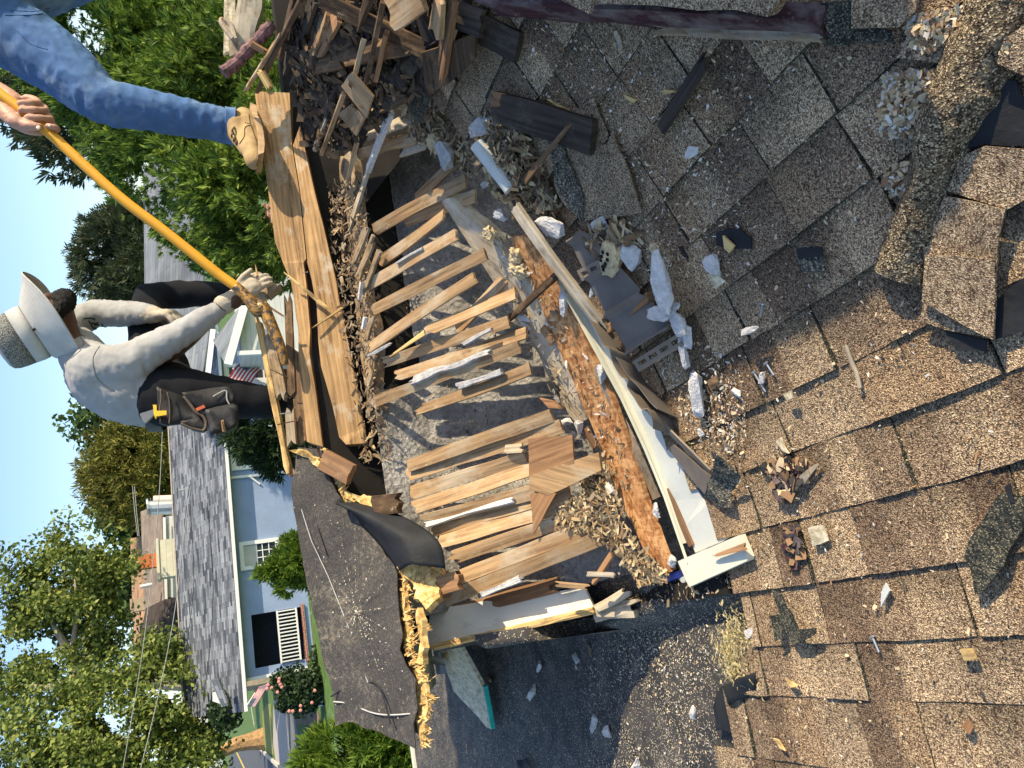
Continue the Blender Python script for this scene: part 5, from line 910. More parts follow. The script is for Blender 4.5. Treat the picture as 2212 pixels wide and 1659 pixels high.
# gloves
def glove(mb, wr_, kn, up_, across, curl, L=.09, palm=(.044, .020), th=None):
    kn = Vector(kn); wr_ = Vector(wr_); d = (kn-wr_).normalized(); ac = Vector(across); ac = (ac-d*ac.dot(d)).normalized(); pn = Vector(up_); pn = (pn-d*pn.dot(d)-ac*pn.dot(ac)).normalized()
    limb(mb, [wr_, wr_.lerp(kn, .4), kn], [(.034, .026), (.040, .024), (.046, .020)], 14, ac)
    for k, (o_, l_) in enumerate(((-.034, .86), (-.012, 1.), (.011, .95), (.032, .78))):
        b = kn+ac*o_-d*.01; c1 = curl[k]; p1 = b+(d*math.cos(c1)+pn*math.sin(c1))*L*l_*.42; c2 = c1+curl[k]*.9; p2 = p1+(d*math.cos(c2)+pn*math.sin(c2))*L*l_*.33; c3 = c2+curl[k]*.8; p3 = p2+(d*math.cos(c3)+pn*math.sin(c3))*L*l_*.25
        limb(mb, [b-d*.02, b, p1, p2, p3], [.013, .0125, .0115, .0105, .009], 9)
    t0 = wr_.lerp(kn, .35)-ac*.036; td = th or (d*.75-ac*.6+pn*.35); td = Vector(td).normalized(); limb(mb, [t0+ac*.015, t0+td*.03, t0+td*.062, t0+(td*.8+d*.3).normalized()*.092], [.016, .015, .0125, .010], 9)
gl = MB(); glove(gl, S('b', 1420, 290, 2.935), S('b', 1530, 200, 2.925), (S('b', 1600, 260, 2.8)-S('b', 1600, 260, 2.95)), S('b', 1560, 250, 2.92)-S('b', 1500, 130, 2.93), (-.35, -.3, -.28, -.3), .105, th=S('b', 1530, 85, 2.9)-S('b', 1455, 180, 2.93))
limb(gl, [S('b', 1350, 330, 2.94), S('b', 1420, 290, 2.935), S('b', 1450, 265, 2.93)], [.041, .037, .034])
vox(gl, 'glove', [GLOVE], .0045, wk, 2, fold(60, .002))
gl = MB(); glove(gl, S('b', 935, 390, 3.19), S('b', 1030, 385, 3.15), (S('b', 1000, 500, 3.1)-S('b', 1000, 400, 3.15)), S('b', 1000, 370, 3.05)-S('b', 1000, 370, 3.15), (.45, .5, .5, .55), .10, th=S('b', 1010, 455, 3.1)-S('b', 975, 400, 3.12))
limb(gl, [S('b', 890, 385, 3.21), S('b', 935, 390, 3.19)], [.040, .036]); vox(gl, 'glove', [GLOVE], .0045, wk, 2, fold(60, .002))
# trousers
tr = MB()
limb(tr, [S('b', 855, 890, 3.17), S('b', 930, 880, 3.18), S('b', 1010, 850, 3.2)], [(.138, .112), (.150, .125), (.14, .13)], 20, (0, 1, 0))
limb(tr, [S('b', 985, 880, 3.11), S('b', 1150, 880, 3.10), S('b', 1350, 895, 3.10), S('b', 1560, 915, 3.09), S('b', 1640, 925, 3.10)], [.125, .112, .090, .070, .064])
limb(tr, [S('b', 1640, 925, 3.10), S('b', 1760, 880, 3.35), S('b', 1780, 840, 3.55)], [.064, .06, .045])
limb(tr, [S('b', 960, 720, 3.3), S('b', 930, 560, 3.36), S('b', 905, 400, 3.40), S('b', 885, 285, 3.42)], [.125, .105, .090, .062])
limb(tr, [S('b', 885, 285, 3.42), S('b', 1050, 270, 3.44), S('b', 1250, 265, 3.42), S('b', 1480, 270, 3.40)], [.062, .066, .060, .05])
vox(tr, 'trousers', [BLKP], .011, wk, 4, lambda p: .006*noise.noise(Vector((p.x*12, p.y*12, p.z*22))))
bt = MB(); limb(bt, [S('b', 1480, 270, 3.40), S('b', 1580, 260, 3.40), S('b', 1600, 200, 3.32)], [.05, .045, .04]); limb(bt, [S('b', 1780, 840, 3.55), S('b', 1790, 830, 3.68)], [.045, .04]); vox(bt, 'work_boots', [SUEDE], .01, wk)
# tool belt with pouches
tb = empty('tool_belt', S('b', 1150, 960, 3.0), 'black leather tool belt with pouches on the worker', 'tool belt')
bl = MB(); bc = S('b', 945, 895, 3.17); ax = (S('b', 1100, 890, 3.16)-S('b', 850, 890, 3.17)).normalized(); a1 = (Vector((0, 1, 0))-ax*ax.y).normalized(); a2 = ax.cross(a1); rows = []
for h in (-.028, -.024, .024, .028): rows.append([bc+ax*h+a1*(.158*math.cos(t))+a2*(.132*math.sin(t)) for t in np.linspace(0, 2*math.pi, 40)[:-1]])
bl.grid(rows, closed=True); o = bl.build('belt_strap', [LEATH], tb, True); o.modifiers.new('t', 'SOLIDIFY').thickness = .006
def pouch(name, c, d, thick, mat, parent=tb, bul=.02):
    o = sheet(name, [S(s_, x, y, d) for s_, x, y in c], thick, [mat, mat], parent=parent, torn=.001, step=.025, hgt=lambda u, v: bul*math.cos(min(1.5, abs(u)*14))*math.cos(min(1.5, abs(v)*14)), smooth=True); return o
BB = lambda *xy: [('belt', xy[i], xy[i+1]) for i in range(0, len(xy), 2)]
pouch('hip_pad', BB(530, 420, 950, 560, 1250, 860, 1240, 960, 900, 1010, 700, 1040, 560, 1000, 540, 700), 2.985, .02, LEATH)
pouch('nail_pouch', BB(950, 560, 1430, 460, 1700, 440, 1800, 520, 1830, 700, 1740, 740, 1450, 830, 1300, 830, 1150, 740), 2.975, .045, LEATH)
po = pouch('big_pouch', BB(1330, 850, 1480, 800, 1780, 740, 1870, 780, 1880, 1000, 1840, 1090, 1660, 1170, 1420, 1250, 1395, 1110), 2.965, .06, LEATH)
pouch('side_pocket', BB(920, 1000, 1250, 900, 1370, 960, 1370, 1110, 1300, 1150, 1150, 1120), 2.975, .03, LEATH)
TRIM = m_plain('brown leather trim', (.085, .062, .045), .7, .3, 20); STI = m_plain('grey thread', (.30, .29, .28), .8)
def cord(name, pts, d, r, mat, parent=tb):
    b = MB(); b.tube(smooth_path([S('belt', pts[i], pts[i+1], d) for i in range(0, len(pts), 2)], 4), r, 6); return b.build(name, [mat], parent, True)
cord('pouch_trim', (980, 560, 1080, 690, 1180, 820, 1290, 890, 1340, 980, 1340, 1080, 1290, 1140), 2.945, .0065, TRIM); cord('pouch_trim', (930, 1010, 1100, 1090, 1290, 1130), 2.955, .005, TRIM); cord('belt_edge', (590, 440, 600, 600, 575, 800, 590, 1000), 2.96, .003, TRIM); cord('belt_edge', (700, 500, 735, 650, 745, 850, 735, 1020), 2.96, .003, TRIM)
cord('stitching', (1420, 800, 1470, 980, 1485, 1230), 2.925, .0012, STI); cord('stitching', (1450, 790, 1500, 980, 1500, 1220), 2.925, .0012, STI) ; cord('stitching', (1490, 970, 1620, 860, 1800, 740), 2.93, .0012, STI); cord('pocket_rim', (1460, 570, 1560, 510, 1680, 470, 1690, 600, 1740, 700, 1800, 720), 2.94, .003, STI)
pc = MB(); pc.bar(S('belt', 1185, 785, 2.935), S('belt', 1320, 725, 2.935), .012, .006, Cm); tag(pc.build('carpenter_pencil', [m_plain('orange pencil paint', (.62, .14, .06), .5)]), 'orange carpenter pencil in the tool pouch', 'pencil')
ptc = sheet('leather_patch', [S('belt', x, y, 2.905) for x, y in ((1590, 970), (1630, 950), (1675, 1140), (1615, 1150))], .004, [m_plain('tan leather patch', (.34, .21, .10), .8), LEATH], parent=po, step=.5, torn=0)
hm = empty('yellow_taped_tool', S('belt', 420, 880, 2.98), 'grey slotted tool with a yellow taped grip in the tool belt', 'tool')
def tpart(name, xy, d, t, mat): return sheet(name, [S('belt', xy[i], xy[i+1], d) for i in range(0, len(xy), 2)], t, [mat, mat], parent=hm, step=.5, torn=0)
STEEL = m_plain('dark grey plastic', (.16, .17, .19), .4, .1)
tpart('tool_head', (250, 880, 300, 860, 480, 800, 500, 880, 420, 960, 350, 1030, 300, 990), 2.975, .02, STEEL); tpart('tape_band', (465, 715, 525, 715, 530, 930, 505, 940, 480, 860), 2.965, .012, YELM); tpart('tape_band', (490, 815, 690, 810, 690, 880, 505, 910), 2.962, .01, YELM)
for xy in ((270, 905, 300, 895, 320, 935, 290, 945), (300, 960, 330, 945, 345, 970, 315, 985)): tpart('slot', xy, 2.972, .004, BLACKV)
def text(s, size, M, mat, name, parent=None):
    cu = bpy.data.curves.new(name, 'FONT'); cu.body = s; cu.size = size; cu.extrude = .0006; cu.align_x = 'CENTER'; cu.align_y = 'CENTER'; o = bpy.data.objects.new(name, cu); C.objects.link(o)
    dg = bpy.context.evaluated_depsgraph_get(); dg.update(); me = bpy.data.meshes.new_from_object(o.evaluated_get(dg)); bpy.data.objects.remove(o); me.materials.clear(); return link(name, me, mat, parent, M)
pX = (S('belt', 1660, 1130, 2.9)-S('belt', 1625, 960, 2.9)).normalized(); pN = Cm.copy(); pN = (pN-pX*pN.dot(pX)).normalized(); Mt = Matrix((pX, pN.cross(pX), pN)).transposed().to_4x4(); Mt.translation = S('belt', 1630, 1050, 2.898); MT = Mt
pX = (S('hat', 1900, 1080, 3.1)-S('hat', 1400, 720, 3.1)).normalized(); pN = (Rr*.75+Cm*.6); pN = (pN-pX*pN.dot(pX)).normalized()

# pry bar with yellow shaft
PBP = [S('a', -60, 515, 2.80), S('a', 0, 565, 2.80), S('a', 260, 770, 2.805), S('a', 700, 1170, 2.82), S('a', 1000, 1400, 2.83), S('a', 1250, 1600, 2.84), S('b', 1330, 155, 2.845), S('b', 1430, 225, 2.845)]
pb = empty('pry_bar', PBP[0], 'long pry bar with a worn yellow shaft and dark curved blade', 'pry bar')
def m_yel():
    t = NT('chipped yellow paint'); n = t.noise(40, None, 6, .75); m = t.ramp(n, [(.62, (0, 0, 0)), (.66, (1, 1, 1))]); t.bump(n, .2, .002); return t.fin(t.mix(m, (.78, .36, .025), (.09, .075, .06)), .5, .4)
YP = m_yel(); b = MB(); b.tube(smooth_path(PBP, 5), [.0195]*36, 16); b.build('shaft', [YP], pb, True)
BLP = [S('b', 1420, 218, 2.845), S('b', 1490, 285, 2.845), S('b', 1560, 375, 2.845), S('e', 75, 640, 2.845), S('e', 130, 760, 2.845), S('e', 185, 890, 2.85), S('e', 213, 995, 2.86)]
def m_blade():
    t = NT('worn steel blade'); n = t.noise(45, None, 6, .8); return t.fin(t.mix(t.ramp(n, [(.46, (0, 0, 0)), (.54, (1, 1, 1))]), (.06, .055, .05), (.46, .24, .05)), .45, .5, .3)
b = MB(); bp = smooth_path(BLP, 6); b.tube(bp, [.0195+.006*math.sin(math.pi*i/len(bp)) - .008*(i/len(bp))**4 for i in range(len(bp))], 14); b.build('curved_blade', [m_blade()], pb, True)

# man in jeans: the picture shows a leg, a boot and a hand on the bar
jm = empty('person', S('a', 1560, 800, 2.95), 'person in blue jeans and tan boots standing on the ridge, gripping the yellow bar', 'person')
je = MB()
limb(je, [S('a', -330, 60, 3.02), S('a', -130, 100, 3.02), S('a', 20, 130, 3.03)], [(.18, .13), (.19, .135), (.185, .14)], 20, (0, 1, 0))
limb(je, [S('a', 60, 190, 3.03), S('a', 350, 385, 2.99), S('a', 610, 600, 2.94), S('a', 800, 645, 2.93), S('a', 1050, 695, 2.93), S('a', 1250, 735, 2.94), S('a', 1385, 760, 2.945)], [.152, .132, .094, .088, .082, .076, .070], 20)
limb(je, [S('a', 60, -40, 3.10), S('a', 420, -150, 3.12), S('a', 760, -200, 3.10), S('a', 1250, -210, 3.16), S('a', 1400, -210, 3.18)], [.15, .125, .09, .082, .07], 18)
def jw(p):
    v = .006*(.4-abs(noise.noise(Vector((p.x*11+p.z*8, p.y*8, p.z*17-p.x*7)))*2))+.0022*(.5-abs(noise.noise(Vector((p.x*34, p.y*18, p.z*52)))*2))
    an = (p-S('a', 1330, 755, 2.945)).length; v += .010*noise.noise(Vector((p.x*22, p.y*22, p.z*46)))*max(0, 1-an/.22)
    kn = (p-S('a', 650, 600, 2.94)).length; v += .006*noise.noise(Vector((p.x*18, p.y*16, p.z*34)))*max(0, 1-kn/.2); return v
JEO = vox(je, 'jeans', [JEAN], .009, jm, 3, jw)
def seam(pts, d, r, mat, name='seam'):
    b = MB(); b.tube(smooth_path([S('a', pts[i], pts[i+1], d[i//2]) for i in range(0, len(pts), 2)], 5), r, 5); return b.build(name, [mat], jm, True)
DK = m_plain('dark denim seam', (.05, .10, .22), .9)
seam((440, 330, 600, 480, 720, 560, 850, 600, 1000, 615, 1150, 640, 1240, 655), (2.862, 2.855, 2.855, 2.86, 2.862, 2.868, 2.875), .0028, DK)
cu = MB(); ca = S('a', 1350, 750, 2.945); cb = S('a', 1412, 762, 2.948); T = (cb-ca).normalized(); r1 = T.orthogonal().normalized(); r2 = T.cross(r1)
cu.grid([[ca.lerp(cb, u)+(r1*math.cos(t)+r2*math.sin(t))*(.077+.004*math.sin(t*5+u*2)+.003*(u > .85)) for t in np.linspace(0, 2*math.pi, 40)[:-1]] for u in (0, .1, .85, .9, 1)], closed=True); o = cu.build('hem', [JEAN], jm, True); o.modifiers.new('t', 'SOLIDIFY').thickness = .005
# boot seen from its side front, toe to the lower left of the real view
def BT(x, y, d): return S('boot', x, y, d)
bo = empty('boot', BT(800, 800, 2.93)); bo.parent = jm; bo.matrix_basis = wm(jm).inverted() @ Matrix.Translation(BT(800, 800, 2.93))
up = MB(); limb(up, [BT(430, 500, 2.95), BT(600, 470, 2.945), BT(700, 430, 2.94)], [.062, .064, .05]); limb(up, [BT(690, 330, 2.97), BT(730, 560, 2.93), BT(790, 850, 2.89), BT(880, 1180, 2.85), BT(925, 1430, 2.82)], [.046, .056, .050, .044, .034]); limb(up, [BT(480, 600, 2.92), BT(620, 880, 2.89), BT(800, 1200, 2.85)], [.055, .04, .03])
def adopt(o, par):
    o.parent = par; o.matrix_basis = wm(par).inverted(); return o
BOOT = adopt(vox(up, 'boot_upper', [SUEDE], .006, None, 3, fold(26, .004)), bo)
sl = sheet('sole', [BT(800, 230, 3.0), BT(960, 300, 2.99), BT(990, 560, 2.93), BT(1080, 700, 2.905), BT(1140, 1000, 2.87), BT(1170, 1300, 2.835), BT(1150, 1530, 2.81), BT(1000, 1590, 2.80), BT(1000, 1250, 2.835), BT(990, 950, 2.87), BT(900, 650, 2.91), BT(830, 450, 2.95)], .09, [m_plain('worn pale boot sole', (.40, .27, .15), .8, .4, 20), SUEDE], torn=.001, step=.05, smooth=False)
sl.matrix_basis.translation += Vector((.0, .05, .0)); mwv = sl.matrix_basis.copy(); sl.parent = bo; sl.matrix_basis = wm(bo).inverted() @ mwv
lc = MB()
for x0, y0, x1, y1 in ((400, 690, 370, 830), (460, 800, 420, 930), (525, 880, 480, 1010), (430, 560, 380, 700)): lc.tube(smooth_path([BT(x0, y0, 2.862), BT((x0+x1)/2-25, (y0+y1)/2, 2.85), BT(x1, y1, 2.87)], 4), .004, 6)
o = lc.build('laces', [LACE]); adopt(o, bo)
b2 = MB(); limb(b2, [S('a', 1420, -210, 3.18), S('a', 1520, -210, 3.17), S('a', 1560, -120, 3.08)], [.06, .055, .045]); vox(b2, 'boot', [SUEDE], .009, jm)
# hand: forearm, palm behind and under the shaft, four fingers over it, thumb along it
HD = lambda x, y, d: S('hand', x, y, d)
hn = MB()
limb(hn, [HD(-900, -350, 3.0), HD(-300, 30, 2.93), HD(150, 230, 2.875), HD(420, 420, 2.86)], [.050, .046, .036, .036])
limb(hn, [HD(150, 330, 2.865), HD(420, 640, 2.845), HD(760, 830, 2.84), HD(1000, 900, 2.845)], [(.040, .030), (.046, .028), (.044, .026), (.036, .022)], 14, (1, 0, -1))
limb(hn, [HD(90, 430, 2.85), HD(200, 700, 2.82), HD(450, 940, 2.80), HD(640, 1010, 2.79), HD(850, 1060, 2.776), HD(1080, 1090, 2.772)], [.030, .032, .029, .021, .0175, .0145], 12)
limb(hn, [HD(300, 800, 2.82), HD(600, 1090, 2.81), HD(900, 1190, 2.815), HD(1130, 1250, 2.82)], [.02, .02, .018, .012], 10)
for bx, by, mx, my, tx, ty, r in ((900, 330, 1060, 430, 570, 440, .0155), (1080, 480, 1260, 640, 590, 620, .0150), (1180, 700, 1390, 880, 770, 830, .0150), (1380, 960, 1580, 1160, 1330, 1060, .0125)):
    limb(hn, [HD((bx+tx)/2, by-30, 2.84), HD(bx, by, 2.832), HD(mx, my, 2.805), HD((mx+tx)/2+60, (my+ty)/2, 2.777), HD(tx, ty, 2.775)], [r*1.05, r*1.05, r, r*.97, r*.86], 10)
vox(hn, 'body_skin', [SKIN_L], .0042, jm, 2, fold(70, .0012))
nl = MB()
for x, y, w in ((1065, 1110, .010), (1380, 1050, .008)):
    ball(nl, HD(x, y, 2.760 if w == .010 else 2.764), (w, .003, w*.8))
nl.build('fingernails', [m_plain('fingernail', (.62, .42, .34), .35)], jm, True)
# upper half stands outside the picture
tp = MB(); limb(tp, [S('a', -330, 60, 3.02), S('a', -700, 60, 2.98), S('a', -1080, 120, 2.96)], [(.17, .12), (.18, .125), (.17, .10)], 18, (0, 1, 0)); limb(tp, [S('a', -1100, 250, 2.95), S('a', -950, 420, 2.97), S('a', -700, 380, 3.0), S('a', -560, 250, 3.02)][:3], [.075, .065, .055]); limb(tp, [S('a', -1060, -60, 3.0), S('a', -800, -160, 3.05)], [.075, .06]); vox(tp, 'shirt', [m_cloth('dark t shirt', (.05, .06, .08))], .012, jm)
ex = MB(); limb(ex, [S('a', -760, 390, 3.0), S('a', -560, 380, 3.03), S('a', -300, 370, 2.98), S('a', -150, 400, 2.92)], [.046, .044, .046, .044]); limb(ex, [S('a', -1150, 120, 2.95), S('a', -1260, 140, 2.93)], [.06, .055]); ball(ex, S('a', -1370, 170, 2.9), (.085, .095, .12)); ball(ex, S('a', -1330, 185, 2.83), (.05, .05, .06)); vox(ex, 'head_and_arm_skin', [SKIN_L], .012, jm)

fuse_all()
text('AWP', .017, MT, BLACKV, 'patch_letters', po)

from mathutils.bvhtree import BVHTree
def drape(o, par, name, s, pts, r, mat, off=.0015, n=8):
    """thread, seam or printed stroke laid on the fused cloth"""
    M = wm(o); bv = BVHTree.FromPolygons([M @ v.co for v in o.data.vertices], [list(p.vertices) for p in o.data.polygons]); q = Q(s, *pts); q2 = smooth_path([Vector((a, b, 0)) for a, b in q], n) if len(q) > 2 else [Vector((*q[0], 0)).lerp(Vector((*q[1], 0)), t) for t in np.linspace(0, 1, n)]
    P = []
    for v in q2:
        d = Vector(ray((v.x, v.y))).normalized(); h = bv.ray_cast(Vector((0, 0, 0)), d)
        if h[0] is not None: P.append(h[0]-d*off)
    if len(P) < 2: return None
    P = [p for k, p in enumerate(P) if k == 0 or (p-P[k-1]).length < .06]
    if len(P) < 2: return None
    b = MB(); b.tube(P, r, 5); return b.build(name, [mat], par, True)
DKS = m_plain('dark stitched seam', (.13, .085, .04), .9); INK = m_plain('dark shirt print', (.035, .045, .045), .9); SEAM = m_plain('shirt seam', (.22, .215, .21), .9)
for pts in ((560, 990, 680, 800, 690, 620, 740, 540, 830, 520), (800, 230, 830, 450, 900, 650, 1000, 960, 1025, 1250, 1010, 1560), (700, 450, 780, 470, 830, 480)): drape(BOOT, bo, 'boot_seam', 'boot', pts, .0022, DKS)
for pts in ((1380, 720, 1530, 715, 1570, 745), (1470, 760, 1555, 895), (1520, 790, 1580, 805, 1630, 790), (1560, 830, 1640, 830), (1570, 870, 1620, 925, 1670, 930, 1700, 990), (1690, 810, 1750, 970), (1720, 1000, 1830, 1020), (1860, 1045, 1920, 1120), (1740, 860, 1790, 890)): drape(SHO, wk, 'shirt_print', 'hat', pts, .0036, INK, .0005)
for pts in ((480, 520, 505, 560, 480, 610, 430, 650, 400, 670), (600, 580, 560, 660, 590, 780, 690, 850), (860, 960, 900, 890, 930, 800)): drape(SHO, wk, 'shirt_seam', 'b', pts, .0022, SEAM, .0005)
for pts in ((450, 60, 560, 210, 690, 370, 760, 430), (100, 180, 180, 260, 290, 300), (60, 60, 200, 70, 300, 50), (30, 90, 190, 90, 300, 70)): drape(JEO, jm, 'denim_seam', 'a', pts, .002, DK, .0005)
# ------------------------------------------------------------------ ground, street, yard
GRASS = m_plain('lawn grass', (.085, .15, .035), .95, .45, 3, .5, 40); GRASS2 = m_plain('yellow dry grass', (.24, .26, .07), .95, .35, 2, .4, 40)
CONC = m_plain('concrete walk', (.42, .38, .34), .9, .15, 2, .2, 30); ASPH = m_plain('street asphalt', (.085, .09, .10), .9, .25, 1.5, .2, 40); DRIVE = m_plain('drive shadow tone', (.16, .165, .17), .9, .2, 1, .2, 30); DIRT = m_plain('bare dirt', (.22, .15, .10), .95, .3, 2, .4, 20)
g = MB(); g.grid([[(x, y, ZG) for y in (-40, 10, 40, 120, 600)] for x in (-300, -40, 0, 40, 300)]); g.build('lawn_ground', [GRASS]); tag(bpy.data.objects['lawn_ground'], kind='structure')
def flatp(name, s, c, mat, z=.004):
    b = MB(); P = [on_z(q, ZG+z) for q in Q(s, *c)]; b.add(P, [tuple(range(len(P)))]); o = fix(b.build(name, [mat]))
    if o.data.polygons[0].normal.z < 0: o.data.flip_normals()
    return tag(o, kind='structure')
flatp('sidewalk', 'yard', (860, 700, 1030, 700, 1060, 1100, 1120, 1900, 930, 1900, 850, 1300), CONC, .008); flatp('drive_shadow_strip', 'yard', (1045, 700, 1150, 760, 1190, 1100, 1290, 1900, 1125, 1900, 1064, 1100), DRIVE, .012)  # second strip is toned dark to paint the shadow on the drive
flatp('street', 'yard', (330, 1400, 640, 1385, 760, 1480, 1020, 1690, 1100, 1900, 200, 1900, 240, 1500), ASPH, .016); flatp('dirt_path', 'yard', (1160, 820, 1480, 860, 1520, 1010, 1500, 1230, 1440, 1200, 1350, 1060, 1190, 1040), DIRT, .016)
flatp('yellow_verge', 'yard', (700, 860, 770, 750, 820, 760, 840, 1200, 865, 1480, 800, 1460, 720, 1340), GRASS2, .02); flatp('street_line', 'yard', (330, 1440, 350, 1440, 500, 1750, 475, 1750), m_plain('yellow road paint', (.62, .42, .05), .7), .022)  # verge grass is yellower and lighter than the lawn
kb = MB(); P = [on_z(q, ZG) for q in Q('yard', 640, 1350, 700, 1400, 800, 1500, 900, 1590, 1060, 1720)]
for a_, b_ in zip(P[:-1], P[1:]): kb.bar(a_+Vector((0, 0, .075)), b_+Vector((0, 0, .075)), .22, .15)
tag(kb.build('kerb', [m_plain('pale kerb stone', (.52, .48, .42), .9)]), kind='structure')
wl_ = MB(); P = [on_z(q, ZG) for q in Q('yard', 540, 780, 590, 1080)]; wl_.bar(P[0]+Vector((0, 0, .01)), P[1]+Vector((0, 0, .01)), .5, .03); tag(wl_.build('path_strip', [CONC]), kind='structure')
ed_ = MB(); P = [on_z(q, ZG) for q in Q('yard', 1520, 440, 1545, 560, 1540, 740)]
for a_, b_ in zip(P[:-1], P[1:]): ed_.bar(a_+Vector((0, 0, .12)), b_+Vector((0, 0, .12)), .3, .25)
tag(ed_.build('garden_edging', [m_plain('white edging stone', (.6, .62, .64), .8)]), 'white scalloped garden edging on the lawn below the rose bush', 'edging')

# ------------------------------------------------------------------ houses
def m_roofsh(name, a, b_, c_, sx=.30, sy=.145):
    t = NT(name); br = t.n('ShaderNodeTexBrick'); t.l(t.mapping((1, 1, 1)), br.inputs[0]); br.inputs['Scale'].default_value = 1.; br.inputs['Brick Width'].default_value = sx; br.inputs['Row Height'].default_value = sy; br.inputs['Mortar Size'].default_value = .006
    br.inputs['Color1'].default_value = (*a, 1); br.inputs['Color2'].default_value = (*b_, 1); br.inputs['Mortar'].default_value = (*[v*.45 for v in a], 1); br.offset = .37
    c = t.mix(1., br.outputs[0], t.ramp(t.noise(.9, None, 4, .6), [(.35, (.7, .7, .72)), (.65, (1.2, 1.2, 1.2))]), 'MULTIPLY')
    return t.fin(c, .9, .2)
def m_brick(name, a, b_, mort):
    t = NT(name); br = t.n('ShaderNodeTexBrick'); mp = t.n('ShaderNodeMapping'); t.l(t.co, mp.inputs[0]); mp.inputs['Rotation'].default_value = (math.pi/2, 0, 0); t.l(mp.outputs[0], br.inputs[0]); br.inputs['Scale'].default_value = 1; br.inputs['Brick Width'].default_value = .24; br.inputs['Row Height'].default_value = .08; br.inputs['Mortar Size'].default_value = .008
    br.inputs['Color1'].default_value = (*a, 1); br.inputs['Color2'].default_value = (*b_, 1); br.inputs['Mortar'].default_value = (*mort, 1); return t.fin(br.outputs[0], .9, .2)
def m_siding(name, col, step=.11):
    t = NT(name); sx = t.n('ShaderNodeSeparateXYZ'); t.l(t.co, sx.inputs[0]); f = t.math('FRACT', t.math('MULTIPLY', sx.outputs[2], 1/step)); c = t.mix(t.ramp(f, [(.0, (.55, .55, .55)), (.12, (1, 1, 1))]), (0, 0, 0), col, 'MIX'); n = t.noise(3); c = t.mix(1., c, t.ramp(n, [(.3, (.88, .88, .9)), (.7, (1.06, 1.06, 1.05))]), 'MULTIPLY')
    t.bump(f, .5, .02); return t.fin(c, .75, .25)
BLUE = m_plain('blue stucco wall', (.24, .31, .46), .85, .10, 1.2, .5, 14, bdist=.02); TRIMW = m_plain('white house trim', (.72, .72, .70), .5, .05); GLASS = m_plain('dark window glass', (.03, .04, .05), .12, .3, 1, 0, spec=.6); BLIND = m_plain('pale blind', (.45, .43, .38), .6, .1, 2)
RF = m_roofsh('blue grey roof shingles', (.045, .053, .067), (.26, .275, .295), (.22, .235, .255), .52, .15); BRK = m_brick('red brick', (.24, .075, .05), (.32, .12, .08), (.45, .40, .35))
A0 = 33.4; s_ = A0/36
def win(parent, x0, x1, z0, z1, y, cols, rows_, blind=False):
    f = MB(); w = .16
    f.box(((x0+x1)/2, y-.04, z1-w/2), (x1-x0, .10, w)); f.box(((x0+x1)/2, y-.04, z0+w/2), (x1-x0, .12, w))
    for x in (x0+w/2, x1-w/2): f.box((x, y-.04, (z0+z1)/2), (w, .10, z1-z0-2*w))
    fr = f.build('window', [TRIMW], parent); p = MB(); p.box(((x0+x1)/2, y+.0, (z0+z1)/2), (x1-x0-2*w, .03, z1-z0-2*w)); p.build('pane', [GLASS], fr)
    if blind: p = MB(); p.box(((x0+x1)/2, y-.022, z1-w-(z1-z0)*.17), (x1-x0-2.2*w, .01, (z1-z0)*.34)); p.build('blind', [BLIND], fr)
    m_ = MB(); zc = z0+w+(z1-z0-2*w)*(.62 if blind else 1)
    for i in range(1, cols): m_.box((x0+w+(x1-x0-2*w)*i/cols, y-.03, (z0+w+zc)/2), (.035, .03, zc-z0-w))
    for j in range(1, rows_+1): m_.box(((x0+x1)/2, y-.034, z0+w+(zc-z0-w)*j/rows_-(.03 if j == rows_ else 0)), (x1-x0-2*w, .03, .035))
    m_.build('muntin', [TRIMW], fr); return fr
bh = empty('blue_house', (5, A0+3, ZG), 'blue stucco bungalow with dark grey shingle roof, white gutter and a railed porch', 'house')
XL, XR = -.56, 14.; PX0, PX1 = -.2, 1.84; PZ0, PZ1 = -2.55, -1.63
b = MB(); zt = -1.06
b.box(((XL+PX0)/2, A0+.1, (ZG+zt)/2), (PX0-XL, .2, zt-ZG)); b.box(((PX1+XR)/2, A0+.1, (ZG+zt)/2), (XR-PX1, .2, zt-ZG)); b.box(((PX0+PX1)/2, A0+.1, (PZ1+zt)/2), (PX1-PX0, .196, zt-PZ1)); b.box(((PX0+PX1)/2, A0+.1, (ZG-3.68)/2), (PX1-PX0, .196, -3.68-ZG))
b.box((XL+.1, A0+4, (ZG+zt)/2), (.2, 7.6, zt-ZG)); b.box((6.7, A0+8, (ZG+zt)/2), (14.5, .2, zt-ZG)); b.build('wall', [BLUE], bh)
b = MB(); b.box((.82, A0+2.2, -2.5), (2.6, .1, 2.6)); b.box((.82, A0+1.2, -3.66), (2.0, 2.0, .06)); b.box((2.0, A0+1.2, -2.5), (.1, 2.0, 2.6)); b.build('porch_recess', [m_plain('porch recess shade', (.035, .04, .06), .8)], bh)  # recess faces coloured near black to paint the porch shade
b = MB(); b.box((.82, A0-.05, -3.62), (2.25, .12, .12)); b.build('brick_sill', [BRK], bh)
b = MB()
for z in (-2.62, -3.36): b.box((.82, A0-.06, z), (2.04, .06, .07))
for k in range(15): b.box((PX0+.05+k*(PX1-PX0-.1)/14, A0-.06, -3.0), (.05, .045, .70))
b.build('porch_railing', [TRIMW], bh)
b = MB(); b.box((XL-.0, A0-.03, (ZG-1.2)/2), (.12, .1, -1.2-ZG)); b.build('corner_trim', [TRIMW], bh); b = MB(); b.box((7.5, A0-.06, (ZG-1.1)/2), (.1, .09, -1.1-ZG)); b.tube([(7.5, A0-.06, -2.0), (7.1, A0-.06, -2.4)], .04, 6); b.build('downspout', [TRIMW], bh)
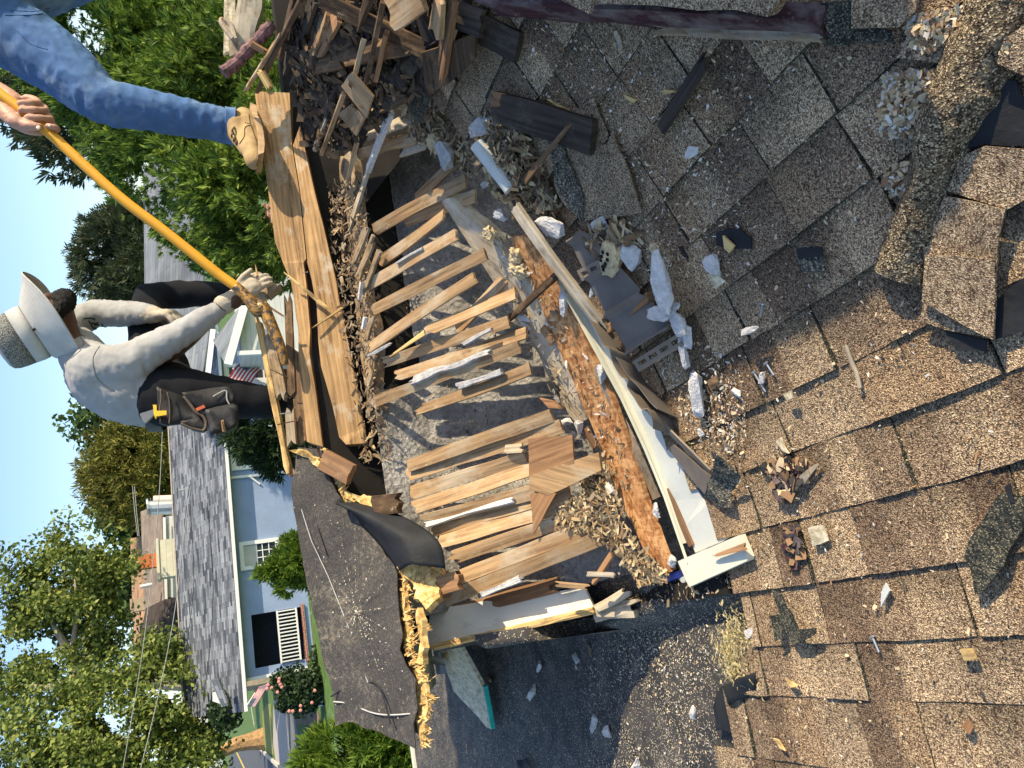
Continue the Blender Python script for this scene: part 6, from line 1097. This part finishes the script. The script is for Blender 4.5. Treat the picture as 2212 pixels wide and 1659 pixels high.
win(bh, 3.62, 4.78, -2.95, -1.38, A0, 3, 3, True); win(bh, 7.8, 9.6, -2.75, -1.32, A0, 4, 3); win(bh, 11.2, 12.6, -2.75, -1.32, A0, 3, 3)
EZ = -1.07; RZ = 1.13; RY = A0+4.6; EY = A0-.55; XE = -1.66
b = MB(); b.grid([[(XE, EY, EZ), (14.5, EY, EZ)], [(XE, RY, RZ), (14.5, RY, RZ)], [(XE, 2*RY-EY, EZ), (14.5, 2*RY-EY, EZ)]])
rf = b.build('roof', [RF], bh); 
# roof texture runs along the slope: put the mesh in a frame lying on it
sl_ = math.atan2(RZ-EZ, RY-EY); Mf = Matrix.Translation((XE, EY, EZ)) @ Matrix.Rotation(sl_, 4, 'X'); rf.data.transform((Mf).inverted()); rf.matrix_basis = wm(bh).inverted() @ Mf; rf.modifiers.new('t', 'SOLIDIFY').thickness = .06
b = MB(); b.box(((XE+14.5)/2, EY-.03, EZ-.08), (14.5-XE, .14, .13)); b.build('gutter', [TRIMW], bh); b = MB(); b.box(((XE+14.5)/2, (EY+A0)/2+.05, EZ-.16), (14.5-XE, A0-EY-.1, .03)); b.build('soffit', [BLUE], bh)
b = MB(); b.box(((XE+14.5)/2, RY, RZ+.03), (14.5-XE, .12, .05)); b.build('ridge_cap', [m_plain('pale ridge cap', (.5, .42, .36), .8)], bh)
pv = MB(); p = Vector((7.65, A0+2.9, .52)); pv.box(p, (.6, .05, .06)); pv.tube([p+Vector((.2, 0, 0)), p+Vector((.2, 0, .3))], .04, 8); pv.box(p+Vector((-.5, 0, -.3)), (.06, .5, .06)); pv.build('roof_vent', [METAL], bh)
# front gable corner roof
def onp(s, x, y, d): return on_y(Q(s, x, y)[0], d)
gb = MB(); gp = [onp('yard', 0, 410, A0-.3), onp('yard', 105, 400, A0-.6), onp('yard', 240, 770, A0-.62), onp('yard', 150, 790, A0-.3)]; gb.add(gp, [(0, 1, 2, 3)]); o = gb.build('side_roof', [RF], bh); o.modifiers.new('t', 'SOLIDIFY').thickness = .08
b = MB(); b.grid([[onp('yard', 60, 580, A0+.1), onp('yard', 150, 770, A0+.1)], [onp('yard', 0, 600, A0+.1), onp('yard', 0, 720, A0+.1)]]); b.build('side_gable', [TRIMW], bh)
def flag(name, s, pole, corners, d, label):
    """cloth with canton and stripes, hanging in folds from its pole"""
    t = empty(name, onp(s, pole[0], pole[1], d), label, 'flag'); b = MB(); b.tube([onp(s, pole[0], pole[1], d), onp(s, pole[2], pole[3], d+.2)], .02, 6); b.build('pole', [TRIMW], t)
    A, B, C_, D = [onp(s, corners[i], corners[i+1], d-.02) for i in (0, 2, 4, 6)]; nu, nv = 40, 26
    rows = [[A.lerp(B, u).lerp(D.lerp(C_, u), v)+Vector((0, .05*math.sin(u*9+v*2), 0)) for u in np.linspace(0, 1, nu+1)] for v in np.linspace(0, 1, nv+1)]
    b = MB(); b.grid(rows); mi = []
    for r in range(nv):
        for c in range(nu): mi.append(2 if (c < nu*.4 and r < nv*7/13) else (0 if (r*13//nv) % 2 == 0 else 1))
    b.m = mi; o = b.build('cloth', [m_plain('flag red', (.42, .02, .04), .8, .1), m_plain('flag white', (.7, .68, .66), .8, .05), m_plain('flag blue', (.02, .03, .10), .8, .1)], t, True); o.modifiers.new('t', 'SOLIDIFY').thickness = .004
    st = MB()
    for r in range(5):
        for c in range(6):
            u = .4*(c+.5)/6; v = 7/13*(r+.5)/5; p = A.lerp(B, u).lerp(D.lerp(C_, u), v)+Vector((0, .05*math.sin(u*9+v*2)-.012, 0)); L = (B-A).length*.018; ux = (B-A).normalized(); vx = (D-A).normalized(); st.add([p]+[p+(ux*math.cos(a)+vx*math.sin(a))*(L if k % 2 == 0 else L*.4) for k, a in enumerate(np.linspace(0, 2*math.pi, 11)[:-1])], [(0, k+1, (k+1) % 10+1) for k in range(10)])
    st.build('stars', [bpy.data.materials['flag white']], t)
    return t
flag('flag', 'yard', (470, 800, 600, 600), (490, 800, 650, 520, 800, 470, 600, 800), A0-1.2, 'striped flag with a star canton hanging at the corner of the blue house')
# brick neighbour with grey roof, beyond the tall arborvitae
nh = empty('brick_house', (11, 19, ZG), 'brick house with pale grey roofs and white gutters half hidden behind the worker', 'house')
RG = m_roofsh('pale grey roof shingles', (.13, .145, .16), (.18, .195, .21), (.24, .255, .265), 3., .16)
def slope(name, q, d, mat, par, t=.06):
    P = [onp('b', q[2*i], q[2*i+1], d[i]) for i in range(len(d))]; X = (P[1]-P[0]).normalized(); n = X.cross(P[-1]-P[0]).normalized(); n = -n if n.z < 0 else n; Y = n.cross(X); M = Matrix((X, Y, n)).transposed().to_4x4(); M.translation = P[0]
    b = MB(); b.add(P, [tuple(range(len(P)))]); o = b.build(name, [mat], par); o.data.transform(M.inverted()); o.matrix_basis = wm(par).inverted() @ M; o.modifiers.new('t', 'SOLIDIFY').thickness = t; return o
slope('roof', (885, 260, 878, -500, 1160, -560, 1275, 500, 1240, 745, 1000, 690), (21, 21, 17.6, 17.6, 17.6, 19.5), RG, nh)
slope('porch_roof', (1300, 552, 1500, 300, 1476, 340, 1372, 690), (17, 15.6, 15.4, 15.4), RG, nh)
b = MB(); b.bar(onp('b', 1285, 480, 17.5), onp('b', 1255, 745, 17.5), .06, .12); b.build('gutter', [TRIMW], nh); b = MB(); b.bar(onp('b', 1478, 320, 15.3), onp('b', 1375, 692, 15.3), .06, .16); b.build('gutter', [TRIMW], nh)
b = MB(); P = [onp('b', 1275, 420, 17.4), onp('b', 1265, 1100, 17.4)]; b.box(((P[0].x+P[1].x)/2+1, 17.5, (ZG-1.9)/2), (7, .2, -1.9-ZG)); b.build('brick_wall', [BRK], nh)
b = MB(); P = onp('b', 1490, 450, 15.6); b.box((P.x+.9, 16.2, (ZG+P.z+.15)/2), (3.0, 1.2, P.z+.15-ZG)); b.build('porch_wall', [m_siding('white lap siding', (.62, .62, .6))], nh)
p0 = onp('b', 1430, 620, 15.3); b = MB(); b.box((p0.x, 15.35, (ZG+p0.z)/2), (.09, .08, p0.z-ZG)); b.build('downspout', [TRIMW], nh)
P = onp('b', 1500, 790, 17.3); win(nh, P.x-.1, P.x+1.0, P.z-.75, P.z+.05, 17.38, 2, 2)
flag('flag', 'b', (1405, 720, 1480, 640), (1480, 640, 1360, 790, 1480, 840, 1580, 720), 16.6, 'striped flag on a short pole in front of the brick house')
# houses behind the blue roof
hb_ = empty('tan_house', (5, 52, ZG), 'tan shingled house with white siding behind the blue bungalow roof', 'house')
RT = m_roofsh('tan brown roof shingles', (.22, .175, .14), (.27, .215, .17), (.32, .26, .21), .5, .2); RO = m_roofsh('orange tan roof tiles', (.34, .20, .11), (.42, .26, .15), (.48, .32, .2), .4, .22); RD = m_roofsh('dark brown roof', (.05, .038, .032), (.075, .06, .05), (.10, .085, .07), .5, .2)
def face(name, q, d, mat, par, t=.1):
    P = [onp('c', q[2*i], q[2*i+1], d[i]) for i in range(len(d))]; b = MB(); b.add(P, [tuple(range(len(P)))]); o = b.build(name, [mat], par); X = (P[-1]-P[0]).normalized(); n = (P[1]-P[0]).cross(P[-1]-P[0]).normalized(); Y = n.cross(X); M = Matrix((X, Y, n)).transposed().to_4x4(); M.translation = P[0]; o.data.transform(M.inverted()); o.matrix_basis = wm(par).inverted() @ M; o.modifiers.new('t', 'SOLIDIFY').thickness = t; return o
face('roof', (858, 112, 985, 60, 1000, 655, 882, 695), (54, 50, 50, 54), RT, hb_); face('white_wall', (1000, 140, 1110, 140, 1110, 630, 1005, 630), (50.3, 50.3, 50.3, 50.3), m_siding('white siding far', (.66, .66, .64), .3), hb_); face('eave', (983, 150, 1000, 150, 1012, 655, 995, 655), (49.9, 49.9, 49.9, 49.9), TRIMW, hb_, .2); face('wall', (985, 60, 1100, 60, 1100, 150, 1000, 150), (50.5,)*4, RT, hb_)
ob2 = empty('orange_roof_house', (4, 62, ZG), 'house with an orange tan tiled roof far behind the tan house', 'house')
face('roof', (794, 275, 905, 250, 905, 1000, 818, 1015), (66, 60, 60, 66), RO, ob2); face('wall', (890, 250, 1100, 250, 1100, 1000, 890, 1000), (61,)*4, m_plain('dark far wall', (.06, .05, .045), .9), ob2); face('roof_window', (843, 800, 880, 800, 880, 850, 845, 850), (59.8,)*4, GLASS, ob2)
dh = empty('dark_roof_house', (1, 47, ZG), 'house with a dark brown roof beside the tan house', 'house')
face('roof', (890, 695, 1010, 640, 1100, 640, 1100, 940, 960, 1000, 825, 1015), (53, 49, 47, 47, 49, 53), RD, dh)
def stack(name, c, d, w, dep, mat, label, cat, capm=None):
    P = onp('c', *c[:2], d); P2 = onp('c', *c[2:], d); t = empty(name, P2, label, cat); b = MB(); b.box((P.x, d, (P.z+P2.z)/2), (w, dep, abs(P.z-P2.z))); b.build('shaft', [mat], t)
    if capm: b = MB(); b.box((P.x, d, P.z+.5), (w*.36, dep*.6, 1.0)); b.build('flue', [capm], t)
    b = MB(); b.box((P.x, d, P.z+.05), (w*1.1, dep*1.1, .14)); b.build('cap', [mat], t); return t
stack('chimney', (962, 405, 1065, 405), 46, 2.0, 1.0, m_siding('cream siding', (.68, .64, .46), .3), 'cream boxed chimney with an orange clay flue behind the blue house roof', 'chimney', m_plain('orange clay', (.5, .15, .06), .8)); stack('chimney', (800, 682, 880, 682), 58, .8, .8, m_plain('tan chimney brick', (.42, .32, .22), .9), 'slim tan chimney on the orange roof', 'chimney')
vt = empty('roof_vents', onp('c', 1040, 60, 44), 'pair of metal flue pipes beyond the blue house ridge', 'flue'); b = MB(); b.tube([onp('c', 1045, 85, 44), onp('c', 890, 92, 44)], .38, 12); b.tube([onp('c', 900, 90, 44), onp('c', 890, 92, 44)], .5, 12); b.build('flue_pipe', [METAL], vt); b = MB(); b.tube([onp('c', 1045, 50, 44.6), onp('c', 925, 55, 44.6)], .34, 12); b.build('flue_pipe', [m_plain('pale clay pipe', (.6, .5, .44), .7)], vt)
pp_ = MB(); pp_.tube([onp('c', 918, 552, 50), onp('c', 848, 567, 50)], .11, 8); tag(pp_.build('vent_pipe', [TRIMW]), 'white vent pipe standing on the tan roof', 'pipe')
# wires
for k, (pts, d, lb) in enumerate((((735, 1700, 830, 1150, 880, 800, 930, 350, 965, -60, 985, -500), 24, 'upper power line sagging across the maple'), ((840, 1700, 960, 1200, 1050, 740, 1105, 300, 1150, -40), 22, 'second power line crossing the blue house roof'), ((800, -40, 815, 130, 832, 260), 40, 'thin wire by the green tree top'), ((812, -40, 826, 130, 840, 260), 40, 'parallel thin wire by the green tree top'), ((1250, 60, 1285, 520, 1270, 900, 1225, 1250), 28, 'thin dark cable over the lower blue house roof'), ((1145, 40, 1170, 520, 1130, 900, 1090, 1150), 28, 'thin dark cable over the upper blue house roof'))):
    b = MB(); b.tube(smooth_path([onp('c', pts[i], pts[i+1], d) for i in range(0, len(pts), 2)], 6), .011 if d < 30 else .018, 5); tag(b.build('power_line', [m_plain('grey cable', (.30, .30, .29), .6) if k < 4 else FELT]), lb, 'wire', 'overhead wires')

# ------------------------------------------------------------------ trees and shrubs
BARK = m_plain('brown bark', (.16, .11, .075), .95, .4, 8, .8, 30, bdist=.03); BARKP = m_plain('pale limb bark', (.40, .34, .25), .95, .3, 5, .6, 20)
L_ARB = m_leaf('arborvitae spray', [(.03, .07, .014), (.08, .15, .024), (.17, .26, .04), (.30, .38, .07)], .55, .3); L_MAP = m_leaf('maple leaf', [(.055, .085, .018), (.12, .165, .034), (.20, .25, .055), (.31, .33, .085)], .5, .3); L_GOLD = m_leaf('golden conifer', [(.09, .095, .02), (.17, .165, .035), (.27, .25, .05)], .6, .2); L_GRN = m_leaf('mid green leaf', [(.03, .06, .02), (.06, .11, .03), (.10, .15, .04)], .6, .25); L_DRK = m_leaf('dark yew needles', [(.010, .022, .010), (.022, .045, .016), (.04, .075, .02)], .6, .12); L_CED = m_leaf('grey green cedar', [(.035, .05, .03), (.06, .08, .04), (.10, .115, .055)], .7, .15); L_LIM = m_leaf('lime green young spray', [(.06, .12, .015), (.12, .20, .025), (.20, .28, .04)], .5, .3)
def leaf_cloud(blobs, n, size, gap=.0, gfreq=1., shell=.75, seed=1, droop=0., spray=0, aspect=.6):
    rg = np.random.default_rng(seed); W = np.array([b[1][0]*b[1][1]*b[1][2] for b in blobs])**(2/3); W = W/W.sum(); V = []; Fc = []; cnt = 0; tries = 0
    while cnt < n and tries < n*6:
        tries += 1; c, r = blobs[rg.choice(len(blobs), p=W)]; d = rg.normal(size=3); d /= np.linalg.norm(d); rr = 1-(1-shell)*rg.random()**1.0*1.6 if rg.random() < .8 else rg.random()**.4; rr *= 1+.22*noise.noise(Vector(d*2.3+np.array(c)*.7))+.10*noise.noise(Vector(d*6+np.array(c)))
        p = np.array(c)+d*np.array(r)*rr
        if gap and noise.noise(Vector(p*gfreq)) < gap-.25-.5*rg.random()*.6: continue
        cnt += 1; nrm = d*.6+rg.normal(size=3)*.5+np.array([0, 0, .2]); nrm /= np.linalg.norm(nrm); t = np.cross(nrm, rg.normal(size=3)); t /= np.linalg.norm(t); s = size*rg.uniform(.55, 1.35)
        if spray:
            up_ = np.array([0, 0, 1.]); ax = d*np.array([.8, .8, .35])+up_*rg.uniform(.05, .9)*(1 if droop == 0 else -droop)+rg.normal(size=3)*.3; ax /= np.linalg.norm(ax); side = np.cross(ax, nrm); side /= np.linalg.norm(side)+1e-9
            for k in range(spray):
                a = (k/(spray-1)-.5)*1.9; dr = ax*math.cos(a)+side*math.sin(a); L = s*(.55+.45*math.cos(a*1.2))*rg.uniform(.7, 1.15); o = p+ax*s*.12*k*(.2 if k % 2 else .05); w = np.cross(dr, nrm); w /= np.linalg.norm(w)+1e-9; w = w*s*.075; i = len(V)
                V += [tuple(o-w*.5), tuple(o+dr*L*.55-w*1.2+nrm*s*.05), tuple(o+dr*L), tuple(o+dr*L*.55+w*1.2+nrm*s*.05)]; Fc.append((i, i+1, i+2, i+3))
        else:
            u = t*s*.5; v = np.cross(nrm, t)*s*.5*aspect; i = len(V); V += [tuple(p-u), tuple(p+v-u*.1), tuple(p+u), tuple(p-v-u*.1)]; Fc.append((i, i+1, i+2, i+3))
    return V, Fc
def tree(name, label, cat, blobs, n, size, mat, trunk=None, bark=BARK, group=None, **kw):
    one = isinstance(trunk, tuple); base = (trunk[0][0] if one else trunk[0][0][0]) if trunk else blobs[0][0]; t = empty(name, base, label, cat, group); V, Fc = leaf_cloud(blobs, n, size, **kw); b = MB(); b.v = V; b.f = Fc; b.m = [0]*len(Fc); b.build('crown', [mat], t)
    if trunk:
        b = MB()
        for P, R in ([trunk] if one else trunk): b.tube(P, R, 9)
        b.build('trunk', [bark], t)
    return t
def B_(s, x, y, d, rx, rz, ry=None): return (tuple(onp(s, x, y, d)), (rx, ry or rx, rz))
def gt(P, top, r=.12): return ([(P[0], P[1], ZG), (P[0]+.05, P[1], (ZG+top)/2), (P[0], P[1], top)], [r, r*.8, r*.3])
# tall arborvitae behind the man in jeans: three stems wide, sunlit sprays
ab = []
for x, y, d, rx, rz in ((150, 60, 5.4, .62, .55), (330, 140, 5.2, .72, .62), (560, 300, 5.0, .78, .60), (300, 60, 5.8, .8, .9), (760, 620, 5.0, .62, .62), (820, 330, 4.8, .60, .62), (980, 800, 4.9, .58, .62), (1150, 500, 4.6, .62, .6), (1200, 950, 4.6, .56, .55), (1250, 1250, 4.5, .46, .5), (1400, 700, 4.4, .5, .6), (1480, 1200, 4.3, .45, .5), (880, 1020, 5.2, .42, .42), (480, 480, 5.5, .42, .5), (1000, 130, 4.9, .7, .7), (1250, 100, 4.7, .6, .6), (620, 100, 5.1, .7, .7), (1560, 1520, 4.4, .32, .45), (1560, 1100, 4.1, .34, .3), (1600, 1300, 4.1, .34, .3), (1560, 900, 4.1, .4, .3), (1640, 1240, 3.9, .26, .26), (1450, 400, 4.2, .5, .45), (1500, 100, 4.3, .5, .45)): ab.append(B_('a', x, y, d, rx*.8, rz*.72, .5))
tree('arborvitae', 'tall sunlit arborvitae filling the background behind the leg in jeans', 'tree', ab, 26000, .066, L_ARB, gt(onp('a', 900, 400, 5.0), .6, .14), gap=.34, gfreq=2.6, spray=7, seed=3, shell=.7)
tree('arborvitae', 'thin grey green arborvitae top behind the hand on the bar', 'tree', [B_('a', 130, 420, 7.5, .45, .55), B_('a', 330, 620, 7.3, .5, .5), B_('a', 520, 830, 7., .45, .5), B_('a', 40, 300, 7.6, .4, .5)], 3000, .12, L_CED, gt(onp('a', 300, 600, 7.4), .6, .1), gap=.3, gfreq=2.2, spray=6, seed=4)
tree('cedar_tree', 'grey green cedar behind the pale grey roof', 'tree', [B_('b', 700, 60, 30, 2.0, 1.6), B_('b', 800, 200, 30, 1.6, 1.0), B_('b', 860, 80, 30, 2.4, 1.2), B_('b', 790, -40, 30, 1.8, 1.8), B_('b', 620, 30, 30, .9, .9)], 7000, .30, L_CED, gt(onp('b', 760, 60, 30), 2, .3), gap=.28, gfreq=.8, spray=5, seed=5)
tree('broadleaf_tree', 'green tree top beside the worker\'s back', 'tree', [B_('b', 720, 1040, 62, 4.0, 4.2), B_('b', 860, 1080, 62, 5.0, 4.5), B_('b', 780, 1150, 62, 4.2, 3.4), B_('b', 960, 1100, 62, 5, 3)], 5200, .65, L_GRN, gt(onp('b', 800, 1080, 62), 4, .4), gap=.2, gfreq=.35, seed=6)
tree('golden_conifer', 'golden green conifer between two green trees above the blue roof', 'tree', [B_('b', 640, 1290, 60, 2.6, 2.0), B_('b', 760, 1260, 60, 3.6, 3.0), B_('b', 860, 1330, 60, 4.2, 3.6), B_('b', 600, 1400, 60, 1.5, 1.2), B_('b', 720, 1430, 60, 2.6, 2.6), B_('b', 960, 1300, 60, 4.5, 3.4), B_('b', 900, 1430, 60, 3.2, 3.0)], 8000, .55, L_GOLD, gt(onp('b', 800, 1340, 60), 5, .4), gap=.2, gfreq=.4, seed=7, spray=3)
tree('broadleaf_tree', 'green tree behind the metal flue pipes', 'tree', [B_('c', 760, 60, 70, 3.6, 2.6), B_('c', 720, 160, 70, 3.6, 2.6), B_('c', 830, 120, 70, 4.4, 3.0), B_('c', 800, 230, 70, 3., 2.4), B_('c', 900, 60, 70, 4, 3)], 4200, .65, L_GRN, gt(onp('c', 800, 120, 70), 3, .4), gap=.2, gfreq=.35, seed=8)
tree('broadleaf_tree', 'dim green tree under the maple, beyond the tan house', 'tree', [B_('c', 770, 560, 75, 3.4, 2.4), B_('c', 800, 480, 75, 3, 2.)], 1600, .7, L_GRN, gt(onp('c', 790, 540, 75), 3, .4), gap=.2, gfreq=.35, seed=9)
mp1 = [B_('c', x, y, d, rx, rz) for x, y, d, rx, rz in ((200, 480, 46, 2.6, 2.3), (330, 400, 46, 2.6, 2.2), (470, 360, 45, 2.3, 2.0), (600, 420, 45, 2.3, 2.0), (700, 420, 45, 1.7, 1.1), (790, 440, 45, 1.4, 1.2), (300, 620, 46, 3.2, 3.0), (480, 620, 46, 3.0, 2.8), (620, 640, 46, 2.0, 2.2), (120, 800, 47, 3.2, 3.0), (330, 850, 47, 3.4, 3.0), (560, 850, 46, 2.8, 2.4), (30, 700, 47, 2.4, 2.4), (640, 950, 46, 1.7, 1.7), (120, 1050, 47, 3.2, 3.), (350, 1050, 47, 2.8, 2.8), (0, 1250, 47, 3, 3.2), (600, 1120, 46, 1.6, 1.6))]
Tm = onp('c', 560, 1330, 46.5)
def lim(*c): return [onp('c', c[i], c[i+1], 46.3) for i in range(0, len(c), 2)]
tree('maple_tree', 'tall airy maple against the sky on the left, pale limbs showing through', 'tree', mp1, 24000, .25, L_MAP, [([Vector((Tm.x, Tm.y, ZG)), Vector((Tm.x, Tm.y, -1)), lim(470, 1120)[0]], [.55, .45, .3]), (lim(470, 1120, 430, 980, 370, 880, 300, 760), [.30, .24, .18, .08]), (lim(470, 1120, 560, 900, 600, 700), [.2, .14, .05]), (lim(470, 1120, 280, 1180, 100, 1150), [.22, .16, .06]), (lim(430, 980, 470, 700, 450, 500), [.16, .1, .04])], BARKP, gap=.42, gfreq=.55, shell=.45, seed=10)
mp2 = [B_('c', x, y, d, rx, rz) for x, y, d, rx, rz in ((780, 1140, 38, 1.6, 1.5), (900, 1010, 38, 1.7, 1.3), (1020, 950, 38, 1.4, 1.1), (1060, 1050, 38, 1.5, 1.2), (920, 1180, 38, 2.4, 2.0), (700, 1300, 38, 2.6, 2.3), (1150, 1200, 37, 1.3, 1.2), (1180, 1300, 37, 1.6, 1.5), (980, 1380, 37, 2.6, 2.3), (560, 1180, 38, 1.7, 1.5), (500, 1420, 38, 2.4, 2.2), (760, 1550, 37, 2.8, 2.4), (1200, 1480, 37, 1.8, 1.6), (1030, 1620, 37, 2.4, 2.2), (1290, 1560, 37, 1.5, 1.2), (300, 1350, 38, 1.9, 1.7), (250, 1550, 38, 2.4, 2.2), (60, 1560, 38, 2., 2.), (500, 1650, 37, 2.4, 2.2), (1280, 1400, 37, .9, .8), (860, 1750, 37, 3, 2.6), (400, 1750, 37, 3, 2.6))]
Tt = on_z(Q('yard', 720, 1250)[0], ZG); TT = [Tt, on_y(Q('yard', 520, 1290)[0], Tt.y), on_y(Q('yard', 330, 1330)[0], Tt.y), on_y(Q('yard', 100, 1450)[0], Tt.y)]
tree('maple_tree', 'big bright maple in the lower left corner with a thick sunlit trunk by the street', 'tree', mp2, 30000, .22, L_MAP, [(TT, [.95, .70, .62, .5]), ([TT[3], onp('c', 1000, 1500, 37.5), onp('c', 700, 1500, 37.5)], [.45, .3, .1]), ([TT[3], onp('c', 1000, 1250, 37.5)], [.35, .1])], m_plain('sunlit bark', (.36, .22, .11), .95, .4, 4, .8, 14, bdist=.05), gap=.30, gfreq=.7, shell=.5, seed=11)
tree('yew_shrub', 'dark yew in front of the blue house windows beside the tool pouch', 'shrub', [B_('b', 1480, 1060, 13, .5, .5), B_('b', 1560, 1120, 12.8, .55, .5), B_('b', 1620, 1020, 12.8, .55, .5), B_('b', 1640, 1230, 12.8, .33, .36), B_('b', 1440, 960, 13, .4, .45), B_('b', 1700, 1100, 12.8, .7, .6), B_('b', 1590, 1270, 12.8, .22, .14), B_('b', 1680, 1300, 12.8, .25, .2)], 5200, .13, L_DRK, gt(onp('b', 1600, 1060, 12.9), -1.5, .1), gap=.2, gfreq=2.5, spray=4, seed=12)
tree('young_cypress', 'lime green young conifer in front of the blue house wall', 'shrub', [B_('f', 60, 485, 14, .08, .12), B_('f', 140, 465, 14, .14, .2), B_('f', 220, 440, 14, .26, .3), B_('f', 290, 400, 14, .42, .35), B_('f', 270, 280, 14, .10, .22), B_('f', 370, 400, 14, .5, .4), B_('f', 230, 560, 14, .16, .22), B_('f', 450, 400, 14, .6, .5)], 4200, .14, L_LIM, gt(onp('f', 400, 420, 14), -1.6, .06), gap=.15, gfreq=3, spray=5, seed=13)
tree('arborvitae_hedge', 'bright green arborvitae tops at the lower edge beside the grey flap', 'hedge', [B_('f', x, y, 8.4, rx, rz) for x, y, rx, rz in ((400, 1600, .16, .22), (480, 1560, .22, .3), (560, 1500, .2, .3), (660, 1480, .26, .34), (760, 1520, .34, .36), (560, 1640, .4, .36), (700, 1640, .5, .46), (860, 1620, .45, .4), (960, 1560, .4, .4), (1050, 1600, .4, .4), (860, 1760, .6, .5), (600, 1760, .5, .5), (1020, 1500, .22, .2))], 6500, .13, L_LIM, gt(onp('f', 760, 1640, 8.4), -1.5, .1), gap=.15, gfreq=3, spray=5, seed=14)
PINK = m_plain('pink bloom', (.6, .25, .22), .7, .3)
rb = tree('rose_bush', 'dark rose bush with a few pink blooms at the corner of the blue house', 'shrub', [B_('yard', x, y, A0-1.6, rx, rz) for x, y, rx, rz in ((1000, 450, .55, .5), (1200, 480, .75, .6), (1380, 500, .6, .5), (1100, 640, .7, .6), (1300, 700, .75, .55), (920, 400, .3, .3), (1420, 380, .4, .5), (1220, 800, .4, .3), (1000, 760, .3, .3), (1450, 620, .5, .4))], 3600, .17, L_DRK, None, gap=.1, gfreq=1.6, seed=15)
for x, y in ((940, 405), (935, 445), (955, 480), (975, 520), (915, 595), (785, 490), (835, 530), (770, 545), (1240, 785), (1400, 740), (1080, 860), (1130, 860), (1440, 570), (1240, 850)): rz_ = MB(); ball(rz_, onp('yard', x, y, A0-2.35), .07, None, 1); rz_.build('bloom', [PINK], rb)
tree('shrub', 'dark low shrub under the porch corner roof of the blue house', 'shrub', [B_('yard', 150, 800, A0+1, .8, .6), B_('yard', 250, 850, A0+1, .8, .5), B_('yard', 120, 900, A0+1.5, .8, .5)], 900, .22, L_DRK, None, seed=16)
tree('climbing_shrub', 'green climber along the foot of the blue house wall', 'shrub', [B_('yard', 1440, 120, A0-.9, .3, .25), B_('yard', 1420, 250, A0-.9, .35, .3), B_('yard', 1400, 330, A0-.9, .3, .3), B_('yard', 1480, 0, A0-.9, .3, .3)], 900, .13, L_GRN, None, seed=17)
